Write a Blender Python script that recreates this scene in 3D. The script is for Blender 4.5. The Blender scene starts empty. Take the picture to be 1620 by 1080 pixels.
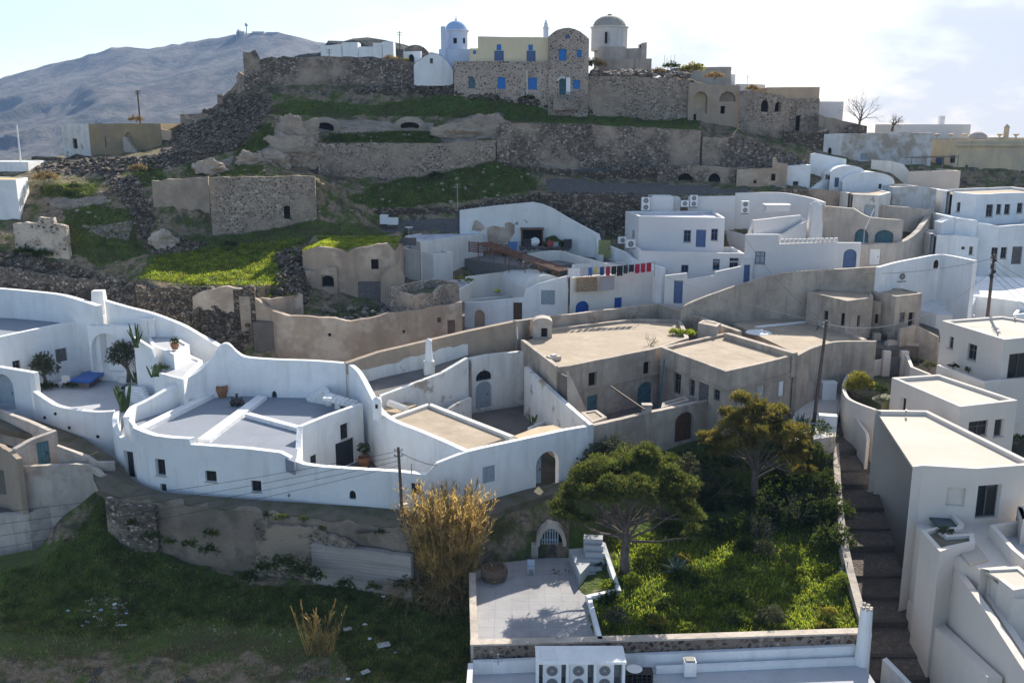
import bpy, bmesh, math, random
from mathutils import Vector, noise
random.seed(7)
SC = bpy.context.scene
COL = SC.collection
R = math.radians
# ---------------------------------------------------------------- camera
F, PITCH, CAMZ = 1500.0, math.atan(0.23), 27.0
cam_d = bpy.data.cameras.new('camera')
cam_d.sensor_width = 36.0
cam_d.lens = 36.0 * F / 1620.0
cam_d.clip_start = 0.5
cam_d.clip_end = 20000
cam = bpy.data.objects.new('camera', cam_d)
COL.objects.link(cam)
cam.location = (0, 0, CAMZ)
cam.rotation_euler = (math.pi / 2 - PITCH, 0, 0)
SC.camera = cam
# ---------------------------------------------------------------- light
SUN_AZ, SUN_EL = R(21), R(31.5)
SUN_DIR = Vector((math.sin(SUN_AZ) * math.cos(SUN_EL), math.cos(SUN_AZ) * math.cos(SUN_EL), math.sin(SUN_EL)))
sd = bpy.data.lights.new('sun', 'SUN')
sd.energy = 5.0
sd.angle = R(0.5)
sd.color = (1.0, 0.93, 0.82)
so = bpy.data.objects.new('sun', sd)
COL.objects.link(so)
so.rotation_euler = SUN_DIR.to_track_quat('Z', 'Y').to_euler()
so.location = (100, 300, 200)
W = bpy.data.worlds.new('World')
SC.world = W
W.use_nodes = True
nt = W.node_tree
nt.nodes.clear()
def N(t, typ, **kw):
 n = t.nodes.new(typ)
 for k, v in kw.items():
  setattr(n, k, v)
 return n
sky = N(nt, 'ShaderNodeTexSky', sky_type='NISHITA')
sky.sun_disc = False
sky.sun_elevation = SUN_EL
sky.sun_rotation = SUN_AZ
sky.altitude = 200
sky.air_density = 1.0
sky.dust_density = 0.6
sky.ozone_density = 1.2
tc = N(nt, 'ShaderNodeTexCoord')
mp = N(nt, 'ShaderNodeMapping')
mp.inputs['Scale'].default_value = (1.0, 1.0, 2.6)
nt.links.new(tc.outputs['Generated'], mp.inputs['Vector'])
cn = N(nt, 'ShaderNodeTexNoise')
cn.inputs['Scale'].default_value = 5.5
cn.inputs['Detail'].default_value = 9
cn.inputs['Roughness'].default_value = 0.58
nt.links.new(mp.outputs['Vector'], cn.inputs['Vector'])
sx = N(nt, 'ShaderNodeSeparateXYZ')
nt.links.new(tc.outputs['Generated'], sx.inputs['Vector'])
mr = N(nt, 'ShaderNodeMapRange')          # more cloud towards the right of the view
mr.inputs['From Min'].default_value = -0.3
mr.inputs['From Max'].default_value = 0.34
mr.inputs['To Min'].default_value = -0.08
mr.inputs['To Max'].default_value = 0.22
nt.links.new(sx.outputs['X'], mr.inputs['Value'])
ad = N(nt, 'ShaderNodeMath', operation='ADD')
nt.links.new(cn.outputs['Fac'], ad.inputs[0])
nt.links.new(mr.outputs['Result'], ad.inputs[1])
cr = N(nt, 'ShaderNodeValToRGB')
cr.color_ramp.elements[0].position = 0.38
cr.color_ramp.elements[1].position = 0.80
cr.color_ramp.elements[0].color = (0.2, 0.2, 0.2, 1)
cr.color_ramp.elements[1].color = (0.97, 0.97, 0.97, 1)
nt.links.new(ad.outputs[0], cr.inputs['Fac'])
mx = N(nt, 'ShaderNodeMix', data_type='RGBA')
mx.inputs['B'].default_value = (5.25, 5.25, 5.25, 1)
my = N(nt, 'ShaderNodeMapRange', interpolation_type='SMOOTHSTEP')      # clear deep sky away from the sun
my.inputs['From Min'].default_value = -0.25
my.inputs['From Max'].default_value = 0.45
nt.links.new(sx.outputs['Y'], my.inputs['Value'])
mm = N(nt, 'ShaderNodeMath', operation='MULTIPLY')
nt.links.new(cr.outputs['Color'], mm.inputs[0]); nt.links.new(my.outputs['Result'], mm.inputs[1])
nt.links.new(mm.outputs[0], mx.inputs['Factor'])
nt.links.new(sky.outputs['Color'], mx.inputs['A'])
bg = N(nt, 'ShaderNodeBackground')
bg.inputs['Strength'].default_value = 0.115
nt.links.new(mx.outputs['Result'], bg.inputs['Color'])
wo = N(nt, 'ShaderNodeOutputWorld')
nt.links.new(bg.outputs['Background'], wo.inputs['Surface'])
SC.view_settings.view_transform = 'Standard'
SC.view_settings.look = 'None'
SC.view_settings.exposure = 0.78
SC.view_settings.gamma = 1.0
SC.cycles.use_denoising = True
SC.cycles.max_bounces = 6
SC.cycles.volume_bounces = 0
SC.cycles.transparent_max_bounces = 6
# ---------------------------------------------------------------- pixel -> place
CP, SP = math.cos(PITCH), math.sin(PITCH)
def ray(px, py):
 u, v = (px - 810) / F, (py - 540) / F
 return Vector((u, CP - v * SP, -SP - v * CP))
def P(px, py, z):                      # the point at height z seen at a place in the photo
 d = ray(px, py)
 t = (z - CAMZ) / d.z
 return Vector((d.x * t, d.y * t, z))
def Q(px, py, Y):                      # the point at distance Y
 d = ray(px, py)
 t = Y / d.y
 return Vector((d.x * t, Y, CAMZ + d.z * t))
def lerp(a, b, t): return a + (b - a) * t
def interp(x, tab):
 if x <= tab[0][0]: return tab[0][1:]
 for a, b in zip(tab, tab[1:]):
  if x <= b[0]:
   t = (x - a[0]) / max(1e-6, b[0] - a[0])
   return tuple(lerp(p, q, t) for p, q in zip(a[1:], b[1:]))
 return tab[-1][1:]
def inpoly(x, y, poly):
 r = False
 n = len(poly)
 for i in range(n):
  x1, y1 = poly[i]; x2, y2 = poly[(i + 1) % n]
  if (y1 > y) != (y2 > y) and x < (x2 - x1) * (y - y1) / (y2 - y1) + x1:
   r = not r
 return r
def spline(pts, n=6):                  # Catmull-Rom through tuples
 out = []
 m = len(pts)
 for i in range(m - 1):
  p0, p1, p2, p3 = pts[max(0, i - 1)], pts[i], pts[i + 1], pts[min(m - 1, i + 2)]
  for k in range(n):
   t = k / n
   out.append(tuple(0.5 * (2 * b + (c - a) * t + (2 * a - 5 * b + 4 * c - d) * t * t + (3 * b - a - 3 * c + d) * t ** 3)
       for a, b, c, d in zip(p0, p1, p2, p3)))
 out.append(tuple(pts[-1]))
 return out
# ---------------------------------------------------------------- materials
MATS = {}
def newmat(name):
 m = bpy.data.materials.new(name)
 m.use_nodes = True
 t = m.node_tree
 t.nodes.clear()
 o = N(t, 'ShaderNodeOutputMaterial')
 b = N(t, 'ShaderNodeBsdfPrincipled')
 t.links.new(b.outputs['BSDF'], o.inputs['Surface'])
 MATS[name] = m
 return m, t, b, o
def c4(c): return (c[0], c[1], c[2], 1)
def noise_n(t, vec, scale, detail=4, rough=0.55):
 n = N(t, 'ShaderNodeTexNoise')
 n.inputs['Scale'].default_value = scale
 n.inputs['Detail'].default_value = detail
 n.inputs['Roughness'].default_value = rough
 t.links.new(vec, n.inputs['Vector'])
 return n.outputs['Fac']
def ramp(t, fac, a, b, ca=(0, 0, 0), cb=(1, 1, 1)):
 r = N(t, 'ShaderNodeValToRGB')
 e = r.color_ramp.elements
 e[0].position, e[1].position = a, b
 e[0].color, e[1].color = c4(ca), c4(cb)
 t.links.new(fac, r.inputs['Fac'])
 return r.outputs['Color']
def mix(t, fac, a, b, mode='MIX'):
 m = N(t, 'ShaderNodeMix', data_type='RGBA', blend_type=mode)
 for s, v in (('Factor', fac), ('A', a), ('B', b)):
  if isinstance(v, bpy.types.NodeSocket): t.links.new(v, m.inputs[s])
  elif s == 'Factor': m.inputs[s].default_value = v
  else: m.inputs[s].default_value = c4(v)
 return m.outputs['Result']
def pos(t, sc=(1, 1, 1)):
 g = N(t, 'ShaderNodeNewGeometry')
 if sc == (1, 1, 1): return g.outputs['Position']
 m = N(t, 'ShaderNodeMapping')
 m.inputs['Scale'].default_value = sc
 t.links.new(g.outputs['Position'], m.inputs['Vector'])
 return m.outputs['Vector']
def bump(t, b, h, strength=0.4, dist=0.05):
 n = N(t, 'ShaderNodeBump')
 n.inputs['Strength'].default_value = strength
 n.inputs['Distance'].default_value = dist
 t.links.new(h, n.inputs['Height'])
 t.links.new(n.outputs['Normal'], b.inputs['Normal'])
def plaster(name, base, alt=None, ps=0.5, lo=0.55, hi=0.62, streak=None, st=0.5, var=0.12, rough=0.9, bs=0.3, big=None):
 m, t, b, o = newmat(name)
 p = pos(t)
 dark = tuple(x * (1 - var) for x in base)
 lite = tuple(min(0.9, x * (1 + var * 0.5)) for x in base)
 c = mix(t, ramp(t, noise_n(t, p, 0.35, 6, 0.6), 0.35, 0.65), dark, lite)
 c = mix(t, ramp(t, noise_n(t, p, 5.0, 5, 0.7), 0.42, 0.75, (0, 0, 0), (0.5, 0.5, 0.5)), c, tuple(x * (1 - 1.3 * var) for x in base))
 if big:
  c = mix(t, ramp(t, noise_n(t, p, 0.13, 3), 0.42, 0.6, (0, 0, 0), (0.7, 0.7, 0.7)), c, big)
 if streak:
  s = noise_n(t, pos(t, (0.9, 0.9, 0.13)), 1.2, 6, 0.65)
  c = mix(t, ramp(t, s, 0.5, 0.72, (0, 0, 0), (st, st, st)), c, streak)
 if alt:
  c = mix(t, ramp(t, noise_n(t, p, ps, 8, 0.62), lo, hi), c, alt)
 t.links.new(c, b.inputs['Base Color'])
 b.inputs['Roughness'].default_value = rough
 hb_ = N(t, 'ShaderNodeMath', operation='MULTIPLY_ADD'); t.links.new(noise_n(t, p, 0.8, 3), hb_.inputs[0]); hb_.inputs[1].default_value = 3.0
 t.links.new(noise_n(t, p, 4.0, 7, 0.7), hb_.inputs[2])
 bump(t, b, hb_.outputs[0], bs, 0.07)
 return m
def rubble(name, cols, mortar, scale=2.6, mw=0.10, patch=None, ps=0.25, plo=0.52, phi=0.6, bs=0.9, sq=1.35):
 m, t, b, o = newmat(name)
 warm = lambda c: (c[0] * 1.17, c[1] * 1.1, c[2] * 1.02)
 cols, mortar, patch = [warm(c) for c in cols], warm(mortar), warm(patch) if patch else None
 w = pos(t, (1, 1, sq))
 nv = N(t, 'ShaderNodeTexNoise'); nv.inputs['Scale'].default_value = 1.4
 t.links.new(w, nv.inputs['Vector'])
 off = N(t, 'ShaderNodeMix', data_type='VECTOR'); off.inputs['Factor'].default_value = 0.14
 t.links.new(w, off.inputs['A']); t.links.new(nv.outputs['Color'], off.inputs['B'])
 v = N(t, 'ShaderNodeTexVoronoi'); v.inputs['Scale'].default_value = scale
 e = N(t, 'ShaderNodeTexVoronoi', feature='DISTANCE_TO_EDGE'); e.inputs['Scale'].default_value = scale
 for q in (v, e): t.links.new(off.outputs['Result'], q.inputs['Vector'])
 sep = N(t, 'ShaderNodeSeparateColor')
 t.links.new(v.outputs['Color'], sep.inputs['Color'])
 r = N(t, 'ShaderNodeValToRGB')
 r.color_ramp.interpolation = 'CONSTANT'
 el = r.color_ramp.elements
 while len(el) < len(cols): el.new(0.5)
 for i, c in enumerate(cols):
  el[i].position = i / len(cols); el[i].color = c4(c)
 t.links.new(sep.outputs['Red'], r.inputs['Fac'])
 p = pos(t)
 c = mix(t, ramp(t, noise_n(t, p, 9, 4), 0.35, 0.7), r.outputs['Color'], (0.6, 0.6, 0.6), 'MULTIPLY')
 wob = N(t, 'ShaderNodeMath', operation='MULTIPLY_ADD')
 t.links.new(noise_n(t, p, 0.6, 3), wob.inputs[0]); wob.inputs[1].default_value = -0.16
 t.links.new(e.outputs['Distance'], wob.inputs[2])
 mk = ramp(t, wob.outputs[0], mw - 0.10, mw - 0.03)
 c = mix(t, mk, mortar, c)
 big = ramp(t, noise_n(t, p, 0.2, 5, 0.6), 0.38, 0.66)
 c = mix(t, big, c, mix(t, 0.55, c, (0.5, 0.47, 0.44), 'MULTIPLY'))
 if patch:
  c = mix(t, ramp(t, noise_n(t, p, ps, 6, 0.6), plo, phi), c, patch)
 t.links.new(c, b.inputs['Base Color'])
 b.inputs['Roughness'].default_value = 0.95
 h = N(t, 'ShaderNodeMath', operation='MINIMUM')
 t.links.new(e.outputs['Distance'], h.inputs[0]); h.inputs[1].default_value = 0.22
 bump(t, b, h.outputs[0], bs, 0.35)
 return m
def flat(name, c, rough=0.7, metal=0.0, var=0.0):
 m, t, b, o = newmat(name)
 if var:
  k = mix(t, ramp(t, noise_n(t, pos(t), 4, 5), 0.35, 0.7), tuple(x * (1 - var) for x in c), c)
  t.links.new(k, b.inputs['Base Color'])
 else:
  b.inputs['Base Color'].default_value = c4(c)
 b.inputs['Roughness'].default_value = rough
 b.inputs['Metallic'].default_value = metal
 return m
def leafmat(name, cols, trans=0.45, tcol=None):
 m, t, b, o = newmat(name)
 g = N(t, 'ShaderNodeNewGeometry')
 r = N(t, 'ShaderNodeValToRGB')
 el = r.color_ramp.elements
 while len(el) < len(cols): el.new(0.5)
 for i, c in enumerate(cols):
  el[i].position = i / max(1, len(cols) - 1); el[i].color = c4(c)
 t.links.new(g.outputs['Random Per Island'], r.inputs['Fac'])
 big = ramp(t, noise_n(t, g.outputs['Position'], 0.9, 3), 0.35, 0.65, (0.5, 0.52, 0.5), (1.3, 1.28, 1.2))
 c = mix(t, 1.0, r.outputs['Color'], big, 'MULTIPLY')
 t.links.new(c, b.inputs['Base Color'])
 b.inputs['Roughness'].default_value = 0.7
 b.inputs['Specular IOR Level'].default_value = 0.2
 tr = N(t, 'ShaderNodeBsdfTranslucent')
 k = mix(t, 1.0, c, tcol or (1.5, 1.5, 0.8), 'MULTIPLY')
 t.links.new(k, tr.inputs['Color'])
 ms = N(t, 'ShaderNodeMixShader'); ms.inputs['Fac'].default_value = trans
 t.links.new(b.outputs['BSDF'], ms.inputs[1]); t.links.new(tr.outputs['BSDF'], ms.inputs[2])
 t.links.new(ms.outputs['Shader'], o.inputs['Surface'])
 return m
white = plaster('white_limewash', (0.85, 0.85, 0.84), alt=(0.74, 0.735, 0.71), ps=0.5, lo=0.5, hi=0.75, var=0.07, streak=(0.58, 0.56, 0.51), st=0.5, bs=0.35)
white_old = plaster('old_limewash', (0.74, 0.73, 0.70), alt=(0.40, 0.34, 0.28), ps=0.55, lo=0.58, hi=0.64, streak=(0.42, 0.39, 0.35), st=0.55, var=0.12, bs=0.5)
white_dirty = plaster('dirty_white_plaster', (0.68, 0.66, 0.62), alt=(0.36, 0.32, 0.27), ps=0.8, lo=0.60, hi=0.66, streak=(0.30, 0.28, 0.25), st=0.6, var=0.15, bs=0.5)
white_peel = plaster('peeling_white_plaster', (0.66, 0.66, 0.65), alt=(0.38, 0.32, 0.26), ps=0.35, lo=0.47, hi=0.6, streak=(0.34, 0.31, 0.28), st=0.5, var=0.15, bs=0.5)
pinkwhite = plaster('pale_pink_white_plaster', (0.72, 0.69, 0.67), var=0.05, streak=(0.6, 0.57, 0.55), st=0.2, bs=0.25)
warmwhite = plaster('warm_white_plaster', (0.74, 0.70, 0.64), var=0.1, streak=(0.5, 0.45, 0.38), st=0.4, bs=0.35)
blushwash = plaster('bluish_limewash', (0.62, 0.68, 0.80), var=0.08, streak=(0.55, 0.58, 0.66), st=0.25)
modern = plaster('warm_grey_render', (0.70, 0.635, 0.565), var=0.05, streak=(0.54, 0.49, 0.45), st=0.22, bs=0.2)
modern_roof = plaster('cream_roof_membrane', (0.57, 0.51, 0.43), var=0.08, bs=0.15, big=(0.50, 0.44, 0.37))
brown = plaster('brown_render', (0.42, 0.32, 0.235), alt=(0.56, 0.46, 0.365), ps=0.4, lo=0.48, hi=0.66, streak=(0.20, 0.17, 0.15), st=0.45, var=0.2, bs=0.5)
brown2 = plaster('sandy_brown_render', (0.44, 0.34, 0.25), alt=(0.30, 0.245, 0.195), ps=0.35, lo=0.5, hi=0.72, streak=(0.24, 0.20, 0.17), st=0.4, var=0.2, bs=0.6)
cement = plaster('grey_cement_render', (0.50, 0.42, 0.34), alt=(0.32, 0.265, 0.21), ps=0.45, lo=0.46, hi=0.66, streak=(0.16, 0.135, 0.115), st=0.7, var=0.2, bs=0.5)
cement_lt = plaster('light_cement_render', (0.53, 0.46, 0.39), alt=(0.36, 0.305, 0.255), ps=0.4, lo=0.5, hi=0.7, streak=(0.26, 0.24, 0.21), st=0.6, var=0.18, bs=0.5)
beige = plaster('sand_coloured_render', (0.62, 0.51, 0.34), alt=(0.44, 0.38, 0.30), ps=0.3, lo=0.5, hi=0.7, streak=(0.34, 0.29, 0.23), st=0.5, var=0.12)
yellow = plaster('pale_yellow_render', (0.76, 0.64, 0.43), var=0.07, streak=(0.56, 0.50, 0.33), st=0.3)
ochre = plaster('ochre_render', (0.42, 0.31, 0.17), alt=(0.30, 0.24, 0.16), ps=0.4, lo=0.48, hi=0.66, streak=(0.2, 0.16, 0.11), st=0.5, var=0.2)
orange_p = plaster('orange_render', (0.55, 0.40, 0.27), var=0.15, streak=(0.4, 0.3, 0.2), st=0.4)
screed = plaster('beige_roof_screed', (0.43, 0.345, 0.25), alt=(0.33, 0.26, 0.185), ps=0.5, lo=0.47, hi=0.7, streak=(0.25, 0.2, 0.15), st=0.35, var=0.18, bs=0.4, big=(0.38, 0.30, 0.22))
screed_o = plaster('orange_roof_screed', (0.58, 0.43, 0.27), alt=(0.48, 0.36, 0.24), ps=0.6, lo=0.5, hi=0.65, var=0.14, bs=0.4)
floor_bg = plaster('shade_blue_grey_floor', (0.25, 0.275, 0.32), alt=(0.22, 0.24, 0.28), ps=0.6, lo=0.5, hi=0.7, var=0.07, bs=0.15)  # shadow over the terrace roof is put into this darker, bluer colour
floor_lt = plaster('pale_terrace_floor', (0.46, 0.47, 0.49), alt=(0.39, 0.40, 0.42), ps=0.8, lo=0.5, hi=0.7, var=0.08, bs=0.15)  # lowered so the left courtyard's shade sits in the floor colour
floor_dk = plaster('dark_earth_floor', (0.17, 0.145, 0.125), alt=(0.11, 0.10, 0.09), ps=0.8, lo=0.5, hi=0.7, var=0.2)
pavement = plaster('pale_concrete_street', (0.62, 0.58, 0.53), alt=(0.48, 0.43, 0.36), ps=0.5, lo=0.52, hi=0.7, var=0.12, bs=0.3)
asphalt = plaster('dusty_road', (0.16, 0.155, 0.15), alt=(0.2, 0.19, 0.18), ps=0.6, lo=0.5, hi=0.7, var=0.15)
coping_m = plaster('worn_stone_coping', (0.54, 0.46, 0.38), alt=(0.36, 0.32, 0.28), ps=1.2, lo=0.5, hi=0.65, var=0.2, bs=0.5)
tuff = plaster('pale_tuff_rock', (0.45, 0.355, 0.265), alt=(0.27, 0.22, 0.175), ps=0.6, lo=0.45, hi=0.7, streak=(0.27, 0.23, 0.19), st=0.5, var=0.2, bs=0.8)
castle_st = rubble('castle_stone', [(0.16, 0.13, 0.11), (0.30, 0.26, 0.23), (0.20, 0.165, 0.14), (0.40, 0.36, 0.32), (0.12, 0.10, 0.09), (0.30, 0.25, 0.21), (0.6, 0.54, 0.48)], (0.40, 0.34, 0.28), 3.5, 0.11, patch=(0.42, 0.35, 0.285), ps=0.2, plo=0.5, phi=0.66)
house_st = rubble('mortared_stone', [(0.10, 0.09, 0.085), (0.20, 0.175, 0.16), (0.15, 0.13, 0.12), (0.30, 0.27, 0.25), (0.36, 0.32, 0.28)], (0.43, 0.37, 0.32), 3.2, 0.17, sq=1.2, bs=0.5)
dark_rub = rubble('dark_rubble', [(0.11, 0.088, 0.068), (0.19, 0.155, 0.12), (0.14, 0.112, 0.086), (0.25, 0.205, 0.16), (0.32, 0.27, 0.215), (0.12, 0.096, 0.075), (0.36, 0.315, 0.26)], (0.075, 0.065, 0.052), 2.9, 0.06, bs=1.0)
mix_rub = rubble('mixed_rubble', [(0.09, 0.08, 0.072), (0.2, 0.175, 0.155), (0.13, 0.115, 0.10), (0.33, 0.30, 0.27), (0.24, 0.21, 0.185), (0.55, 0.50, 0.45), (0.38, 0.34, 0.3), (0.13, 0.11, 0.095)], (0.17, 0.145, 0.12), 3.2, 0.08, patch=(0.38, 0.32, 0.265), ps=0.16, plo=0.5, phi=0.64)
garden_st = rubble('garden_wall_stone', [(0.09, 0.055, 0.045), (0.15, 0.10, 0.08), (0.06, 0.045, 0.04), (0.2, 0.15, 0.125), (0.11, 0.075, 0.06), (0.42, 0.38, 0.33)], (0.22, 0.19, 0.165), 3.2, 0.15, bs=0.7, sq=1.1)
blue = flat('blue_paint', (0.02, 0.20, 0.58), 0.6, var=0.2)
navy = flat('deep_blue_paint', (0.015, 0.09, 0.36), 0.6, var=0.2)
slate = flat('slate_blue_paint', (0.09, 0.15, 0.30), 0.6, var=0.2)
teal = flat('faded_teal_paint', (0.10, 0.21, 0.25), 0.8, var=0.35)
paleblue = flat('pale_blue_grey_paint', (0.36, 0.42, 0.47), 0.7, var=0.2)
charcoal = flat('charcoal_paint', (0.035, 0.04, 0.045), 0.6, var=0.2)
greywood = flat('weathered_grey_wood', (0.20, 0.18, 0.17), 0.9, var=0.35)
brownwood = flat('brown_wood', (0.12, 0.065, 0.035), 0.7, var=0.35)
redwood = flat('reddish_wood', (0.22, 0.10, 0.06), 0.75, var=0.3)
polewood = flat('utility_pole_wood', (0.16, 0.115, 0.09), 0.9, var=0.4)
glass = flat('dark_window_glass', (0.02, 0.024, 0.028), 0.08)
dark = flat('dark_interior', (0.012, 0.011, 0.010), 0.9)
curtain = flat('pale_curtain', (0.5, 0.5, 0.5), 0.8, var=0.2)
metal = flat('grey_metal', (0.35, 0.35, 0.36), 0.45, 0.6)
blackm = flat('black_metal', (0.025, 0.025, 0.028), 0.5, 0.2)
cable_m = flat('dark_cable', (0.03, 0.03, 0.03), 0.7)
cable_l = flat('pale_cable', (0.4, 0.38, 0.36), 0.7)
acwhite = flat('white_enamel', (0.75, 0.75, 0.74), 0.4, var=0.05)
terracotta = flat('terracotta', (0.36, 0.16, 0.08), 0.8, var=0.25)
tarp = flat('blue_tarpaulin', (0.01, 0.11, 0.42), 0.45, var=0.15)
green_pot = flat('dark_green_glaze', (0.02, 0.05, 0.05), 0.3)
bark = flat('pine_bark', (0.17, 0.135, 0.115), 0.95, var=0.45)
twig = flat('grey_twigs', (0.22, 0.185, 0.16), 0.95, var=0.3)
domegrey = plaster('weathered_dome', (0.42, 0.38, 0.32), var=0.2, streak=(0.28, 0.25, 0.21), st=0.5)
bluedome = plaster('pale_blue_dome', (0.36, 0.50, 0.72), var=0.1)
m, t, b, o = newmat('pool_water')
b.inputs['Base Color'].default_value = (0.02, 0.05, 0.06, 1); b.inputs['Roughness'].default_value = 0.04
pine_l = leafmat('pine_needles', [(0.07, 0.11, 0.025), (0.09, 0.13, 0.04), (0.125, 0.15, 0.05), (0.18, 0.155, 0.065), (0.07, 0.105, 0.035)], 0.42)
pine_b = leafmat('bronzed_pine_needles', [(0.09, 0.105, 0.03), (0.15, 0.14, 0.045), (0.21, 0.165, 0.055), (0.25, 0.18, 0.07), (0.08, 0.10, 0.03)], 0.45)
olive_l = leafmat('olive_leaves', [(0.07, 0.08, 0.045), (0.11, 0.12, 0.075), (0.15, 0.155, 0.10), (0.06, 0.075, 0.035)], 0.3, (1.3, 1.3, 0.9))
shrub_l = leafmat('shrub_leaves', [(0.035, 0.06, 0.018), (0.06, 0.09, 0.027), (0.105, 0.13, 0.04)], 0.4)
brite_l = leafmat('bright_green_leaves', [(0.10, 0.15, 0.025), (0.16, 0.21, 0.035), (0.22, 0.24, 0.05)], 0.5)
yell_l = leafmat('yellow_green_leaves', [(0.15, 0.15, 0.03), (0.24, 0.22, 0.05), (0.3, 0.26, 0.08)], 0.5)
dry_l = leafmat('dry_stems', [(0.30, 0.22, 0.12), (0.40, 0.30, 0.16), (0.24, 0.17, 0.09), (0.46, 0.36, 0.2)], 0.35, (1.2, 1.1, 0.8))
reed_l = leafmat('dry_reed', [(0.58, 0.44, 0.21), (0.68, 0.53, 0.28), (0.44, 0.33, 0.17), (0.72, 0.58, 0.33), (0.56, 0.47, 0.2)], 0.55, (1.3, 1.15, 0.7))
agave_l = leafmat('agave_leaf', [(0.11, 0.17, 0.17), (0.16, 0.22, 0.22), (0.13, 0.18, 0.16)], 0.1)
cactus_l = leafmat('cactus_flesh', [(0.05, 0.09, 0.035), (0.08, 0.12, 0.05), (0.10, 0.13, 0.06)], 0.05)
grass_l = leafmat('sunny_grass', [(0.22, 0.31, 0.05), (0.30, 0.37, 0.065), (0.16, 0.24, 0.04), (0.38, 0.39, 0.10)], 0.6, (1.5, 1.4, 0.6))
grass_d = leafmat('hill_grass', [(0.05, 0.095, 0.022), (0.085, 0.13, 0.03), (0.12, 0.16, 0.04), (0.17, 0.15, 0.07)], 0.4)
# ---------------------------------------------------------------- mesh helpers
ORG = {}
class MB:
 def __init__(s): s.v, s.f = [], []
 def add(s, vs, fs):
  n = len(s.v)
  s.v += [tuple(p) for p in vs]
  s.f += [tuple(i + n for i in f) for f in fs]
 def quad(s, a, b, c, d): s.add((a, b, c, d), ((0, 1, 2, 3),))
 def tri(s, a, b, c): s.add((a, b, c), ((0, 1, 2),))
 def box(s, c, size, rz=0.0, taper=1.0):        # c = centre of the base
  hx, hy, h = size[0] / 2, size[1] / 2, size[2]
  co, si = math.cos(rz), math.sin(rz)
  vs = []
  for z, k in ((0, 1), (h, taper)):
   for x, y in ((-hx, -hy), (hx, -hy), (hx, hy), (-hx, hy)):
    x *= k; y *= k
    vs.append((c[0] + x * co - y * si, c[1] + x * si + y * co, c[2] + z))
  s.add(vs, ((3, 2, 1, 0), (4, 5, 6, 7), (0, 1, 5, 4), (1, 2, 6, 5), (2, 3, 7, 6), (3, 0, 4, 7)))
 def prism(s, poly, z0, z1):                    # z0, z1 numbers or lists
  n = len(poly)
  a = [(p[0], p[1], z0[i] if isinstance(z0, (list, tuple)) else z0) for i, p in enumerate(poly)]
  b = [(p[0], p[1], z1[i] if isinstance(z1, (list, tuple)) else z1) for i, p in enumerate(poly)]
  s.add(a + b, [tuple(range(n - 1, -1, -1)), tuple(range(n, 2 * n))] + [(i, (i + 1) % n, n + (i + 1) % n, n + i) for i in range(n)])
 def tube(s, pts, r, n=6, cap=True):
  pts = [Vector(p) for p in pts]
  rs = r if isinstance(r, (list, tuple)) else [r] * len(pts)
  base = len(s.v)
  for i, p in enumerate(pts):
   d = (pts[min(i + 1, len(pts) - 1)] - pts[max(i - 1, 0)])
   d = d.normalized() if d.length > 1e-9 else Vector((0, 0, 1))
   a = d.orthogonal().normalized() if abs(d.z) > 0.9 else d.cross(Vector((0, 0, 1))).normalized()
   b2 = d.cross(a)
   for k in range(n):
    an = 2 * math.pi * k / n
    s.v.append(tuple(p + (a * math.cos(an) + b2 * math.sin(an)) * rs[i]))
  for i in range(len(pts) - 1):
   for k in range(n):
    q = base + i * n
    s.f.append((q + k, q + (k + 1) % n, q + n + (k + 1) % n, q + n + k))
  if cap:
   s.f.append(tuple(base + k for k in range(n - 1, -1, -1)))
   s.f.append(tuple(base + (len(pts) - 1) * n + k for k in range(n)))
 def lathe(s, prof, c, n=16):                   # prof: (r, z)
  base = len(s.v)
  for r, z in prof:
   for k in range(n):
    an = 2 * math.pi * k / n
    s.v.append((c[0] + r * math.cos(an), c[1] + r * math.sin(an), c[2] + z))
  for i in range(len(prof) - 1):
   for k in range(n):
    q = base + i * n
    s.f.append((q + k, q + (k + 1) % n, q + n + (k + 1) % n, q + n + k))
  s.f.append(tuple(base + k for k in range(n - 1, -1, -1)))
  s.f.append(tuple(base + (len(prof) - 1) * n + k for k in range(n)))
 def blob(s, c, r, sq=(1, 1, 1), sub=1, jit=0.25, seed=0):
  bm = bmesh.new()
  bmesh.ops.create_icosphere(bm, subdivisions=sub, radius=1.0)
  n = len(s.v)
  for v in bm.verts:
   k = 1 + jit * noise.noise(v.co * 1.3 + Vector((seed * 3.1, seed * 1.7, c[0])))
   s.v.append((c[0] + v.co.x * r * sq[0] * k, c[1] + v.co.y * r * sq[1] * k, c[2] + v.co.z * r * sq[2] * k))
  for f in bm.faces: s.f.append(tuple(n + v.index for v in f.verts))
  bm.free()
 def build(s, name, mat, parent=None, smooth=False, org=None):
  if not s.v: return None
  if parent is not None: o0 = ORG[parent]
  elif org is not None: o0 = Vector(org)
  else:
   n = len(s.v)
   o0 = Vector((sum(p[0] for p in s.v) / n, sum(p[1] for p in s.v) / n, min(p[2] for p in s.v)))
  me = bpy.data.meshes.new(name)
  me.from_pydata([(p[0] - o0.x, p[1] - o0.y, p[2] - o0.z) for p in s.v], [], s.f)
  me.materials.append(mat)
  if smooth: me.polygons.foreach_set('use_smooth', [True] * len(me.polygons))
  ob = bpy.data.objects.new(name, me)
  COL.objects.link(ob)
  if parent is not None: ob.parent = parent
  else: ob.location = o0
  ORG[ob] = o0
  return ob
def tag(o, label=None, cat=None, group=None, kind=None):
 if label: o['label'] = label
 if cat: o['category'] = cat
 if group: o['group'] = group
 if kind or label: o['kind'] = kind or 'thing'
 return o
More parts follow.
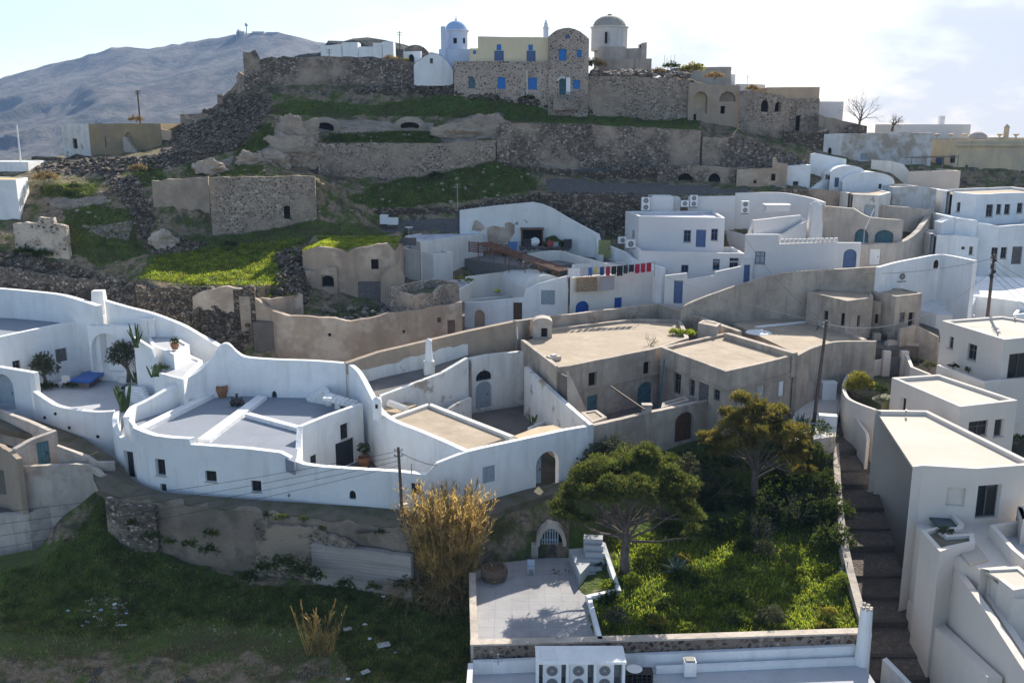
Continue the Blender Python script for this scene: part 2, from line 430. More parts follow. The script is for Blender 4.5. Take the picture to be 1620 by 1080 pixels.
def thing(name, loc, label, cat, group=None):
 o = bpy.data.objects.new(name, None)
 o.empty_display_size = 0.3
 COL.objects.link(o)
 o.location = loc
 ORG[o] = Vector(loc)
 return tag(o, label, cat, group)
def struct(o): o['kind'] = 'structure'; return o
def stuff(o): o['kind'] = 'stuff'; return o
def copy_tree(o, parent=None):
 c = o.copy()
 COL.objects.link(c)
 ORG[c] = ORG.get(o, Vector())
 if parent is not None: c.parent = parent
 for ch in list(o.children): copy_tree(ch, c)
 return c
# ---------------------------------------------------------------- walls with openings
def fz(v, i): return v[i] if isinstance(v, (list, tuple)) else v
class Wall:
 """upright wall along a line of plan points; the line is the outer (visible) face."""
 def __init__(s, pts, zb, zt, th=0.35, closed=False, jit=0.0, step=0.0, inward=None):
  p = [(q[0], q[1], fz(zb, i), fz(zt, i)) for i, q in enumerate(pts)]
  if step:
   out = []
   m = len(p) + (0 if closed else -1)
   for i in range(m):
    a, b = p[i], p[(i + 1) % len(p)]
    L = math.hypot(b[0] - a[0], b[1] - a[1])
    k = max(1, int(L / step))
    out += [tuple(lerp(x, y, j / k) for x, y in zip(a, b)) for j in range(k)]
   if not closed: out.append(p[-1])
   p = out
  if jit:
   p = [(x, y, a, b + jit * (noise.noise(Vector((x * 0.9, y * 0.9, b))) + 0.6 * noise.noise(Vector((x * 2.3, y * 2.3, 5))))) for x, y, a, b in p]
  if jit: p = [(x + .04 * noise.noise(Vector((x, y, 1.5))), y + .04 * noise.noise(Vector((x, y, 8.5))), a, b) for x, y, a, b in p]
  s.p, s.closed, s.th = p, closed, th
  n = len(p)
  s.s = [0.0]
  for i in range(n if closed else n - 1):
   a, b = p[i], p[(i + 1) % n]
   s.s.append(s.s[-1] + math.hypot(b[0] - a[0], b[1] - a[1]))
  cx, cy = sum(q[0] for q in p) / n, sum(q[1] for q in p) / n
  if closed:
   area = sum(p[i][0] * p[(i + 1) % n][1] - p[(i + 1) % n][0] * p[i][1] for i in range(n))
   s.sg = 1 if area > 0 else -1           # inward = left of travel for ccw
  elif inward is not None: s.sg = inward
  else:
   tot = 0
   for i in range(n - 1):
    a, b = p[i], p[i + 1]
    nx, ny = -(b[1] - a[1]), b[0] - a[0]
    tot += nx * (a[0] + b[0]) / 2 + ny * (a[1] + b[1]) / 2
   s.sg = 1 if tot > 0 else -1
  s.inn = []
  for i in range(n):
   ds = []
   for j in ((i - 1, i), (i, i + 1)):
    if not closed and (j[0] < 0 or j[1] >= n): continue
    a, b = p[j[0] % n], p[j[1] % n]
    dx, dy = b[0] - a[0], b[1] - a[1]
    L = math.hypot(dx, dy) or 1
    ds.append((-dy / L * s.sg, dx / L * s.sg))
   mx_, my_ = sum(d[0] for d in ds), sum(d[1] for d in ds)
   L = math.hypot(mx_, my_) or 1
   mx_, my_ = mx_ / L, my_ / L
   k = max(0.45, mx_ * ds[0][0] + my_ * ds[0][1])
   s.inn.append((mx_ * th / k, my_ * th / k))
  s.holes = []
  s.ops = []
 def at(s, t):
  """outer x,y, inner x,y, zb, zt at arc length t"""
  n = len(s.p)
  for i in range(len(s.s) - 1):
   if t <= s.s[i + 1] + 1e-6:
    k = (t - s.s[i]) / max(1e-6, s.s[i + 1] - s.s[i])
    a, b = s.p[i], s.p[(i + 1) % n]
    ia, ib = s.inn[i], s.inn[(i + 1) % n]
    x, y = lerp(a[0], b[0], k), lerp(a[1], b[1], k)
    return (x, y, x + lerp(ia[0], ib[0], k), y + lerp(ia[1], ib[1], k), lerp(a[2], b[2], k), lerp(a[3], b[3], k))
  a, i_ = s.p[-1], s.inn[-1]
  return (a[0], a[1], a[0] + i_[0], a[1] + i_[1], a[2], a[3])
 def hit(s, px, py, seg=None):
  d = ray(px, py)
  best = None
  n = len(s.p)
  for i in range(len(s.s) - 1):
   if seg is not None and i not in seg: continue
   a, b = s.p[i], s.p[(i + 1) % n]
   ex, ey = b[0] - a[0], b[1] - a[1]
   den = d.x * ey - d.y * ex
   if abs(den) < 1e-9: continue
   t = (a[0] * ey - a[1] * ex) / den
   k = (a[0] * d.y - a[1] * d.x) / den
   if t > 0 and -0.002 <= k <= 1.002:
    if best is None or t < best[0]:
     best = (t, s.s[i] + k * (s.s[i + 1] - s.s[i]), CAMZ + d.z * t)
  return best
 def opening(s, rect, name='window', style='win', frame=None, pane=None, arch=0.0, depth=0.18, seg=None, label=None, bars=1, through=False):
  """rect in pixels: x0, y0, x1, y1.  arch = share of the height taken by the arch"""
  x0, y0, x1, y1 = rect
  xm, ym = (x0 + x1) / 2, (y0 + y1) / 2
  c = s.hit(xm, ym, seg)
  l, r_ = s.hit(x0, ym, seg), s.hit(x1, ym, seg)
  tp, bt = s.hit(xm, y0, seg), s.hit(xm, y1, seg)
  if not (c and l and r_): return None
  s0, s1 = sorted((l[1], r_[1]))
  d = 1.0
  z1, z0 = tp[2], bt[2]
  zb_c = s.at(c[1])[4]
  z0 = max(z0, zb_c + 0.02)
  top = min(s.at(s0)[5], s.at(s1)[5]) - 0.08
  z1 = min(z1, top)
  if z1 - z0 < 0.15 or s1 - s0 < 0.1: return None
  for h in s.holes:
   if s0 < h[1] + 0.02 and s1 > h[0] - 0.02 and z0 < h[3] + 0.02 and z1 > h[2] - 0.02: return None
  h = (s0, s1, z0, z1, arch * (z1 - z0))
  s.holes.append(h)
  s.ops.append((h, name, style, frame, pane, depth, label, bars, through))
  return h
 def _grid(s, mb, inner):
  n = len(s.p)
  cuts = sorted(set([round(q, 4) for q in s.s] + [round(h[0], 4) for h in s.holes] + [round(h[1], 4) for h in s.holes]))
  for a, b in zip(cuts, cuts[1:]):
   if b - a < 1e-3: continue
   A, B = s.at(a + 1e-5), s.at(b - 1e-5)
   o = 2 if inner else 0
   m = (a + b) / 2
   hs = sorted([h for h in s.holes if h[0] < m < h[1]], key=lambda h: h[2])
   za, zb2 = A[4], B[4]
   def qd(l0, l1, r0, r1):
    pts = ((A[o], A[o + 1], l0), (B[o], B[o + 1], r0), (B[o], B[o + 1], r1), (A[o], A[o + 1], l1))
    mb.quad(*(pts if (s.sg > 0) != inner else pts[::-1]))
   for h in hs:
    qd(za, h[2], zb2, h[2])
    if h[4] > 0:
     za, zb2 = s._az(h, a), s._az(h, b)
    else: za = zb2 = h[3]
   qd(za, A[5], zb2, B[5])
 def _az(s, h, t):
  w = (h[1] - h[0]) / 2
  k = max(0.0, 1 - ((t - h[0] - w) / w) ** 2)
  return h[3] - h[4] + h[4] * math.sqrt(k)
 def make(s, mat, parent=None, name='wall', capmat=None, hollow=True, label=None, smooth=False, capname='coping', cap=0.0):
  mb = MB()
  hs = list(s.holes)
  for h in hs:
   if h[4] > 0:
    for k in range(1, 8):
     t = h[0] + (h[1] - h[0]) * (1 - math.cos(math.pi * k / 8)) / 2
     s_cut.append(t)
  extra = [t for t in s_cut]
  s_cut.clear()
  base = list(s.s)
  n = len(s.p)
  cuts = sorted(set([round(q, 4) for q in base + extra] + [round(v, 4) for h in hs for v in h[:2]]))
  for inner in (False, True):
   for a, b in zip(cuts, cuts[1:]):
    if b - a < 1e-3: continue
    A, B = s.at(a + 1e-5), s.at(b - 1e-5)
    o = 2 if inner else 0
    m = (a + b) / 2
    hh = sorted([h for h in hs if h[0] < m < h[1]], key=lambda h: h[2])
    za, zb2 = A[4], B[4]
    def qd(l0, l1, r0, r1):
     pts = ((A[o], A[o + 1], l0), (B[o], B[o + 1], r0), (B[o], B[o + 1], r1), (A[o], A[o + 1], l1))
     mb.quad(*(pts if (s.sg > 0) != inner else pts[::-1]))
    for h in hh:
     qd(za, h[2], zb2, h[2])
     za, zb2 = (s._az(h, a), s._az(h, b)) if h[4] > 0 else (h[3], h[3])
     if inner:
      q = [(A[0], A[1], za), (B[0], B[1], zb2), (B[2], B[3], zb2), (A[2], A[3], za)]
      mb.quad(*q)
      mb.quad((A[0], A[1], h[2]), (A[2], A[3], h[2]), (B[2], B[3], h[2]), (B[0], B[1], h[2]))
    qd(za, A[5], zb2, B[5])
  for a, b in zip(cuts, cuts[1:]):
   if b - a < 1e-3: continue
   A, B = s.at(a + 1e-5), s.at(b - 1e-5)
   if cap <= 0:
    mb.quad((A[0], A[1], A[5]), (B[0], B[1], B[5]), (B[2], B[3], B[5]), (A[2], A[3], A[5]))
  for h in hs:
   for t in (h[0], h[1]):
    A = s.at(t)
    zt = h[3] - h[4]
    mb.quad((A[0], A[1], h[2]), (A[2], A[3], h[2]), (A[2], A[3], zt), (A[0], A[1], zt))
  if not s.closed:
   for t in (0.0, s.s[-1]):
    A = s.at(t)
    mb.quad((A[0], A[1], A[4]), (A[2], A[3], A[4]), (A[2], A[3], A[5]), (A[0], A[1], A[5]))
  ob = mb.build(name, mat, parent)
  if label: ob['label'] = label
  if cap > 0:
   cb = MB()
   e = 0.05
   for i in range(len(s.s) - 1):
    A, B = s.at(s.s[i] + 1e-5), s.at(s.s[i + 1] - 1e-5)
    def ex(K, f):
     dx, dy = K[2] - K[0], K[3] - K[1]
     L = math.hypot(dx, dy) or 1
     return (K[0] - dx / L * e, K[1] - dy / L * e) if f else (K[2] + dx / L * e, K[3] + dy / L * e)
    a0, a1, b0, b1 = ex(A, 1), ex(A, 0), ex(B, 1), ex(B, 0)
    za, zb2 = A[5], B[5]
    vs = [(*a0, za - 0.01), (*b0, zb2 - 0.01), (*b1, zb2 - 0.01), (*a1, za - 0.01), (*a0, za + cap), (*b0, zb2 + cap), (*b1, zb2 + cap), (*a1, za + cap)]
    cb.add(vs, ((3, 2, 1, 0), (4, 5, 6, 7), (0, 1, 5, 4), (2, 3, 7, 6)) + (((0, 3, 7, 4),) if i == 0 else ()) + (((1, 2, 6, 5),) if i == len(s.s) - 2 else ()))
   cb.build(capname, capmat or mat, parent if parent is not None else ob)
  par = parent if parent is not None else ob
  for op in s.ops: s._fill(par, *op)
  return ob
 def _fill(s, par, h, name, style, frame, pane, depth, label, bars, through):
  if style == 'hole': return
  s0, s1, z0, z1, ar = h
  A, B = s.at(s0), s.at(s1)
  L = math.hypot(B[0] - A[0], B[1] - A[1])
  ux, uy = (B[0] - A[0]) / L, (B[1] - A[1]) / L
  M = s.at((s0 + s1) / 2)
  nx, ny = M[2] - M[0], M[3] - M[1]
  ln = math.hypot(nx, ny); nx, ny = nx / ln, ny / ln
  d = min(depth, ln * 0.8)
  def pt(a, z, k): return (A[0] + ux * a + nx * k, A[1] + uy * a + ny * k, z)
  def slab(mb, a0, a1, b0, b1, k0, k1):
   vs = [pt(a0, b0, k0), pt(a1, b0, k0), pt(a1, b1, k0), pt(a0, b1, k0), pt(a0, b0, k1), pt(a1, b0, k1), pt(a1, b1, k1), pt(a0, b1, k1)]
   mb.add(vs, ((0, 1, 2, 3), (7, 6, 5, 4), (0, 4, 5, 1), (1, 5, 6, 2), (2, 6, 7, 3), (3, 7, 4, 0)))
  def panel(mb, k0, k1, inset=0.0):
   prof = [(inset, z0 + inset), (L - inset, z0 + inset)]
   if ar > 0:
    for i in range(9):
     an = math.pi * i / 8
     prof.append((L / 2 + (L / 2 - inset) * math.cos(an), z1 - ar + (ar - inset) * math.sin(an)))
   else: prof += [(L - inset, z1 - inset), (inset, z1 - inset)]
   n = len(prof)
   vs = [pt(a, z, k0) for a, z in prof] + [pt(a, z, k1) for a, z in prof]
   mb.add(vs, [tuple(range(n)), tuple(range(2 * n - 1, n - 1, -1))] + [(i, i + n, (i + 1) % n + n, (i + 1) % n) for i in range(n)])
  fw = min(0.10, L * 0.12)
  H = z1 - z0
  mb = MB()
  if style in ('win', 'glassdoor'):
   fr = frame or charcoal
   slab(mb, 0, fw, z0, z1 - ar, d, d + 0.07); slab(mb, L - fw, L, z0, z1 - ar, d, d + 0.07)
   slab(mb, fw, L - fw, z0, z0 + fw, d, d + 0.07)
   if ar <= 0: slab(mb, fw, L - fw, z1 - fw, z1, d, d + 0.07)
   else:
    for i in range(8):
     a0, a1 = math.pi * i / 8, math.pi * (i + 1) / 8
     q = []
     for rr in (1.0, 1.0 - fw / (L / 2)):
      for an in (a0, a1): q.append((L / 2 + L / 2 * rr * math.cos(an), z1 - ar + ar * rr * math.sin(an)))
     mb.quad(*(pt(q[j][0], q[j][1], d) for j in (0, 1, 3, 2)))
   for k in range(1, bars + 1):
    c = L * k / (bars + 1)
    slab(mb, c - fw * 0.3, c + fw * 0.3, z0 + fw, z1 - fw, d + 0.005, d + 0.06)
   if style == 'win' and H > 0.9 and bars: slab(mb, fw, L - fw, z0 + H * 0.62 - 0.03, z0 + H * 0.62 + 0.03, d + 0.008, d + 0.055)
   fo = mb.build(name, fr, par)
   g = MB(); panel(g, d + 0.072, d + 0.09)
   g.build('pane', pane or glass, fo)
   if style == 'win' and L > 0.45 and ar <= 0:
    sb = MB(); slab(sb, -.06, L + .06, z0 - .09, z0 - .005, -.07, .12); sb.build('sill', coping_m, fo)
  elif style in ('door', 'shutter'):
   panel(mb, d, d + 0.08)
   m2 = 0.03
   nb = max(2, int(L / 0.28))
   for k in range(nb):
    slab(mb, L * k / nb + m2 / 2, L * (k + 1) / nb - m2 / 2, z0 + 0.06, z1 - ar - 0.06, d - 0.025, d + 0.002)
   fo = mb.build(name, frame or charcoal, par)
   if style == 'door' and L > 0.7:
    hb = MB(); slab(hb, L * 0.78, L * 0.78 + 0.06, z0 + H * 0.45, z0 + H * 0.45 + 0.16, d - 0.08, d - 0.02)
    hb.build('handle', blackm, fo)
  elif style == 'void':
   panel(mb, max(d, ln * 0.75), max(d, ln * 0.75) + 0.05)
   fo = mb.build(name, pane or dark, par)
  if label: fo['label'] = label
s_cut = []
def pts_z(px, z):                                # [(px,py),...] at height z (or list of z)
 return [P(a, b, fz(z, i)) for i, (a, b) in enumerate(px)]
def inset(poly, d):
 n = len(poly)
 area = sum(poly[i][0] * poly[(i + 1) % n][1] - poly[(i + 1) % n][0] * poly[i][1] for i in range(n))
 sg = 1 if area > 0 else -1
 out = []
 for i in range(n):
  a, b, c = poly[i - 1], poly[i], poly[(i + 1) % n]
  d1 = Vector((b[0] - a[0], b[1] - a[1])).normalized(); d2 = Vector((c[0] - b[0], c[1] - b[1])).normalized()
  n1, n2 = Vector((-d1.y, d1.x)) * sg, Vector((-d2.y, d2.x)) * sg
  m_ = n1 + n2
  if m_.length < 1e-6: m_ = n1.copy()
  m_.normalize()
  k = max(0.4, m_.dot(n1))
  out.append((b[0] + m_.x * d / k, b[1] + m_.y * d / k))
 return out
def block(par, px, z, zb, wm, rm, lip=0.25, th=0.3, ops=(), name='wall', jit=0.0, step=0.0, roofname='roof', pts=None, cap=0.0, capm=None, roof=True):
 """a flat-roofed volume: walls with a raised lip round a roof sheet, as parts of par"""
 pp = pts if pts is not None else pts_z(px, z)
 zt = [q[2] for q in pp]
 if not jit and wm is not modern: jit, step = 0.035, step or 1.4
 w = Wall(pp, zb, zt, th, closed=True, jit=jit, step=step)
 for o in ops: w.opening(**o) if isinstance(o, dict) else w.opening(*o)
 w.make(wm, par, name, cap=cap, capmat=capm)
 if roof:
  r = MB()
  ip = inset(pp, th * 0.6)
  r.prism(ip, [q - lip - 0.15 for q in zt], [q - lip for q in zt])
  r.build(roofname, rm, par)
 return w
def house(name, label, cat, px, z, zb, wm, rm, group=None, **kw):
 pp = pts_z(px, z)
 n = len(pp)
 t = thing(name, (sum(q[0] for q in pp) / n, sum(q[1] for q in pp) / n, fz(zb, 0)), label, cat, group)
 block(t, px, z, zb, wm, rm, **kw)
 return t
def wallthing(name, label, px, z, zb, mat, th=0.4, cat='wall', smooth=0, jit=0.0, step=0.0, ops=(), cap=0.0, capm=None, closed=False, group=None, inward=None, pts=None):
 """a free-standing wall: px are the places of its top edge at heights z"""
 if pts is None:
  tp = [(a, b, fz(z, i), fz(zb, i)) for i, (a, b) in enumerate(px)]
  if smooth: tp = spline(tp, smooth)
  pp = [P(q[0], q[1], q[2]) for q in tp]
  zbs, zts = [q[3] for q in tp], [q[2] for q in tp]
 else: pp, zbs, zts = pts, zb, z
 w = Wall(pp, zbs, zts, th, closed=closed, jit=jit, step=step, inward=inward)
 for o in ops: w.opening(**o) if isinstance(o, dict) else w.opening(*o)
 ob = w.make(mat, None, name, cap=cap, capmat=capm)
 tag(ob, label, cat, group)
 ob['_w'] = 0
 del ob['_w']
 return ob, w
def sheet(name, px, z, mat, th=0.12, label=None):
 """a floor: structure"""
 b = MB()
 pp = pts_z(px, z)
 b.prism(pp, [q[2] - th for q in pp], [q[2] for q in pp])
 return struct(b.build(name, mat))
def vaultmesh(b, a0, a1, c0, rise, n=10, zb=None, solid=True):
 """barrel vault between two base edges: a0->a1 one springing line, c0 = offset vector across"""
 a0, a1, c0 = Vector(a0), Vector(a1), Vector(c0)
 rows = []
 for e in (a0, a1):
  row = []
  for i in range(n + 1):
   an = math.pi * i / n
   k = (1 - math.cos(an)) / 2
   row.append(e + c0 * k + Vector((0, 0, rise * math.sin(an))))
  rows.append(row)
 vs = rows[0] + rows[1]
 fs = [(i, i + 1, n + 2 + i, n + 1 + i) for i in range(n)]
 fs += [tuple(range(n, -1, -1)), tuple(range(n + 1, 2 * n + 2))]
 b.add(vs, fs)
# ================================================================ LAND
# ---- far ground: one sheet out to the haze's edge
b = MB()
rings = [0, 30, 60, 90, 130, 200, 320, 520, 900, 1500, 2400, 3400]
def gz(r): return interp(r, [(0, -12), (130, -12), (200, -20), (520, -75), (3400, -90)])[0]
NA = 48
for i, r in enumerate(rings):
 for k in range(NA):
  an = 2 * math.pi * k / NA
  b.v.append((r * math.cos(an), 90 + r * math.sin(an), gz(r)))
for i in range(len(rings) - 1):
 for k in range(NA):
  q = i * NA
  b.f.append((q + k, q + (k + 1) % NA, q + NA + (k + 1) % NA, q + NA + k))
soil = plaster('dry_soil', (0.20, 0.165, 0.13), alt=(0.07, 0.085, 0.03), ps=0.12, lo=0.45, hi=0.6, var=0.25, bs=0.6)
struct(b.build('ground', soil))
# ---- hillside material: grass, rubble, tuff and road told apart by a painted cover map
m, t, bs_, o = newmat('hillside_cover')
at = N(t, 'ShaderNodeVertexColor', layer_name='cover')
se = N(t, 'ShaderNodeSeparateColor'); t.links.new(at.outputs['Color'], se.inputs['Color'])
p = pos(t)
n1 = noise_n(t, p, 0.55, 8, 0.68)
n2 = noise_n(t, p, 2.5, 6, 0.65)
def edge(sock, w=0.9):
 a = N(t, 'ShaderNodeMath', operation='MULTIPLY_ADD'); t.links.new(n1, a.inputs[0]); a.inputs[1].default_value = w
 t.links.new(sock, a.inputs[2])
 return ramp(t, a.outputs[0], 0.50 + w * 0.42, 0.50 + w * 0.60)
soilc = mix(t, ramp(t, n2, 0.35, 0.65), (0.21, 0.155, 0.105), (0.36, 0.28, 0.20))
soilc = mix(t, ramp(t, noise_n(t, p, 0.9, 5), 0.52, 0.62), soilc, (0.10, 0.09, 0.075))
gr = mix(t, ramp(t, n2, 0.3, 0.7), (0.06, 0.10, 0.025), (0.14, 0.17, 0.05))
gr = mix(t, ramp(t, noise_n(t, p, 0.35, 4), 0.45, 0.65), gr, (0.10, 0.095, 0.045))
v = N(t, 'ShaderNodeTexVoronoi'); v.inputs['Scale'].default_value = 2.3; t.links.new(p, v.inputs['Vector'])
ve = N(t, 'ShaderNodeTexVoronoi', feature='DISTANCE_TO_EDGE'); ve.inputs['Scale'].default_value = 2.3; t.links.new(p, ve.inputs['Vector'])
sv = N(t, 'ShaderNodeSeparateColor'); t.links.new(v.outputs['Color'], sv.inputs['Color'])
rb = N(t, 'ShaderNodeValToRGB'); rb.color_ramp.interpolation = 'CONSTANT'
for i, cc in enumerate([(0.10, 0.08, 0.062), (0.18, 0.147, 0.115), (0.13, 0.105, 0.08), (0.24, 0.195, 0.15), (0.14, 0.12, 0.08), (0.32, 0.27, 0.215)]):
 e_ = rb.color_ramp.elements
 if i > 1: e_.new(0.5)
 e_[i].position = i / 6; e_[i].color = c4(cc)
t.links.new(sv.outputs['Red'], rb.inputs['Fac'])
rubc = mix(t, ramp(t, ve.outputs['Distance'], 0.0, 0.08), (0.03, 0.028, 0.025), rb.outputs['Color'])
rubc = mix(t, ramp(t, n1, 0.55, 0.62), rubc, (0.06, 0.07, 0.028))
tuf = mix(t, ramp(t, noise_n(t, pos(t, (0.6, 0.6, 2.2)), 1.2, 7, 0.65), 0.35, 0.68), (0.24, 0.195, 0.155), (0.46, 0.39, 0.32))
road = mix(t, ramp(t, n2, 0.3, 0.7), (0.11, 0.105, 0.10), (0.17, 0.16, 0.15))
c = mix(t, ramp(t, n1, 0.44, 0.60), soilc, gr)
c = mix(t, edge(se.outputs['Red']), c, gr)
c = mix(t, edge(se.outputs['Green']), c, rubc)
c = mix(t, edge(se.outputs['Blue'], 0.6), c, tuf)
av = N(t, 'ShaderNodeAttribute', attribute_name='road')
c = mix(t, edge(av.outputs['Fac'], 0.3), c, road)
t.links.new(c, bs_.inputs['Base Color'])
bs_.inputs['Roughness'].default_value = 0.97
bs_.inputs['Specular IOR Level'].default_value = 0.1
hh = mix(t, 0.5, n2, ve.outputs['Distance'], 'ADD')
bump(t, bs_, hh, 0.9, 0.30)
hill_m = m
HZ = [  # feature lines of the hillside from the foot to the back: (px, py, distance)
[(-220, 620, 92), (1900, 620, 92)],
[(-220, 490, 106), (0, 468, 105.5), (155, 480, 103), (240, 510, 96), (345, 566, 93.5), (450, 495, 98), (620, 484, 104), (740, 505, 108), (900, 500, 110), (1050, 480, 112), (1200, 450, 116), (1390, 440, 116), (1900, 470, 116)],
[(-220, 420, 108), (0, 410, 108), (110, 420, 108), (200, 445, 104), (240, 452, 97.5), (330, 457, 96.5), (400, 457, 96.5), (470, 440, 102), (490, 420, 107), (620, 400, 110), (640, 395, 121.5), (740, 398, 122), (900, 402, 122), (960, 400, 121), (1050, 380, 120), (1200, 370, 120), (1390, 370, 121), (1900, 380, 121)],
[(-220, 350, 116), (0, 350, 116), (110, 345, 116), (200, 372, 113), (240, 380, 114.5), (330, 374, 116.5), (400, 364, 117.2), (498, 345, 118), (560, 356, 120), (620, 358, 122), (730, 352, 123), (760, 330, 125), (850, 322, 125.5), (930, 372, 123), (1000, 375, 122), (1100, 330, 124), (1200, 315, 125), (1300, 330, 126), (1400, 320, 128), (1500, 320, 130), (1900, 320, 130)],
[(-220, 300, 124), (0, 290, 124), (80, 290, 122), (150, 310, 119), (240, 300, 118), (330, 284, 118.5), (498, 282, 119), (530, 300, 122), (600, 312, 125), (720, 305, 126), (850, 310, 126), (930, 308, 125), (1180, 304, 126), (1240, 304, 127), (1300, 320, 127), (1400, 305, 129), (1500, 300, 131), (1900, 300, 131)],
[(-220, 265, 132), (0, 262, 132), (100, 266, 130), (200, 268, 126), (280, 264, 124), (420, 252, 125), (500, 275, 129), (600, 282, 131), (700, 271, 131.5), (790, 252, 132), (870, 264, 133), (1000, 266, 133.6), (1110, 266, 133.6), (1200, 265, 133), (1290, 264, 132), (1400, 270, 133), (1500, 290, 135), (1900, 290, 136)],
[(-220, 258, 136), (0, 255, 136), (100, 255, 134), (200, 250, 130), (280, 240, 128), (420, 216, 128.5), (500, 228, 131), (600, 229, 133), (700, 227, 133.5), (783, 216, 134), (790, 198, 134.2), (930, 199, 135.4), (1000, 202, 135.8), (1108, 207, 135.9), (1114, 218, 135.8), (1185, 220, 135.8), (1290, 260, 134.2), (1400, 262, 136), (1900, 280, 138)],
[(-220, 256, 150), (0, 256, 150), (97, 252, 148), (250, 235, 142), (330, 215, 136), (420, 190, 133), (500, 207, 135), (600, 208, 136.5), (690, 206, 137), (780, 206, 137), (800, 190, 138), (930, 190, 141), (1000, 192, 142), (1100, 193, 142), (1175, 208, 140), (1300, 235, 140), (1400, 240, 145), (1900, 250, 145)],
[(-220, 257, 165), (0, 257, 165), (97, 248, 160), (250, 220, 150), (330, 190, 142), (420, 180, 135), (500, 187, 137.5), (600, 190, 139), (690, 190, 139.5), (760, 180, 140), (930, 182, 142.2), (1000, 186, 142.7), (1100, 186, 143.2), (1300, 225, 145), (1400, 230, 150), (1900, 240, 150)],
[(-220, 260, 200), (0, 260, 200), (97, 249, 180), (250, 215, 165), (330, 175, 150), (380, 150, 142), (420, 141, 143), (550, 139, 144), (700, 136, 144.6), (720, 138, 142.3), (800, 143, 142.3), (930, 160, 142.4), (940, 182, 143.5), (1100, 178, 144.5), (1300, 205, 150), (1400, 218, 160), (1900, 235, 160)],
[(-220, 266, 215), (100, 255, 215), (250, 212, 180), (330, 180, 165), (385, 120, 150), (420, 95, 150), (700, 100, 150), (930, 115, 150), (1090, 125, 150), (1180, 150, 152), (1300, 200, 158), (1400, 222, 166), (1900, 236, 170)],
[(-220, 285, 260), (200, 258, 260), (330, 205, 230), (420, 130, 200), (700, 130, 190), (930, 130, 185), (1100, 150, 185), (1300, 210, 190), (1500, 225, 200), (1900, 240, 200)],
]
ROWS = [8, 12, 14, 14, 8, 12, 12, 8, 12, 10, 12]
def hline(i, px): return interp(px, HZ[i])
def hpoint(i, px, t):
 a, b_ = hline(i, px), hline(i + 1, px)
 py, Y = lerp(a[0], b_[0], t), lerp(a[1], b_[1], t)
 return Q(px, py, Y), py
def hsurf(px, py):                         # the hillside under a place in the photo
 for i in range(1, len(HZ) - 1):
  a, b_ = hline(i, px), hline(i + 1, px)
  if b_[0] <= py <= a[0] or a[0] <= py <= b_[0]:
   t = (py - a[0]) / (b_[0] - a[0]) if abs(b_[0] - a[0]) > 1e-6 else 0
   return Q(px, py, lerp(a[1], b_[1], t))
 return Q(px, py, hline(1, px)[1])
GRASS = [
[(425, 165), (500, 158), (590, 168), (690, 150), (800, 147), (830, 160), (930, 168), (1100, 190), (1112, 208), (930, 197), (800, 192), (700, 185), (590, 185), (430, 183)],
[(510, 226), (520, 212), (600, 209), (690, 208), (700, 226)],
[(545, 315), (600, 292), (700, 268), (790, 252), (840, 270), (850, 300), (780, 312), (700, 322), (600, 332)],
[(215, 440), (240, 400), (300, 378), (420, 362), (500, 350), (560, 355), (620, 365), (610, 395), (480, 400), (440, 450), (300, 452)],
[(100, 330), (150, 322), (230, 340), (215, 380), (240, 400), (160, 420), (110, 400)],
[(370, 245), (400, 200), (430, 195), (435, 225), (400, 250), (365, 265)],
[(300, 258), (330, 262), (420, 262), (420, 278), (330, 280), (290, 275)], [(200, 262), (250, 258), (265, 285), (230, 295)],
[(60, 295), (160, 290), (150, 312), (70, 312)],
]
TUFF = [
[(440, 186), (500, 196), (502, 262), (455, 266), (408, 250), (432, 226)],
[(500, 188), (600, 192), (690, 193), (690, 206), (600, 209), (560, 215), (500, 206)],
[(690, 206), (730, 186), (800, 178), (795, 218), (720, 226), (690, 222)],
[(62, 316), (150, 311), (185, 312), (150, 325), (105, 333)], [(132, 358), (210, 350), (205, 378), (150, 372)],
[(320, 262), (370, 245), (375, 268), (330, 275)],
]
RUBB = [
[(330, 150), (428, 150), (425, 185), (385, 232), (290, 262), (200, 272), (60, 278), (60, 256), (250, 246)],
[(0, 395), (110, 420), (240, 452), (405, 457), (385, 570), (0, 480), (-220, 480), (-220, 400)],
[(160, 276), (215, 280), (245, 350), (225, 372), (200, 322)], [(225, 370), (330, 385), (300, 400), (240, 402)],
[(870, 305), (1000, 305), (1000, 375), (930, 372), (880, 325)],
[(720, 135), (930, 158), (935, 182), (800, 160), (690, 150), (560, 150), (560, 138)],
[(440, 400), (490, 385), (480, 470), (440, 455)],
]
ROAD = [[(860, 285), (1000, 288), (1185, 298), (1185, 307), (930, 309), (860, 303)], [(600, 350), (727, 345), (727, 366), (600, 366)], [(870, 262), (1000, 264), (990, 272), (880, 270)]]
b = MB()
STEP = 7
PXS = list(range(-220, 1901, STEP))
cov, rd = [], []
rowsn = 0
for i in range(len(HZ) - 1):
 for k in range(ROWS[i] + (1 if i == len(HZ) - 2 else 0)):
  t_ = k / ROWS[i]
  rowsn += 1
  for px in PXS:
   q, py = hpoint(i, px, t_)
   d = 0.55 * noise.noise(q * 0.35) + 0.3 * noise.noise(q * 1.1)
   if i == 0: d = 0
   q = q + Vector((0.5 * noise.noise(q * 0.5 + Vector((9, 0, 0))), -0.35 * d, 0.6 * d))
   b.v.append(tuple(q))
   vis = i >= 1
   cov.append((1.0 if vis and any(inpoly(px, py, g) for g in GRASS) else 0.0,
      1.0 if vis and any(inpoly(px, py, g) for g in RUBB) else 0.0,
      1.0 if vis and any(inpoly(px, py, g) for g in TUFF) else 0.0, 1.0))
   rd.append(1.0 if any(inpoly(px, py, g) for g in ROAD) else 0.0)
m_ = len(PXS)
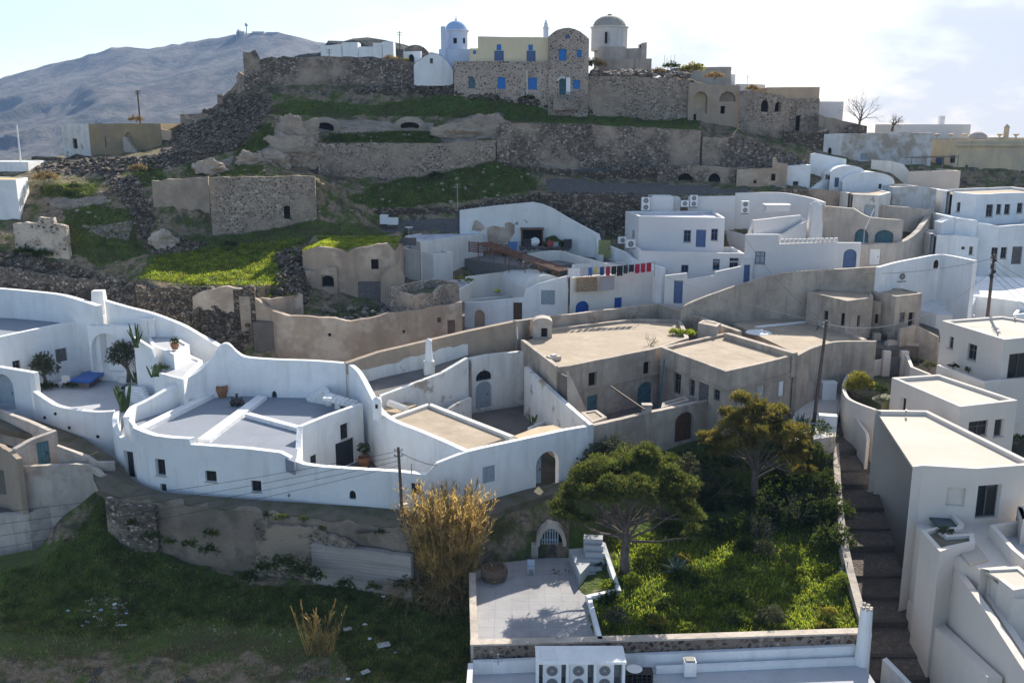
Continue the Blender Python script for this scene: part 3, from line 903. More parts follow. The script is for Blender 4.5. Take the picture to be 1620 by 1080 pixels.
for r_ in range(rowsn - 1):
 for k in range(m_ - 1):
  b.f.append((r_ * m_ + k, r_ * m_ + k + 1, (r_ + 1) * m_ + k + 1, (r_ + 1) * m_ + k))
hill = struct(b.build('hillside', hill_m, smooth=True))
ca = hill.data.color_attributes.new('cover', 'FLOAT_COLOR', 'POINT')
ca.data.foreach_set('color', [x for c_ in cov for x in c_])
ra = hill.data.attributes.new('road', 'FLOAT', 'POINT')
ra.data.foreach_set('value', rd)
# ---- far mountain
mtm, t, bs_, o = newmat('mountain_rock')
p = pos(t)
k1 = ramp(t, noise_n(t, pos(t, (1, 1, 0.5)), 0.006, 10, 0.68), 0.38, 0.62)
k2 = ramp(t, noise_n(t, pos(t, (1, 0.6, 0.25)), 0.016, 10, 0.72), 0.44, 0.56)
c = mix(t, k1, (0.022, 0.03, 0.022), (0.11, 0.098, 0.078))
c = mix(t, k2, c, mix(t, 0.55, c, (0.26, 0.225, 0.185)))
t.links.new(c, bs_.inputs['Base Color']); bs_.inputs['Roughness'].default_value = 1.0
bump(t, bs_, noise_n(t, pos(t, (1, 1, 0.6)), 0.02, 9, 0.7), 1.0, 25)
MR = [(-700, 225), (-300, 176), (-100, 144), (0, 125), (75, 103), (130, 90), (180, 75), (205, 74), (235, 78), (300, 67), (375, 55), (400, 52), (440, 53), (480, 60), (505, 68), (530, 70), (565, 66), (600, 68), (640, 80), (760, 130), (880, 195), (1000, 218), (1700, 245)]
b = MB()
MX = list(range(-700, 1701, 12))
ML = [(330, 1250), (268, 1300), (None, None)]
NR = 44
for r_ in range(NR + 9):
 for px in MX:
  ridge = interp(px, MR)[0]
  if r_ <= NR:
   s_ = r_ / NR
   py = lerp(275, ridge, s_)
   Y = 1350 + 1250 * s_ ** 1.15
   q = Q(px, py, Y)
   am = math.sin(math.pi * min(1, s_ * 1.02)) ** 0.7 if s_ < 1 else 0
   rn = 1 - abs(noise.noise(Vector((q.x * 0.0045, q.y * 0.0018, 3))))
   rn2 = 1 - abs(noise.noise(Vector((q.x * 0.012, q.y * 0.004, 7))))
   q.y -= am * (250 * (rn - 0.6) + 120 * (rn2 - 0.6))
   q.z += 5 * noise.noise(Vector((px * 0.09, r_ * 0.3, 0)))
  else:
   s_ = (r_ - NR) / 8
   q = Q(px, ridge, 2600)
   q = Vector((q.x, q.y + 700 * s_, lerp(q.z, -90, s_)))
  b.v.append(tuple(q))
m_ = len(MX)
for r_ in range(NR + 8):
 for k in range(m_ - 1):
  b.f.append((r_ * m_ + k, r_ * m_ + k + 1, (r_ + 1) * m_ + k + 1, (r_ + 1) * m_ + k))
struct(b.build('mountain', mtm, smooth=True))
# ---- haze
hb = MB()
hb.box((0, 90, -92), (7200, 7200, 480))
hz = stuff(hb.build('haze', soil))
hm = bpy.data.materials.new('haze_air')
hm.use_nodes = True
t = hm.node_tree; t.nodes.clear()
o = N(t, 'ShaderNodeOutputMaterial'); pv = N(t, 'ShaderNodeVolumePrincipled')
pv.inputs['Color'].default_value = (0.33, 0.54, 0.95, 1)
pv.inputs['Density'].default_value = 0.00013
pv.inputs['Anisotropy'].default_value = 0.0
t.links.new(pv.outputs['Volume'], o.inputs['Volume'])
hz.data.materials.clear(); hz.data.materials.append(hm)
# ================================================================ CASTLE HILL
def op(x0, y0, x1, y1, style='win', frame=None, name=None, **k):
 d = dict(rect=(x0, y0, x1, y1), style=style, frame=frame, name=name or {'win': 'window', 'door': 'door', 'shutter': 'shutter', 'void': 'opening', 'glassdoor': 'glass_door', 'hole': 'opening'}[style])
 d.update(k)
 return d
def qwall(name, label, tops, h, mat, th=0.6, jit=0.25, step=0.8, ops=(), cat='wall', cap=0.0, capm=None, group=None):
 pp = [Q(*q) for q in tops]
 zt = [q.z for q in pp]
 zb = [z - fz(h, i) for i, z in enumerate(zt)]
 return wallthing(name, label, None, zt, zb, mat, th=th, cat=cat, jit=jit, step=step, ops=ops, cap=cap, capm=capm, pts=pp, group=group)
def qblock(par, tops, depth, h, wm, rm, ops=(), name='wall', lip=0.25, th=0.4, jit=0.0, step=0.0, roof=True, skew=0.0, roofname='roof'):
 f = [Q(*q) for q in tops]
 bk = [q + Vector((skew, depth, 0)) for q in reversed(f)]
 pp = f + bk
 return block(par, None, None, [q.z - fz(h, 0) for q in pp], wm, rm, lip=lip, th=th, ops=ops, name=name, jit=jit, step=step, pts=pp, roof=roof, roofname=roofname)
def qthing(name, label, cat, at_, group=None):
 return thing(name, Q(*at_), label, cat, group)
qwall('terrace_wall', 'tall brown mortared stone terrace wall with a small dark doorway, above the sunny grass strip', [(330, 280, 116.2), (415, 280, 116.6), (498, 279, 117.4)], 9.0, castle_st, jit=0.15,
 ops=[op(449, 326, 459, 346, 'void')])
qwall('terrace_wall', 'smooth pale tuff retaining face joined to the left end of the tall mortared terrace wall', [(240, 287, 116.8), (275, 283, 117), (329, 280, 117.3)], 8.5, tuff, jit=0.25)
qwall('terrace_wall', 'long grey stone terrace wall below the two caves', [(502, 227, 128.6), (600, 227, 130.5), (700, 226, 131.0), (784, 222, 131.5)], 6.2, castle_st, jit=0.2)
qwall('terrace_wall', 'high rubble terrace wall below the grassy strip of the castle bastion', [(786, 196, 131.4), (860, 195, 132.2), (930, 198, 132.8), (1000, 201, 133.0), (1109, 206, 133.0)], 7.2, mix_rub, jit=0.12)
qwall('terrace_wall', 'rubble terrace wall falling to the right above the brown ruined house', [(1112, 217, 133.0), (1186, 219, 132.6), (1240, 238, 132.2), (1290, 262, 131.5)], [5.5, 5.5, 5, 3.5], mix_rub, jit=0.12)
qwall('terrace_wall', 'low dark rubble wall edging the grey terrace under the high rubble wall', [(770, 257, 131.2), (860, 266, 131), (940, 272, 130.2), (1000, 270, 130), (1050, 262, 130)], 3.2, dark_rub, jit=0.3)
qwall('terrace_wall', 'stone wall with two low arches beside the brown ruined house', [(1040, 262, 129.6), (1110, 262, 129.4), (1168, 267, 129.0)], 4.2, mix_rub, jit=0.1,
 ops=[op(1072, 274, 1096, 291, 'void', arch=0.7), op(1120, 274, 1140, 300, 'void', arch=0.5)])
qwall('terrace_wall', 'dark rubble wall under the dirt road, left of the white house with rooftop air conditioners', [(855, 310, 124.4), (930, 308, 123.6), (1000, 309, 123.4), (1050, 311, 123)], [4, 6, 6, 6], dark_rub, jit=0.25)
qwall('terrace_wall', 'low loose rubble wall behind the grey road at the white gable wall', [(572, 332, 122.6), (640, 330, 123.2), (728, 328, 124), (800, 312, 125), (855, 306, 125.4)], 2.6, dark_rub, jit=0.35)
qwall('terrace_wall', 'low pale rubble wall along the foot of the ruined castle wall', [(425, 141, 143.0), (500, 143, 143.3), (560, 145, 143.6), (640, 136, 144.0)], [2.2, 2.2, 2.4, 1.5], mix_rub, jit=0.3)
qwall('terrace_wall', 'sloping stone footing under the blue shuttered stone house', [(755, 141, 141.9), (850, 152, 141.9), (905, 158, 141.9), (938, 172, 142.2)], [1.6, 2.4, 2.6, 2.0], mix_rub, jit=0.2)
qwall('terrace_wall', 'crumbling rubble wall stepping down the left slope under the old farmhouse', [(60, 258, 134), (110, 262, 132.5), (165, 272, 128), (215, 285, 123), (235, 310, 119)], [2.2, 2.2, 2.6, 4, 4], dark_rub, jit=0.5)
qwall('ruined_wall', 'ruined whitish stone wall with a stepped broken top on the left slope', [(20, 354, 109.5), (60, 352, 109.3), (62, 344, 109.3), (84, 344, 109.2), (86, 354, 109.2), (104, 356, 109)], [5.5, 6.5, 7, 7, 6.5, 5], rubble('whitish_ruin_stone', [(.2, .18, .16), (.5, .45, .4), (.35, .31, .27), (.62, .57, .52), (.12, .1, .09)], (.48, .42, .36), 2.4, .16, patch=(.56, .5, .43), ps=.4, plo=.48, phi=.56), jit=0.25, step=0.5)
qwall('terrace_wall', 'dark drystone wall under the sunlit grass, behind the curved white wall', [(215, 454, 97.6), (300, 459, 96.2), (355, 456, 95.8), (402, 455, 95.8)], [4, 5, 5, 4.5], dark_rub, jit=0.4, step=0.5)
qwall('terrace_wall', 'brown plastered retaining wall between the drystone wall and the ruined yard', [(304, 468, 95.8), (330, 456, 95.6), (360, 453, 95.7), (384, 456, 96)], 5.5, brown, jit=0.25, step=0.5)
qwall('terrace_wall', 'tumbled grey rubble wall at the far left above the white house yard', [(-40, 418, 106), (20, 424, 106), (60, 434, 105.5), (120, 440, 105), (200, 446, 104)], 2.6, mix_rub, jit=0.5, step=0.5)
qwall('terrace_wall', 'short rubble wall under the tan ruined house by the right castle end', [(1240, 207, 139.2), (1276, 210, 139), (1312, 206, 138.8)], 4.0, dark_rub, jit=0.4)
w_, _ = qwall('castle_wall', 'ruined castle wall of patched rubble on the hilltop, left of the blue church', [(384, 84, 143.2), (404, 80, 143.6), (412, 92, 143.8), (430, 91, 144), (530, 89, 144.2), (600, 92, 144.6), (645, 97, 144.8), (700, 107, 145)], [7, 7, 6.5, 6, 6, 5.5, 5, 4], mix_rub, th=1.2, jit=0.25)
qwall('castle_wall', 'broken end of the castle wall standing behind the dark rubble slope', [(374, 120, 144.5), (378, 115, 144), (386, 118, 143.8)], [4, 5, 5], castle_st, th=0.8, jit=0.4, step=0.4)
qwall('castle_wall', 'huge mortared bastion wall right of the blue shuttered house, with faint vertical seams', [(931, 121, 142.2), (1000, 121, 142.6), (1060, 124, 142.9), (1090, 129, 143)], [8, 8, 8, 8], castle_st, th=1.2, jit=0.15)
ra = qwall('castle_wall', 'plastered ruin wall with a tall arched niche and a lunette right of the bastion', [(1090, 131, 142.3), (1130, 134, 142.2), (1171, 136, 142.0)], 9.0, brown2, th=1.6, jit=0.1,
  ops=[op(1097, 145, 1119, 180, 'void', arch=0.35, pane=beige), op(1138, 145, 1164, 161, 'void', arch=0.8, pane=cement), op(1140, 168, 1147, 180, 'void'), op(1097, 181, 1101.5, 194, 'void')])
qwall('castle_wall', 'rounded ruin with two arched windows beside the tan building', spline([(1171, 143, 141.4), (1195, 145, 140.2), (1220, 148, 139.9), (1240, 152, 140.3), (1250, 160, 142.0)], 4), 8.5, castle_st, th=0.8, jit=0.15,
 ops=[op(1204, 158, 1216, 177, 'void', arch=0.5), op(1226, 161, 1236, 177, 'void', arch=0.5)])
h = qthing('stone_house', 'long hilltop house with yellow upper floor, stone base and bright blue shutters', 'house', (820, 145, 142))
qblock(h, [(718, 97, 141.6), (868, 97, 141.6)], 11, 7.5, house_st, screed,
 ops=[op(741, 121, 751.5, 140, 'door', teal, arch=0.4, depth=0.25), op(787, 122.5, 799.5, 141, 'shutter', blue), op(835.7, 123, 849.5, 142, 'shutter', blue)], name='stone_wall', lip=0.1, th=0.7)
qblock(h, [(756, 58, 142.4), (867.5, 59.5, 142.4)], 8, 4.2, yellow, screed, name='upper_wall',
 ops=[op(782, 80.5, 797, 96.5, 'door', slate, 'balcony_door', depth=0.12), op(833, 80.5, 847.4, 97, 'door', slate, 'balcony_door', depth=0.12), op(785.7, 70.5, 793, 80, 'shutter', blue, depth=0.1), op(836, 71, 843, 80, 'shutter', blue, depth=0.1)])
qblock(h, [(743, 77, 142.3), (756, 77, 142.3)], 6, 2.3, yellow, screed, name='side_wall', ops=[op(748, 80, 753.5, 86, 'shutter', blue, depth=0.1)])
pp = [Q(867.8, 95, 141.3), Q(931.5, 95, 141.3)]
zt_ = [Q(p[0], p[1], 141.3).z for p in ((867.8, 58), (874, 52), (881, 47.5), (890, 45), (899, 44), (908, 46), (917, 50), (925, 56), (931.5, 62))]
xs = [Q(p, 95, 141.3).x for p in (867.8, 874, 881, 890, 899, 908, 917, 925, 931.5)]
fpts = [(x, 141.3) for x in xs]
bpts = [(x, 150.0) for x in reversed(xs)]
wl = Wall(fpts + bpts, 26.5, zt_ + zt_[::-1], 0.7, closed=True)
for q in (op(884, 78, 896, 96, 'shutter', blue), op(912.7, 79, 920, 91, 'shutter', blue), op(894, 55, 902, 61.5, 'shutter', slate, arch=0.4), op(885, 121, 895, 150, 'door', teal, arch=0.25, depth=0.5), op(906.5, 127, 917.4, 141, 'shutter', blue)):
 wl.opening(**q)
wl.make(house_st, h, 'gable_wall')
rb_ = MB()
top = [(x, z) for x, z in zip(xs, zt_)]
for y0, y1 in ((141.5, 149.8),):
 vs = [(x, y0, z - 0.12) for x, z in top] + [(x, y1, z - 0.12) for x, z in top]
 n = len(top)
 rb_.add(vs, [(i, i + 1, n + i + 1, n + i) for i in range(n - 1)])
rb_.build('vaulted_roof', cement, h)
fb = MB()      # white door surround and railing
a, c_ = Q(895.5, 149, 141.15), Q(902, 149, 141.15)
fb.box((a.x + 0.3, 141.22, Q(898, 149, 141.2).z), (0.6, 0.12, 2.3))
for k in range(7):
 q = Q(883 + k * 1.6, 122.5 + abs(k - 4) ** 2 * 0.25, 141.2); fb.box((q.x, 141.24, q.z - 0.15), (0.2, 0.1, 0.3))
fb.build('door_surround', white, h)
pb = MB()
q = Q(833.7, 150, 141.3); pb.tube([q, Q(833.7, 112, 141.3)], 0.06)
pb.build('drainpipe', acwhite, h)
rbb = MB()
for k in range(9):
 q = Q(882 + k * 3.6, 156, 140.9); rbb.tube([q, q + Vector((0, 0, 1.0))], 0.03, 4)
rbb.tube([Q(882, 146.6, 140.9), Q(911, 146.6, 140.9)], 0.04, 4)
rbb.build('balcony_rail', teal, h)
b = MB()
q = Q(895, 156.5, 141.0)
b.box((q.x, 140.9, q.z - 1.6), (3.6, 0.7, 1.6))
b.build('landing', castle_st, h)
h = qthing('church', 'pale blue domed church with a bell pillar on the hilltop', 'church', (720, 95, 146))
qblock(h, [(694, 78, 146), (745, 78, 146)], 8, 6.0, blushwash, blushwash, lip=0.1)
qblock(h, [(697, 42, 145.6), (704.5, 42, 145.6)], 1.2, 5.5, blushwash, blushwash, name='bell_pillar', lip=0.05, th=0.3)
c_ = Q(722, 78, 148.5)
db = MB(); db.lathe([(1.72, -0.6), (1.72, 2.45), (1.95, 2.5), (1.95, 2.7), (1.7, 2.75)], c_, 20); dr = db.build('drum', blushwash, h)
wb = MB()
for px in (720, 733):
 q = Q(px, 69, 148.5 - 1.72 + (0.0 if px == 720 else 0.45)); wb.box((q.x, q.y + 0.05, q.z), (0.5, 0.2, 0.75));
wb.build('window', dark, dr)
db = MB(); db.lathe([(1.62 * math.cos(a), 2.7 + 1.35 * math.sin(a)) for a in [i * math.pi / 2 / 9 for i in range(9)]] + [(0.16, 4.05), (0.1, 4.3), (0.04, 4.5), (0.03, 4.9)], c_, 20); db.build('dome', bluedome, h, smooth=False)
h = qthing('chapel', 'small white barrel-vaulted chapel with a tiny square window beside the blue church', 'chapel', (687, 135, 144))
xs = [(655, 104), (659, 99), (665, 95), (672, 90), (680, 86), (686, 84.5), (693, 86), (700, 90), (706, 96), (712, 103), (717, 112)]
b0 = [Q(px, 110, 144.2) for px, py in xs]; zt2 = [Q(px, py, 144.2).z for px, py in xs]
zl = Q(690, 136, 144.2).z
wl = Wall([(q.x, 143.9) for q in b0] + [(q.x, 151) for q in reversed(b0)], zl, zt2 + zt2[::-1], 0.35, closed=True)
wl.opening(**op(680, 92.5, 685, 100, 'win', charcoal, depth=0.15))
wl.make(white, h, 'wall')
rb_ = MB(); n = len(xs)
rb_.add([(q.x, 143.92, z + 0.06) for q, z in zip(b0, zt2)] + [(q.x, 151, z + 0.06) for q, z in zip(b0, zt2)], [(i, i + 1, n + i + 1, n + i) for i in range(n - 1)])
rb_.build('vaulted_roof', white, h, smooth=True)
h = qthing('house', 'small white house front with a dark arch under a mounded stone roof', 'house', (650, 100, 147))
qblock(h, [(638, 82, 147), (666, 81, 147)], 4, 2.6, white, cement, ops=[op(645, 86, 655.5, 98.5, 'void', arch=0.5)])
b = MB(); vaultmesh(b, Q(633, 95, 149), Q(633, 95, 149) + Vector((0, 4, 0)), (4.6, 0, 0), 2.2); b.build('vaulted_roof', mix_rub, h)
h = qthing('church', 'weathered grey stone church with an octagonal drum and a round grey dome', 'church', (965, 95, 156))
qblock(h, [(947, 74, 154), (990, 74, 154)], 8, 5, cement_lt, cement_lt, lip=0.05)
qblock(h, [(989, 77, 154.5), (1016, 76, 154.5)], 6, 4, cement, cement, lip=0.05, name='nave_wall')
qblock(h, [(1014, 69, 154.3), (1023.5, 67, 154.3)], 3, 4.6, cement_lt, cement_lt, lip=0.05, name='buttress')
qblock(h, [(958, 93, 152), (1031, 93, 152)], 5, 4, cement, screed, lip=0.15, name='forecourt_wall')
c_ = Q(963.5, 76, 157)
db = MB(); db.lathe([(2.85, -0.5), (2.85, 2.9), (3.05, 2.95), (3.05, 3.15), (2.7, 3.2)], c_, 8); dr = db.build('drum', plaster('pale_church_plaster', (0.62, 0.60, 0.57), var=0.1, streak=(0.4, 0.37, 0.33), st=0.5), h)
wb = MB(); q = Q(958.5, 69, 157 - 2.85); wb.box((q.x, q.y, q.z), (0.32, 0.35, 1.7)); wb.build('window', dark, dr)
db = MB(); db.lathe([(2.6 * math.cos(a), 3.15 + 1.75 * math.sin(a)) for a in [i * math.pi / 2 / 9 for i in range(9)]] + [(0.35, 4.9), (0.3, 5.1)], c_, 20); db.build('dome', domegrey, h)
h = qthing('bell_tower', 'slim white bell tower with a pointed top peeping over the yellow house', 'tower', (863.5, 60, 160))
c_ = Q(863.5, 62, 160)
b = MB(); b.lathe([(0.42, -2), (0.42, 1.6), (0.5, 1.65), (0.5, 1.8), (0.34, 1.9), (0.3, 2.3), (0.05, 3.0)], c_, 8); b.build('shaft', blushwash, h)
h = qthing('house', 'low grey flat-roofed house on the skyline above the plastered ruin wall', 'house', (1115, 128, 156))
qblock(h, [(1074, 107, 156), (1157, 106, 156)], 8, 4, cement_lt, cement)
h = qthing('house', 'small white cube at the right end of the grey skyline house', 'house', (1161, 128, 158)); qblock(h, [(1157, 118, 158), (1163.5, 118, 158)], 3, 3, white, white)
h = qthing('house', 'low pale flat building on the skyline between the rounded ruin and the grey house', 'house', (1190, 140, 156)); qblock(h, [(1168, 133, 156), (1211, 134, 156)], 6, 4, pinkwhite, cement)
h = qthing('house', 'tan building with an orange plaster top and a dark stone lower floor', 'house', (1260, 200, 144))
qblock(h, [(1214, 138.5, 144.6), (1297, 138, 144.6)], 9, 1.9, orange_p, screed, name='upper_wall')
qblock(h, [(1214, 156.2, 144.4), (1297, 156.2, 144.4)], 9, 5.6, castle_st, screed, name='stone_wall', lip=0.0, ops=[op(1258.5, 183, 1265.5, 207, 'void', depth=0.3), op(1280, 185, 1292, 207, 'void', depth=0.2, pane=castle_st)])
h = qthing('house', 'plain white cube house right of the tan building', 'house', (1315, 190, 146))
qblock(h, [(1296, 160.5, 146), (1335, 161, 146)], 8, 6, pinkwhite, white)
qwall('stone_wall', 'low brown stone wall under the white cube house by the bare tree', [(1296, 182, 143), (1330, 190, 142.5), (1372, 200, 142)], 3, mix_rub)
h = qthing('ruined_house', 'brown plastered ruined house with a curled parapet above the stepped white houses', 'house', (1205, 300, 128))
qblock(h, [(1166, 268, 128), (1222, 266, 128), (1223, 250, 128), (1228, 249, 128), (1231, 258, 128), (1246, 259, 128)], 5, 5.2, brown, screed, step=0.8, jit=0.06,
 ops=[op(1192, 284, 1197, 290, 'void'), op(1219, 275, 1227, 286, 'void'), op(1217, 292, 1226, 302, 'shutter', paleblue)], lip=1.6)
for (cx, cy, Y, rx, rz, lab) in ((513, 203, 135.2, 1.35, 0.75, 'low dark cave mouth at the left under the castle grass'), (648, 200, 136.6, 1.35, 0.55, 'oval dark cave mouth in the middle of the grassy bank')):
 h = qthing('cave', lab, 'cave', (cx, cy, Y))
 q = Q(cx, cy, Y)
 b = MB(); n = 20
 rim = [(q.x + (rx + 0.16) * math.cos(2 * math.pi * i / n), q.y + 0.05, q.z + (rz + 0.14) * math.sin(2 * math.pi * i / n)) for i in range(n)]
 mid = [(q.x + rx * math.cos(2 * math.pi * i / n), q.y + 0.0, q.z + rz * math.sin(2 * math.pi * i / n)) for i in range(n)]
 out = [(q.x + (rx + 0.9) * math.cos(2 * math.pi * i / n), q.y + 0.5, q.z + (rz + 0.8) * math.sin(2 * math.pi * i / n)) for i in range(n)]
 inn = [(x, q.y + 1.8, z) for x, y, z in mid]
 b.add(out + rim + mid + inn, [(j * n + i, j * n + (i + 1) % n, (j + 1) * n + (i + 1) % n, (j + 1) * n + i) for j in range(3) for i in range(n)])
 b.build('rim', tuff, h, smooth=True)
 b = MB(); b.add([(x, y - 1.2, z) for x, y, z in inn], [tuple(range(n))]); b.build('hollow', dark, h)
def outcrop(label, blobs, mat=tuff, name='rock_outcrop', cat='rock'):
 b = MB()
 for i, (px, py, Y, r, sq) in enumerate(blobs):
  n0 = len(b.v); b.blob(Q(px, py, Y), r, sq, 5 if name == 'rock_outcrop' else 3, 0.5, i + px)
  c0 = Q(px, py, Y)
  for j in range(n0, len(b.v)):
   q = Vector(b.v[j]); k = 1 + .22 * noise.noise(q * .7) + .16 * noise.noise(Vector((q.x, q.y, q.z * 2.2)) * 1.6) + .08 * noise.noise(q * 4)
   b.v[j] = tuple(c0 + (q - c0) * k)
 return tag(b.build(name, mat), label, cat)
outcrop('bulging pale tuff outcrop with a small hollow left of the long terrace wall', [(472, 215, 130.5, 2.6, (1.0, 0.4, 1.0)), (455, 240, 128, 2.3, (1.2, 0.4, 1.0)), (484, 245, 128.8, 1.9, (1.0, 0.5, 1.0)), (430, 252, 126.2, 1.9, (1.2, .6, .7))])
outcrop('small tuff knob under the dark rubble slope', [(395, 255, 124.5, 1.6, (1.2, .7, .8)), (330, 268, 121, 1.5, (1.3, .7, .7))])
outcrop('slanting pale tuff bank right of the oval cave', [(722, 208, 135, 1.9, (1.9, .4, .55)), (768, 200, 135.5, 2.1, (1.5, .4, .75))])
outcrop('grey boulder half sunk in the grass under the tall terrace wall', [(258, 381, 111, 1.3, (1.1, .8, .9))], cement)
h = qthing('farmhouse', 'old flat-roofed farmhouse with a whitewashed end and ochre walls on the left ridge', 'house', (175, 250, 142))
f_ = [Q(97, 196, 143.5), Q(139, 196, 141.0), Q(195, 195.5, 142), Q(254, 195.5, 143)]
bk = [q + Vector((1, 8, 0)) for q in reversed(f_)]
wl = Wall(f_ + bk, 15.5, [q.z for q in f_ + bk], 0.4, closed=True)
for q in (op(116, 220, 122, 235, 'win', charcoal), op(166, 217, 175, 233, 'void', pane=brown), op(199, 209, 208, 233, 'void', arch=0.3, pane=ochre)): wl.opening(**q)
wl.make(ochre, h, 'wall')
r_ = MB(); r_.prism(inset(f_ + bk, 0.2), f_[0].z - 0.35, f_[0].z - 0.2); r_.build('roof', screed, h)
wl = Wall([Q(96.8, 196.2, 143.4), Q(139.2, 196.2, 140.9)], 15, [f_[0].z + .02, f_[1].z + .02], 0.08)
wl.opening(**op(115.5, 219, 122.5, 236, 'hole')); wl.make(white_dirty, h, 'whitewashed_end')
b = MB()
for k in range(6):
 q = Q(197 + k * 3.2, 217 + k * 4.4, 140.6 - k * 0.1); b.box((q.x, q.y + 0.4, q.z - 2), (0.5, 1.0, 2))
b.build('stair', cement_lt, h)
qwall('ruined_wall', 'low orange wall stub at the right end of the ochre farmhouse', [(255, 205, 143), (270, 206, 143)], 1.5, orange_p)
qwall('ruined_wall', 'dark rubble wall in front of the whitewashed farmhouse end', [(50, 250, 137), (100, 247, 137), (140, 246, 136.5)], 2.4, dark_rub, jit=.4)
h = qthing('shed', 'flat-roofed brown stone shed at the top of the dark rubble slope', 'house', (318, 200, 147))
qblock(h, [(285, 181, 147), (345, 179, 146), (358, 178, 146.6)], 5, 3.2, castle_st, screed)
b = MB(); q = Q(350, 178, 145.8); b.box((q.x, q.y, q.z), (0.9, 0.6, 2.6), 0, 0.8); b.build('stub', castle_st, h)
def mast(label, px, pyb, pyt, Y, mat=metal, r=0.05, name='antenna_mast', cat='antenna', arms=2):
 h = qthing(name, label, cat, (px, pyb, Y))
 a, c_ = Q(px, pyb, Y), Q(px, pyt, Y)
 b = MB(); b.tube([a, Vector((a.x, a.y, c_.z))], r, 5); b.build('pole', mat, h)
 if arms:
  b = MB()
  for k in range(arms):
   z = c_.z - 0.15 - 0.35 * k
   b.tube([(a.x - 0.4, a.y, z), (a.x + 0.4, a.y, z)], r * 0.5, 4)
  b.build('aerial', mat, h)
 return h
mast('tall thin mast with short arms by the castle wall, left of the chapel', 633, 97, 50, 146, polewood, 0.07)
mast('short mast on the ruined castle wall', 521, 91, 78, 145, polewood, 0.06)
for px, pt in ((1051, 87), (1055, 91), (1061, 88), (1067, 87)): mast('thin antenna in a row of four right of the grey domed church', px, 103, pt, 155, metal, 0.03, arms=0).__setitem__('group', 'antennas right of the domed church')
mast('thin aerial above the rounded ruin', 1182, 134, 118, 150, metal, 0.03)
mast('thin aerial on the tan building roof', 1240, 139, 128, 146, metal, 0.025)
h = mast('leaning wooden utility pole behind the old farmhouse', 222, 196, 143, 150, polewood, 0.13, 'utility_pole', 'pole')
h = qthing('radar_station', 'distant radar station with a ball-topped tower on the mountain summit', 'radar station', (400, 54, 2590))
b = MB()
for px0, px1, py in ((374, 386, 50), (399, 417, 50), (421, 441, 51), (376, 378, 47)):
 a, c_ = Q(px0, 60, 2590), Q(px1, py, 2590); b.box(((a.x + c_.x) / 2, 2600, a.z), (c_.x - a.x, 20, c_.z - a.z))
b.build('building', cement, h)
b = MB(); q = Q(390, 58, 2590); b.tube([q, Q(390, 42, 2590)], 1.4, 6); b.build('tower', metal, h)
b = MB(); b.blob(Q(389.5, 39.5, 2590), 4.2, (1, 1, 1.1), 2, 0.0); b.build('radome', metal, h, smooth=True)
vil = []
random.seed(5)
for i, (px0, px1, py0, py1, lab) in enumerate([(507, 540, 70, 78, 'sloping white roof at the left of the village on the far shoulder'), (541, 566, 67, 76, 'white far-off house right of the sloping white roof'), (567, 620, 74, 82, 'long white far-off house just above the ruined castle wall'), (590, 604, 68, 75, 'small white far-off house above the long white one'), (605, 622, 66, 74, 'pale far-off house at the right end of the shoulder village')]):
 h = qthing('distant_house', lab, 'house', (px0, py1, 420), 'white houses on the far shoulder')
 qblock(h, [(px0, py0 + (3 if i == 0 else 0), 420 - i), (px1, py0, 420 - i)], 8, 9, white, white, lip=0.3)
b = MB()
for px, py, r_ in ((600, 108, 14), (560, 110, 13), (520, 116, 12), (640, 116, 13), (490, 128, 11), (680, 124, 12)): b.blob(Q(px, py, 455), r_, (1.6, 1, 0.9), 3, 0.4, px)
struct(b.build('far_shoulder_hill', mtm, smooth=True))
# ================================================================ MIDDLE ROW
# ---- brown ruin with a grass roof
h = thing('ruined_house', P(540, 480, 7.4), 'brown ruined house with grass on its roof and a ragged hole in its front', 'house')
tops = [(478, 398, 104.2), (505, 390, 103.6), (530, 392, 103.5), (548, 399, 103.5), (560, 393, 103.5), (590, 388, 103.6), (614, 384, 103.8), (625, 398, 104.5)]
qblock(h, tops, 9, [q for q in (7.5, 7.5, 7.5, 7.5, 7.5, 7.5, 7.5, 7.5)], brown, soil, lip=0.15, th=0.5,
 ops=[op(509, 436, 528, 453, 'void', arch=0.35), op(587, 410, 599, 426, 'void', bars=1), op(567, 445, 602, 480, 'door', greywood, depth=0.15)], step=0.5, jit=0.12, roof=False)
b = MB()
f = [Q(*q) for q in tops]
b.prism([(q.x, q.y + 0.3) for q in f] + [(q.x - 0.5, q.y + 9) for q in reversed(f)], [q.z - 0.5 for q in f] + [f[0].z + 0.3] * len(f), [q.z - 0.08 for q in f] + [f[0].z + 0.75] * len(f))
b.build('roof', soil, h)
wl = Wall([Q(483, 428, 103.4), Q(533, 424, 103.2)], [6.5, 6.5], [Q(483, 428, 103.4).z, Q(527, 424, 103.2).z], 0.4, jit=.25, step=.4)
wl.opening(**op(508.5, 435, 528, 454, 'hole')); wl.make(brown, h, 'buttress_wall')
wl = Wall([Q(603, 436, 103.0), Q(612, 430, 102.4), Q(628, 426, 102.2), Q(640, 440, 102.4)], 6.5, [Q(603, 436, 103).z, Q(612, 428, 102.4).z, Q(628, 420, 102.2).z, Q(640, 434, 102.4).z], 0.5, jit=.3, step=.4)
wl.make(brown2, h, 'lean_to_wall')
random.seed(3)
b = MB()
for k in range(150):
 px, py = random.uniform(440, 492), random.uniform(392, 475)
 b.blob(hsurf(px, py) + Vector((0, -random.random() * 1.5, 0.1)), random.uniform(0.18, 0.5), (1, 1, .8), 1, 0.5, k)
stuff(b.build('fallen_stones', dark_rub))
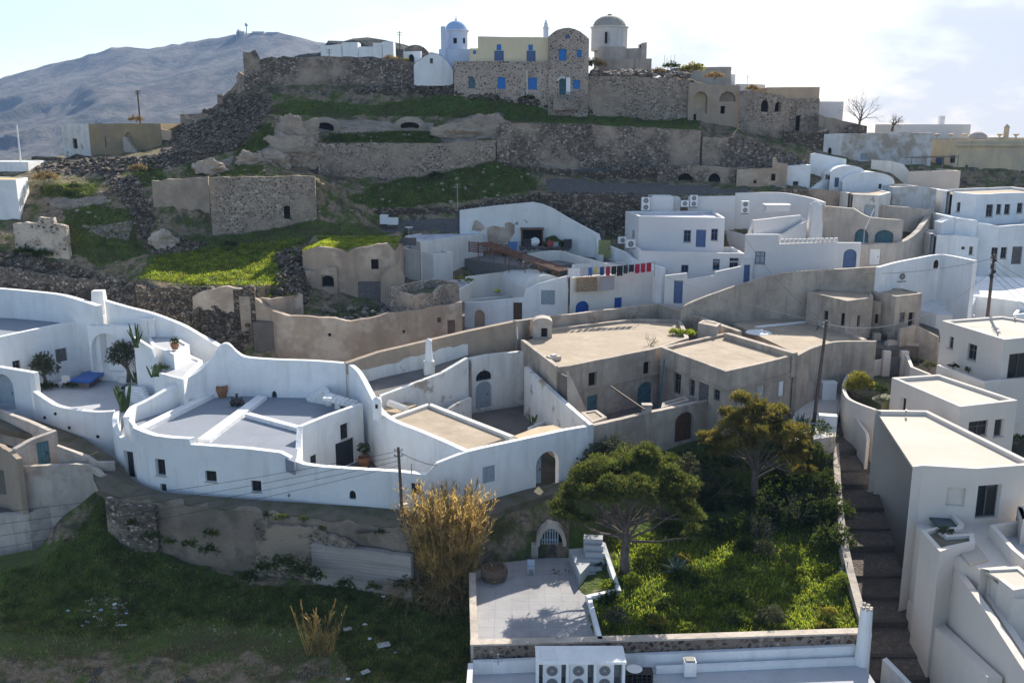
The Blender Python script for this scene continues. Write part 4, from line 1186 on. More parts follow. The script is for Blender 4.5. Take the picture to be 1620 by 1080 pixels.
TY = [(379, 470, 9.7), (400, 470, 9.6), (428, 490, 8.4), (436, 495, 8.2), (462, 500, 8.1), (520, 501, 8.0), (556, 507, 7.6), (600, 500, 7.9), (660, 490, 8.2), (700, 484, 8.4), (731, 480, 8.6)]
_, w_ = wallthing('yard_wall', 'long brown plastered yard wall with a sagging top and a small red window', [q[:2] for q in TY], [q[2] for q in TY], -1, brown, th=0.5, jit=0.2, step=0.5,
  ops=[op(708, 506, 720, 528, 'win', redwood), op(692, 502, 698, 510, 'void'), op(519, 527, 524, 532, 'void'), op(637, 522, 641, 527, 'void')])
h = thing('yard_hut', P(430, 500, 5), 'flat brown hut with weeds on its roof at the corner of the sagging yard wall', 'hut')
block(h, [(403, 470), (428, 473), (479, 466), (462, 458), (420, 459)], [9.4, 9.4, 9.4, 9.4, 9.4], 3, brown, soil, lip=0.12, step=.8, jit=.06)
wallthing('ruined_wall', 'low plastered wall running down from the brown hut to the white terrace', [(343, 519), (362, 511), (380, 505)], [5.6, 6.4, 7.2], -1, cement, th=0.5)
h = thing('ruined_wall', P(660, 490, 6), 'roofless box of rough brown masonry at the right end of the ruined yard', 'wall')
block(h, [(616, 456), (652, 470), (690, 463), (700, 452), (727, 452), (724, 446), (688, 440), (640, 448)], [9.9, 9.5, 9.6, 10.0, 10.0, 10.3, 10.2, 10.0], 5, castle_st, soil, lip=0.9, th=0.5, jit=0.25, step=0.5, roofname='rubble_fill')
b = MB()
for k in range(60):
 q = P(random.uniform(490, 610), random.uniform(478, 505), 7.4); b.blob(q, random.uniform(.15, .5), (1, 1, .7), 1, .5, k)
stuff(b.build('yard_rubble', mix_rub))
b = MB(); pp = [P(380, 560, -1), P(735, 560, -1), Q(735, 470, 104.2), Q(490, 470, 104.2)]
b.prism([P(400, 510, 7.2), P(735, 500, 7.2), P(735, 465, 7.2), P(470, 470, 7.2)], 2, 7.2); struct(b.build('yard_ground', floor_dk))
# ---- white houses of the middle row
h = thing('white_house', P(700, 450, 9), 'white flat-roofed house block with a step-down side wall, above the rough masonry box', 'house')
block(h, [(665, 383), (764.5, 370), (727, 358), (640, 373)], 13.2, 6, warmwhite, plaster('streaked_roof', (0.55, 0.57, 0.62), alt=(0.3, 0.33, 0.4), ps=0.7, lo=0.48, hi=0.6, var=0.1), lip=0.12)
block(h, [(685.6, 402), (716, 399), (664, 384.5), (631, 391.5)], [11.8, 11.8, 12, 12.4], 3, warmwhite, screed, lip=1.2, name='side_wall', th=.35)
q = Q(647, 372, 113); b = MB()
b.box((q.x, q.y - .9, q.z - 1.1), (1.9, .08, .9)); b.build('shutter', greywood, h)
h = thing('white_house', P(820, 500, 5.5), 'white house with a barrel roof, brown door and arched gateway in the middle row', 'house')
tops = [(730, 478, 106.0), (760, 478, 105.7), (828, 470.5, 105.2), (831, 458, 105.2), (850, 449, 105.1), (899, 436, 104.9)]
f = [Q(*q) for q in tops]
w_ = Wall(f, 2, [q.z for q in f], 0.4)
for q in (op(750, 490, 767, 518, 'void', arch=0.35, pane=orange_p, depth=.35), op(812, 478.5, 826, 506, 'door', brownwood, depth=.25), op(856, 459, 878, 482, 'shutter', paleblue, depth=.1)): w_.opening(**q)
w_.make(white, h, 'front_wall')
block(h, [(736, 474), (826, 466), (800, 452), (735, 459)], 7.2, 4, warmwhite, screed, lip=0.5, name='terrace_wall', th=.3)
block(h, [(687, 446), (720, 462), (748, 447), (730, 441)], 8.8, 5, warmwhite, floor_lt, lip=0.4, name='planter_wall', th=.3)
b = MB()
a, c_ = P(832, 461, 8.4), P(774, 438, 8.4)
vaultmesh(b, a + Vector((0, .3, 0)), c_, (4.9, -.2, 0), 1.85, 16); b.prism([a + Vector((.02, .32, 0)), a + Vector((4.85, .1, 0)), c_ + Vector((4.85, -.3, 0)), c_ + Vector((.02, -.1, 0))], 3, 8.41)
b.build('barrel_roof', plaster('lit_limewash_vault', (0.78, 0.75, 0.70), var=0.08, streak=(0.6, 0.56, 0.5), st=0.3), h, smooth=False)
b = MB()
for (x0, y0, x1, y1, z, zz) in ((738, 438, 800, 430, 9.5, 6), (700, 452, 716, 446, 8.7, 6)):
 pp = [P(x0, y0, z), P(x1, y1, z)]; w2 = Wall(pp, zz, z, .3); w2.make(warmwhite, h, 'inner_wall')
for k in range(5):
 q = P(840 + k * 9, 440 - k * 2.0, 9.6 + .3)
b.build('inner_wall', warmwhite, h)
h = thing('white_house', P(970, 480, 6.5), 'off-white house with a deep blue arch and two blue windows under a clothesline', 'house')
block(h, [(902, 439.5), (1020, 429), (1051, 425), (1020, 412), (905, 418)], [10.6, 10.7, 10.8, 11, 10.8], 2, white_old if False else warmwhite, floor_lt, lip=0.9, th=.35,
 ops=[op(910, 476, 932, 496, 'door', navy, arch=0.55, depth=.15), op(972, 470.6, 984, 487, 'shutter', navy, depth=.12), op(1035, 465, 1044.5, 479.5, 'shutter', navy, depth=.12)])
b = MB()
for (x0, y0, x1, y1, Y) in ((969.5, 468.5, 986.5, 489, 0),):
 pass
G = [(727, 333, 122.3), (780, 326, 122.2), (843.7, 320, 122.0), (858, 323, 122.0), (872, 329, 121.8), (900, 346, 121.2), (942, 371, 119.8), (947, 404, 116)]
gp = [Q(*q) for q in G]
peel_gable = plaster('limewash_with_fallen_patches', (0.78, 0.77, 0.74), alt=(0.30, 0.26, 0.22), ps=0.16, lo=0.585, hi=0.592, var=0.07, streak=(0.55, 0.52, 0.48), st=0.3)
h, w_ = wallthing('gable_wall', 'big white gable-shaped yard wall with fallen plaster patches behind the pergola', None, [q.z for q in gp], 8.5, peel_gable, th=.6, pts=gp)
b = MB()
def wallpatch(pts, Y):
 b.prism([(0, 0)] * 0 or [(0, 0), (1, 0), (0, 1)], 0, 0) if False else None
 vs = []
 for dy in (-0.06, 0.05):
  for px, py in pts: vs.append(tuple(Q(px, py, Y + dy)))
 n = len(pts)
 b.add(vs, [tuple(range(n)), tuple(range(2 * n - 1, n - 1, -1))] + [(i, (i + 1) % n, n + (i + 1) % n, n + i) for i in range(n)])
wallpatch([(746, 364), (750, 350), (754, 348), (764, 355), (768, 362), (760, 366)], 122.22)
wallpatch([(770, 360), (780, 357), (788, 358), (798, 362), (799, 353), (806, 351), (814, 355), (814, 368), (806, 381), (795, 386), (772, 383)], 122.12)
b.build('bare_patch', brown, h)
h = qthing('shed', 'ramshackle open shed full of clutter against the white gable wall', 'shed', (842, 391, 120.5))
a, c_ = Q(826, 391, 120.3), Q(858, 391, 120.3)
b = MB()
for q in (a, c_): b.box((q.x, q.y, q.z), (.18, .18, 2.2))
b.box(((a.x + c_.x) / 2, a.y + .8, a.z + 2.2), (3.0, 2.0, .12)); b.build('frame', brownwood, h)
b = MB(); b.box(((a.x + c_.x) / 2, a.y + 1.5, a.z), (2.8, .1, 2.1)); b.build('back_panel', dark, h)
cl_m = [flat('clutter_%s' % n_, c_) for n_, c_ in (('red', (.35, .05, .05)), ('blue', (.1, .2, .4)), ('grey', (.3, .3, .3)), ('white', (.7, .7, .7)), ('dark', (.04, .04, .04)))]
random.seed(11)
for k, (px, py, nm, lab, mi) in enumerate([(834, 388, 'crate', 'dark crate at the left in the cluttered shed', 4), (846, 386, 'sack', 'white sack in the middle of the cluttered shed', 3), (870, 389, 'bucket', 'red bucket on the heap right of the shed', 0), (879, 391, 'barrel', 'grey barrel right of the red bucket by the shed', 2), (898, 388, 'water_tank', 'dark square tank right of the shed clutter', 4), (812, 392, 'crate', 'blue crate left of the cluttered shed', 1)]):
 q = Q(px, py + 3, 119.8); b = MB()
 if nm in ('barrel', 'bucket'): b.lathe([(.3, 0), (.4, .4), (.36, .9), (.3, .92), (.3, .85)], q, 10)
 elif nm == 'sack': b.blob(q + Vector((0, 0, .5)), .6, (1, .8, 1), 2, .4, k)
 else:
  b.box(q, (1.0, .8, .9)); b.box(q + Vector((0, 0, .9)), (1.1, .9, .08))
 tag(b.build(nm, cl_m[mi]), lab, nm.replace('_', ' '))
b = MB()
for k in range(70):
 q = Q(random.uniform(822, 900), 392 + random.uniform(-1, 2), 119.6); b.blob(q, random.uniform(.1, .35), (1, 1, .8), 1, .5, k)
stuff(b.build('yard_clutter', flat('junk', (.16, .13, .12), var=.5)))
for k in range(1):
 tag(outcrop('dark shrub bed beside the cluttered shed', [(874, 384, 120.6, .9, (1.4, .8, .9)), (884, 386, 120.4, .7, (1.2, .8, .9))], shrub_l, 'shrub', 'shrub'))
gp = [Q(947, 372, 119.2), Q(985, 385, 115), Q(1000, 408, 110), Q(1048, 424, 105.6)]
wallthing('white_wall', 'white wall sloping down from the gable wall towards the blue arch house', None, [Q(951, 385, 118).z, Q(985, 400, 114).z, Q(1003, 410, 110).z, Q(1050, 424, 105.6).z], 7, white, th=.5, pts=gp)
h = qthing('gate', 'pale olive-green gate at the foot of the white gable wall', 'gate', (955, 402, 117)); q = Q(956, 407, 116.2)
b = MB(); b.box((q.x, q.y, q.z), (1.5, .12, 2.1))
for k in range(5): b.box((q.x - .6 + k * .3, q.y - .08, q.z + .1), (.2, .05, 1.9))
b.build('panel', flat('olive_paint', (.33, .33, .13), var=.2), h); b = MB(); b.box((q.x + .5, q.y - .16, q.z + 1), (.06, .06, .16)); b.build('handle', blackm, h)
sheet('yard_floor', [(640, 398), (735, 396), (900, 402), (950, 404), (1000, 412), (905, 418), (830, 424), (760, 412)], [10.4] * 8, asphalt, th=2)
wallthing('white_wall', 'curved low white yard wall between the pergola and the clothesline', [(828, 404), (860, 398), (885, 397), (905, 403), (928, 409), (960, 417), (985, 420)], [11.3, 11.6, 11.6, 11.4, 11.3, 11.2, 11.1], 7, warmwhite, th=.3, smooth=4)
h = qthing('pergola', 'rusty brown slatted pergola running along the white yards', 'pergola', (830, 418, 112))
b = MB()
A0, A1 = Q(766, 384, 115.5), Q(893, 428, 106.6)
dd = (A1 - A0)
for k in range(46):
 q = A0 + dd * (k / 45)
 b.box((q.x, q.y, q.z), (.09, 2.2, .07), math.atan2(dd.y, dd.x))
b.build('slats', redwood, h)
b = MB()
nrm = Vector((-dd.y, dd.x, 0)).normalized()
for s_ in (-1.0, 0, 1.0): b.tube([A0 + nrm * s_ - Vector((0, 0, .06)), A1 + nrm * s_ - Vector((0, 0, .06))], .06, 5)
b.build('beam', redwood, h)
for k in range(6):
 for s_ in (-1, 1):
  q = A0 + dd * (k / 5) + nrm * s_; b = MB(); b.tube([q - Vector((0, 0, 2.2)), q - Vector((0, 0, .05))], .06, 5); b.build('post', redwood, h)
h = qthing('fence', 'brown board fence on the yard left of the pergola', 'fence', (755, 398, 117))
A0, A1 = Q(742, 399, 117), Q(800, 404, 114.8)
dd = A1 - A0; b = MB()
for k in range(6): b.tube([A0 + Vector((0, 0, .15 + .22 * k)), A1 + Vector((0, 0, .15 + .22 * k))], .07, 4)
b.build('rails', redwood, h); b = MB()
for k in range(5): q = A0 + dd * k / 4; b.tube([q, q + Vector((0, 0, 1.4))], .07, 5)
b.build('posts', redwood, h)
h = qthing('satellite_dish', 'white satellite dish on the corner of the step-down house block', 'dish', (647, 366, 119))
q = Q(647, 368, 118); b = MB(); b.lathe([(.08, 0), (.4, .08), (.55, .2)], q + Vector((0, 0, .5)), 14); b.build('dish', acwhite, h); b = MB(); b.tube([q - Vector((0, 0, .3)), q + Vector((0, 0, .6))], .05); b.build('stand', metal, h)
mast('tall tube mast with a white box at the left corner of the white gable wall', 724, 335, 290, 122.5, metal, .06)
for px, py, w2, lab in ((608, 354, 1.0, 'white water tank at the left end of the grey road'), (622, 355, 1.3, 'low white box beside the white water tank on the grey road')):
 q = Q(px, py, 121.5); b = MB(); b.box(q, (w2, .9, 1.1 if px < 615 else .8)); b.box(q + Vector((0, 0, 1.1 if px < 615 else .8)), (w2 * .9, .8, .06)); tag(b.build('water_tank', acwhite), lab, 'tank')
# ---- clothesline and laundry
h = thing('clothesline', P(965, 432, 11.2), 'clothesline strung along the parapet of the blue arch house', 'clothesline')
A0, A1 = P(898, 424, 11.9), P(1036, 414.5, 12.1)
b = MB(); b.tube([A0, lerp(A0, A1, .5) - Vector((0, 0, .15)), A1], .015, 4); b.build('line', cable_l, h)
for A in (A0, A1): b = MB(); b.tube([A - Vector((0, 0, 1.6)), A + Vector((0, 0, .1))], .04, 5); b.build('post', metal, h)
lc = [('white', (.8, .8, .8), .9, 1.0), ('white', (.78, .78, .8), 1.0, .9), ('pale grey', (.5, .5, .52), 1.0, .9), ('blue', (.08, .15, .4), .5, .9), ('yellow', (.6, .5, .1), .4, .7), ('dark blue', (.04, .07, .2), .5, .9), ('red', (.4, .03, .05), .5, 1.0), ('black', (.02, .02, .02), .6, .9), ('black', (.02, .02, .022), .7, 1.1), ('charcoal', (.04, .04, .045), .5, .9), ('black', (.025, .02, .025), .6, .8), ('crimson', (.42, .02, .06), .6, 1.0), ('crimson', (.45, .03, .07), .6, 1.0), ('crimson', (.4, .02, .05), .6, 1.0)]
wheres = ['at the left end of the clothesline', 'second from the left on the clothesline', 'right of the white pieces on the clothesline', 'left of the yellow piece on the clothesline', 'between the two blue pieces on the clothesline', 'right of the yellow piece on the clothesline', 'alone between dark blue and black on the clothesline', 'right of the single red piece on the clothesline', 'widest and longest on the clothesline', 'between two black pieces on the clothesline', 'left of the crimson pieces on the clothesline', 'leftmost crimson on the clothesline', 'middle crimson on the clothesline', 'at the right end of the clothesline']
for k, ((nm, c_, w2, h2), wh) in enumerate(zip(lc, wheres)):
 t_ = .03 + .95 * (k + .3) / len(lc)
 q = lerp(A0, A1, t_) - Vector((0, 0, .15 * 4 * t_ * (1 - t_)))
 dr = (A1 - A0).normalized(); b = MB()
 n = 5; vs = []
 for r_ in (0, 1):
  for i in range(n + 1):
   for kk in (-.02, .02):
    vs.append(tuple(q + dr * (w2 * (i / n - .5)) + Vector((.03 * math.sin(i * 2), kk + .05 * r_ * math.sin(i * 3 + k), -h2 * r_ * (1 - .06 * math.sin(i * 2.2 + k))))))
 m2 = 2 * (n + 1)
 fs = []
 for i in range(n): fs += [(2 * i, 2 * i + 2, m2 + 2 * i + 2, m2 + 2 * i), (2 * i + 1, m2 + 2 * i + 1, m2 + 2 * i + 3, 2 * i + 3)]
 b.add(vs, fs)
 tag(b.build('laundry', flat('cloth_%s_%d' % (nm.replace(' ', '_'), k), c_, .9, var=.15)), '%s washing hung %s' % (nm, wh), 'laundry', 'washing on the clothesline')
for (x0, y0, x1, y1, c_, c2, lab) in ((912, 438, 945, 459, (.32, .25, .17), (.16, .09, .06), 'brown patterned rug hung over the parapet'), (949, 436, 972, 459, (.40, .39, .40), (.34, .33, .34), 'plain grey blanket hung over the parapet right of the rug')):
 rm_ = plaster('rug_%d' % x0, c_, alt=c2, ps=9, lo=.45, hi=.6)
 A, B = P(x0, y0 + 1.5, 10.62), P(x1, y0, 10.64)
 dv = Vector((A.x, A.y, 0)).normalized() * .12
 b = MB(); hh = 1.55
 vs = []
 for q in (A, B):
  for dd_, zz in ((.35, -.3), (.33, .06), (-.1, .06), (-.14, -hh)):
   vs.append(tuple(q + Vector((0, dd_, zz))))
 b.add(vs, [(0, 1, 5, 4), (1, 2, 6, 5), (2, 3, 7, 6)])
 tag(b.build('rug', rm_), lab, 'rug')
# ---- lilac-white house group
h = thing('white_house', P(1100, 420, 9), 'pale lilac-white two storey house with slate blue windows and a rooftop air conditioner', 'house')
tops = [(1011, 342, 113.5), (1147.6, 337, 111.5)]
f = [Q(*q) for q in tops]
pp = f + [Q(1128, 331, 121), Q(989.5, 334, 120)]
zt_ = f[0].z
block(h, None, None, 9.5, pinkwhite, plaster('grey_blue_roof', (.55, .57, .62), var=.1), lip=.3, pts=[Vector((q.x, q.y, zt_)) for q in pp],
 ops=[op(1081.5, 364, 1093, 383, 'win', slate), op(1101, 363.5, 1116.5, 391, 'door', slate, depth=.15), op(1125, 362, 1136.5, 380.6, 'win', slate), op(1000, 364, 1003.5, 376, 'win', slate), op(989.8, 361, 992, 371, 'win', slate)])
tops = [(1011.5, 397, 108.5), (1179, 390, 106.2)]
f = [Q(*q) for q in tops]
block(h, None, None, 5.5, pinkwhite, floor_lt, lip=.9, name='lower_wall', pts=[Vector((q.x, q.y, f[0].z)) for q in f + [f[1] + Vector((0, 6.0, 0)), f[0] + Vector((0, 6.5, 0))]],
 ops=[op(1077.6, 419, 1089, 431, 'win', slate), op(1127.6, 410, 1138.5, 427, 'win', slate), op(1154, 408, 1170, 425, 'win', slate)])
h = thing('white_house', P(1280, 410, 9), 'long lilac-white house wing with a scalloped parapet and a blue arched door', 'house')
tops = [(1179.5, 371, 104.8), (1232, 371, 104.0), (1233, 386, 104.0), (1280, 384.5, 103.6), (1320, 383, 103.3), (1327, 384, 103.3), (1363, 384, 103)]
f = [Q(*q) for q in tops]
w_ = Wall(f, 6, [q.z for q in f], .4)
for q in (op(1194.6, 398, 1210.6, 417.5, 'win', slate, pane=curtain), op(1334, 394, 1355, 424, 'door', slate, arch=.3, depth=.2)): w_.opening(**q)
w_.make(pinkwhite, h, 'front_wall')
b = MB()
for k in range(13):
 q = Q(1238 + k * 7.1, 384.5 - .17 * k, 103.85 - .05 * k); b.box((q.x, q.y + .2, q.z - .02), (.34, .36, .42))
b.build('parapet_merlons', pinkwhite, h)
block(h, [(1189, 348), (1265.6, 340), (1277, 349), (1240, 370), (1183, 368)], [16.3, 16.4, 15.8, 14.6, 14.9], 8, pinkwhite, floor_lt, lip=1.9, name='terrace_wall', th=.35)
block(h, [(1098, 334), (1122, 345), (1185, 358), (1232, 357), (1180, 372), (1150, 365)], [15.0, 14.8, 14.2, 14.2, 13.6, 13.8], 8, pinkwhite, screed, lip=.8, name='stair_wall', th=.3)
b = MB()
q = Q(1289, 351, 112.5); b.box((q.x, q.y, q.z - 4), (1.6, 1.4, 4.0), .1, .9); b.box((q.x, q.y, q.z), (1.35, 1.2, 2.1), .1, .8); b.lathe([(.5, 2.1), (.45, 2.3), (.2, 2.45)], q, 8); b.build('chimney', pinkwhite, h)
wr = [Q(1228 + i * 5.7, 352 + (i * 7 % 11), 113.2) for i in range(9)]
b = MB(); random.seed(8)
for k in range(55):
 q = P(random.uniform(1192, 1262), random.uniform(350, 366), 15); b.blob(Q(random.uniform(1194, 1262), random.uniform(349, 364), 113.1), random.uniform(.06, .16), (1, .6, 1), 1, .4, k)
for tops, lab in (([(1089, 311, 121.5), (1164, 310, 120.5)], 'plain lilac-white rear yard wall behind the rooftop air conditioners'), (spline([(1164, 305.5, 121.0), (1229, 304.5, 120.5), (1262, 309, 119), (1285, 314, 117.2), (1302, 320, 115)], 4), 'curving lilac-white yard wall above the chimney')):
 f = [Q(*q) for q in tops]
 wallthing('white_wall', lab, None, [q.z for q in f], 10, pinkwhite, th=.4, pts=f)
sheet('yard_floor', [(1060, 345), (1130, 336), (1300, 330), (1300, 352), (1180, 365), (1060, 352)], [13.6] * 6, floor_lt, th=2)
def blockthing(name, lab, px, z, hgt, wm, rm, cat='house', **k):
 return house(name, lab, cat, px, z, (z if not isinstance(z, list) else z[0]) - hgt, wm, rm, **k)
for px0, px1, py0, py1, Y, lab in ((1029.5, 1066, 311, 333, 121, 'white rooftop room behind the lilac-white house'), (1058, 1077, 313, 331, 121.8, 'narrow white rooftop box right of the white rooftop room')):
 h = qthing('rooftop_room', lab, 'room', (px0, py1, Y)); qblock(h, [(px0, py0, Y), (px1, py0, Y)], 3, 3.2, pinkwhite, white, lip=.1)
fan_m = flat('grey_fan_grille', (.13, .13, .14), .5)
def ac_unit(px, pyb, Y, rz, fans, lab, s=1.0, group='air conditioners on the roofs'):
 q = Q(px, pyb, Y)
 h = thing('air_conditioner', q, lab, 'air conditioner', group)
 hh = (1.45 if fans == 2 else .8) * s; w2 = .95 * s
 b = MB(); b.box(q, (w2, .4, hh), rz); b.build('casing', acwhite, h)
 co, si = math.cos(rz), math.sin(rz)
 for k in range(fans):
  c_ = (hh * (k + .5) / fans); b = MB()
  rr = .3 * s
  vs = [tuple(q + Vector((co * rr * math.cos(a) + si * .215, si * rr * math.cos(a) - co * .215, c_ + rr * math.sin(a)))) for a in [2 * math.pi * i / 14 for i in range(14)]]
  b.add(vs, [tuple(range(14))]); fg_ = b.build('fan_grille', fan_m, h); b = MB()
  for r1, r2 in ((.97, .86), (.62, .56), (.3, 0.02)):
   for i in range(14):
    b.add([tuple(q + Vector((co * rr * k_ * math.cos(a) + si * .222, si * rr * k_ * math.cos(a) - co * .222, c_ + rr * k_ * math.sin(a)))) for k_, a in ((r1, .4488 * i), (r1, .4488 * (i + 1)), (r2, .4488 * (i + 1)), (r2, .4488 * i))], [(0, 1, 2, 3)])
  b.build('grille_rings', metal, fg_)
 b = MB(); b.box(q - Vector((0, 0, .1)), (w2 * .9, .34, .1), rz); b.build('foot', charcoal, h)
 return h
ac_unit(1021, 333, 120.5, .1, 2, 'tall two-fan air conditioner left of the white rooftop room', 1.15)
ac_unit(1083, 327, 120.5, 0, 1, 'single-fan air conditioner left of a pair behind the lilac-white roof')
ac_unit(1097, 327, 120.8, 0, 2, 'two-fan air conditioner right of the single-fan one on the lilac-white roof')
ac_unit(1178, 337, 116.5, 0, 2, 'small air conditioner standing on the upper yard beside a cactus')
ac_unit(984, 385, 114.2, .2, 1, 'air conditioner on the white ledge left of the lilac-white house')
ac_unit(997, 392, 112.4, .2, 1, 'air conditioner in front, lower on the white ledge left of the lilac-white house', 1.2)
sheet('ledge', [(970, 392), (1010, 398), (1016, 388), (980, 378)], [11.2, 11.2, 11.6, 12], pinkwhite, th=3)
h = qthing('rooftop_table', 'low white slatted box on the upper yard near the curving wall', 'box', (1225, 335, 117)); q = Q(1228, 334, 117)
b = MB(); b.box(q, (2.8, 1.6, .75)); b.build('base', pinkwhite, h); b = MB(); b.box(q + Vector((0, 0, .75)), (3, 1.8, .1)); b.build('top', acwhite, h)
tops = [(1052, 436, 103.6), (1087, 432, 103.2), (1088, 442, 103.2), (1131, 435.5, 103.5), (1132, 430, 103.5), (1174, 421, 104), (1175, 412, 104), (1192, 409, 104.2)]
f = [Q(*q) for q in tops]
wallthing('white_wall', 'stepped white front wall with a tall slate blue gate at its left end', None, [q.z for q in f], 5.5, pinkwhite, th=.35, pts=f,
  ops=[op(1066, 444, 1080, 480, 'door', slate, name='gate', depth=.2), op(1176.5, 419, 1186.5, 447, 'door', slate, name='gate', depth=.15)])
CW = [(1076, 489, 7.7), (1081, 485, 8.2), (1110, 472, 9.0), (1159, 454, 10.2), (1190, 445, 10.8), (1224, 435.6, 11.3), (1271, 429, 11.8), (1320, 426.5, 12.0), (1392, 421, 12.6)]
sp = spline(CW, 4)
wallthing('retaining_wall', 'long curving grey cement retaining wall below the lilac-white house', [q[:2] for q in sp], [q[2] for q in sp], 4.5, cement, th=.5, jit=.04)
sheet('lane', [(1060, 488), (1200, 449), (1392, 428), (1392, 415), (1200, 425), (1040, 470)], [6.8, 8.6, 9.8, 10, 8.6, 6.8], pavement, th=1.5)
sheet('lane', [(735, 530), (900, 502), (1050, 484), (1050, 470), (900, 480), (735, 505)], [4.2, 5.6, 6.9, 6.9, 5.6, 4.2], pavement, th=1.5)
# ================================================================ FRONT: white terrace house, courtyards, brown house
# ---- white courtyard complex at the left
h = thing('white_house', P(60, 640, 2.7), 'white walled courtyard house with an arched niche at the left edge', 'house')
g = [(-60, 575, 6.1), (0, 581, 6.1), (54, 590, 5.9)]
f = pts_z([q[:2] for q in g], [q[2] for q in g])
w_ = Wall(f, 0, [q.z for q in f], .5); w_.opening(**op(-8, 592, 22, 648, 'door', paleblue, arch=.35, depth=.3, name='gate')); w_.make(white, h, 'gate_wall')
g = spline([(52, 619, 4.4), (62, 626, 4.2), (74, 634, 3.9), (86, 641, 3.7), (104, 646, 3.6), (124, 649, 3.6), (150, 651.5, 3.6), (174, 651, 3.7), (180, 650, 3.75)], 5)
f = pts_z([q[:2] for q in g], [q[2] for q in g])
w_ = Wall(f, -1, [q.z for q in f], .45)
w_.make(white, h, 'curved_wall')
for px, py in ((35, 619), (21, 605.5), (71, 660), (88, 654), (110, 676), (155, 690)):
 b = MB(); c_ = w_.hit(px, py)
 if c_:
  A = w_.at(c_[1]); b.blob((A[0], A[1] - .05, c_[2]), .16, (1, .6, 1), 1, 0); b.build('wall_lamp', blackm, h)
f = [P(54, 590, 5.9), P(40, 566, 6.0)]
Wall([P(54, 590, 5.9), P(58, 612, 4.6)], 0, [5.9, 4.5], .45).make(white, h, 'gate_wall')
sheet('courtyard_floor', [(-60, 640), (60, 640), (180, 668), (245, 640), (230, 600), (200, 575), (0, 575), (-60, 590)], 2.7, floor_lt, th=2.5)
CB = [(-80, 545, 8.0), (0, 533, 8.0), (75, 517, 8.0), (150, 502, 8.1)]
cb = []
for px, py, z in CB: cb.append(P(px, py, z))
w_ = Wall(cb, 2, [q.z for q in cb], .5)
for q in (op(20, 570, 33, 586, 'win', greywood), op(88, 551, 106, 572, 'shutter', greywood, depth=.12)): w_.opening(**q)
w_.make(white, h, 'court_wall')
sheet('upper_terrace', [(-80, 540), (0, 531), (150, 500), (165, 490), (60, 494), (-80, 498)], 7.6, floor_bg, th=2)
nb = [P(141, 528, 7.2), P(196, 522, 7.4)]
d_ = nb[1] - nb[0]
w_ = Wall([P(138, 515, 8.1), P(207, 517, 8.1)], 2, [8.1, 8.1], 1.0)
w_.opening(**op(145, 527, 193, 588, 'void', arch=.4, pane=white, depth=.9)); w_.make(white, h, 'niche_wall')
RW = spline([(-80, 452, 10.8), (0, 457, 10.6), (55, 462, 10.5), (100, 468, 10.4), (152, 484, 10.0)], 4)
wallthing('white_wall', 'undulating white boundary wall at the top of the left courtyard', [q[:2] for q in RW], [q[2] for q in RW], 3, white, th=.6)
RW = spline([(166, 476, 10.3), (200, 486, 9.7), (240, 496, 9.1), (275, 509, 8.3), (300, 521, 7.6), (325, 536, 6.7), (345, 548, 6.1)], 4)
wallthing('white_wall', 'white boundary wall sweeping down from the chimney block to the terrace house', [q[:2] for q in RW], [q[2] for q in RW], 2, white, th=.6)
h2 = thing('chimney', P(160, 510, 6.5), 'tapered white chimney block between the two boundary walls', 'chimney')
b = MB(); q = Q(160, 505, 92.2); b.box((q.x, q.y, q.z - 6), (1.7, 1.5, 5), .1, .95); b.box((q.x, q.y, q.z - 1), (1.5, 1.3, 3.9), .1, .72); b.build('stack', white, h2); b = MB(); b.box((q.x - .3, q.y - .7, q.z - 1), (2.6, .7, 1.6), .1, .9); b.build('hearth', white, h2)
for px, z, zb, nm in (([(240, 546), (275, 560), (300, 545), (268, 527), (232, 528)], 6.9, 2, 'terrace_wall'), ([(243, 588), (290, 600), (320, 570), (290, 556), (246, 566)], 5.6, 1, 'terrace_wall')):
 block(h, px, z, zb, white, floor_lt, lip=.12, name=nm, th=.3)
w_ = Wall(pts_z([(211, 533), (240, 552), (246, 590), (251, 626)], [8.0, 7.0, 5.2, 3.6]), 1.5, [8.0, 7.0, 5.2, 3.6], .35); w_.make(white, h, 'stair_wall')
b = MB()
for k in range(7):
 q = P(214 + k * 2.2, 611 + k * 4.5, 3.6 - k * .14); b.box((q.x, q.y, 1.8), (1.8, .55, q.z - 1.8 - .05), -.3)
b.build('stair', white, h)
b = MB()
for k in range(6):
 q = P(254 + k * 1.5, 603 + k * 3.6, 3.9 - k * .16); b.box((q.x, q.y, 1.8), (1.7, .5, q.z - 1.8), -.3)
b.build('stair', white, h)
h2 = thing('water_heater', P(240, 530, 6.9), 'white boxy cabinet against the sweeping boundary wall', 'cabinet')
b = MB(); q = P(238, 532, 6.85); b.box(q, (1.25, .8, 1.75)); b.build('body', acwhite, h2); b = MB(); b.box(q + Vector((0, 0, 1.75)), (1.4, .95, .1)); b.build('top', white, h2); b = MB(); b.box(q + Vector((0, -.41, .2)), (.03, .03, 1.4)); b.build('door_seam', metal, h2)
h2 = thing('covered_boat', P(117, 505, 7.6), 'dark grey covered mound on the upper white terrace', 'cover')
b = MB(); b.blob(P(118, 506, 7.55), 1.35, (1.6, .8, .75), 3, .2, 4); b.build('cover', flat('dark_grey_cover', (.10, .12, .13), .8, var=.2), h2, smooth=True)
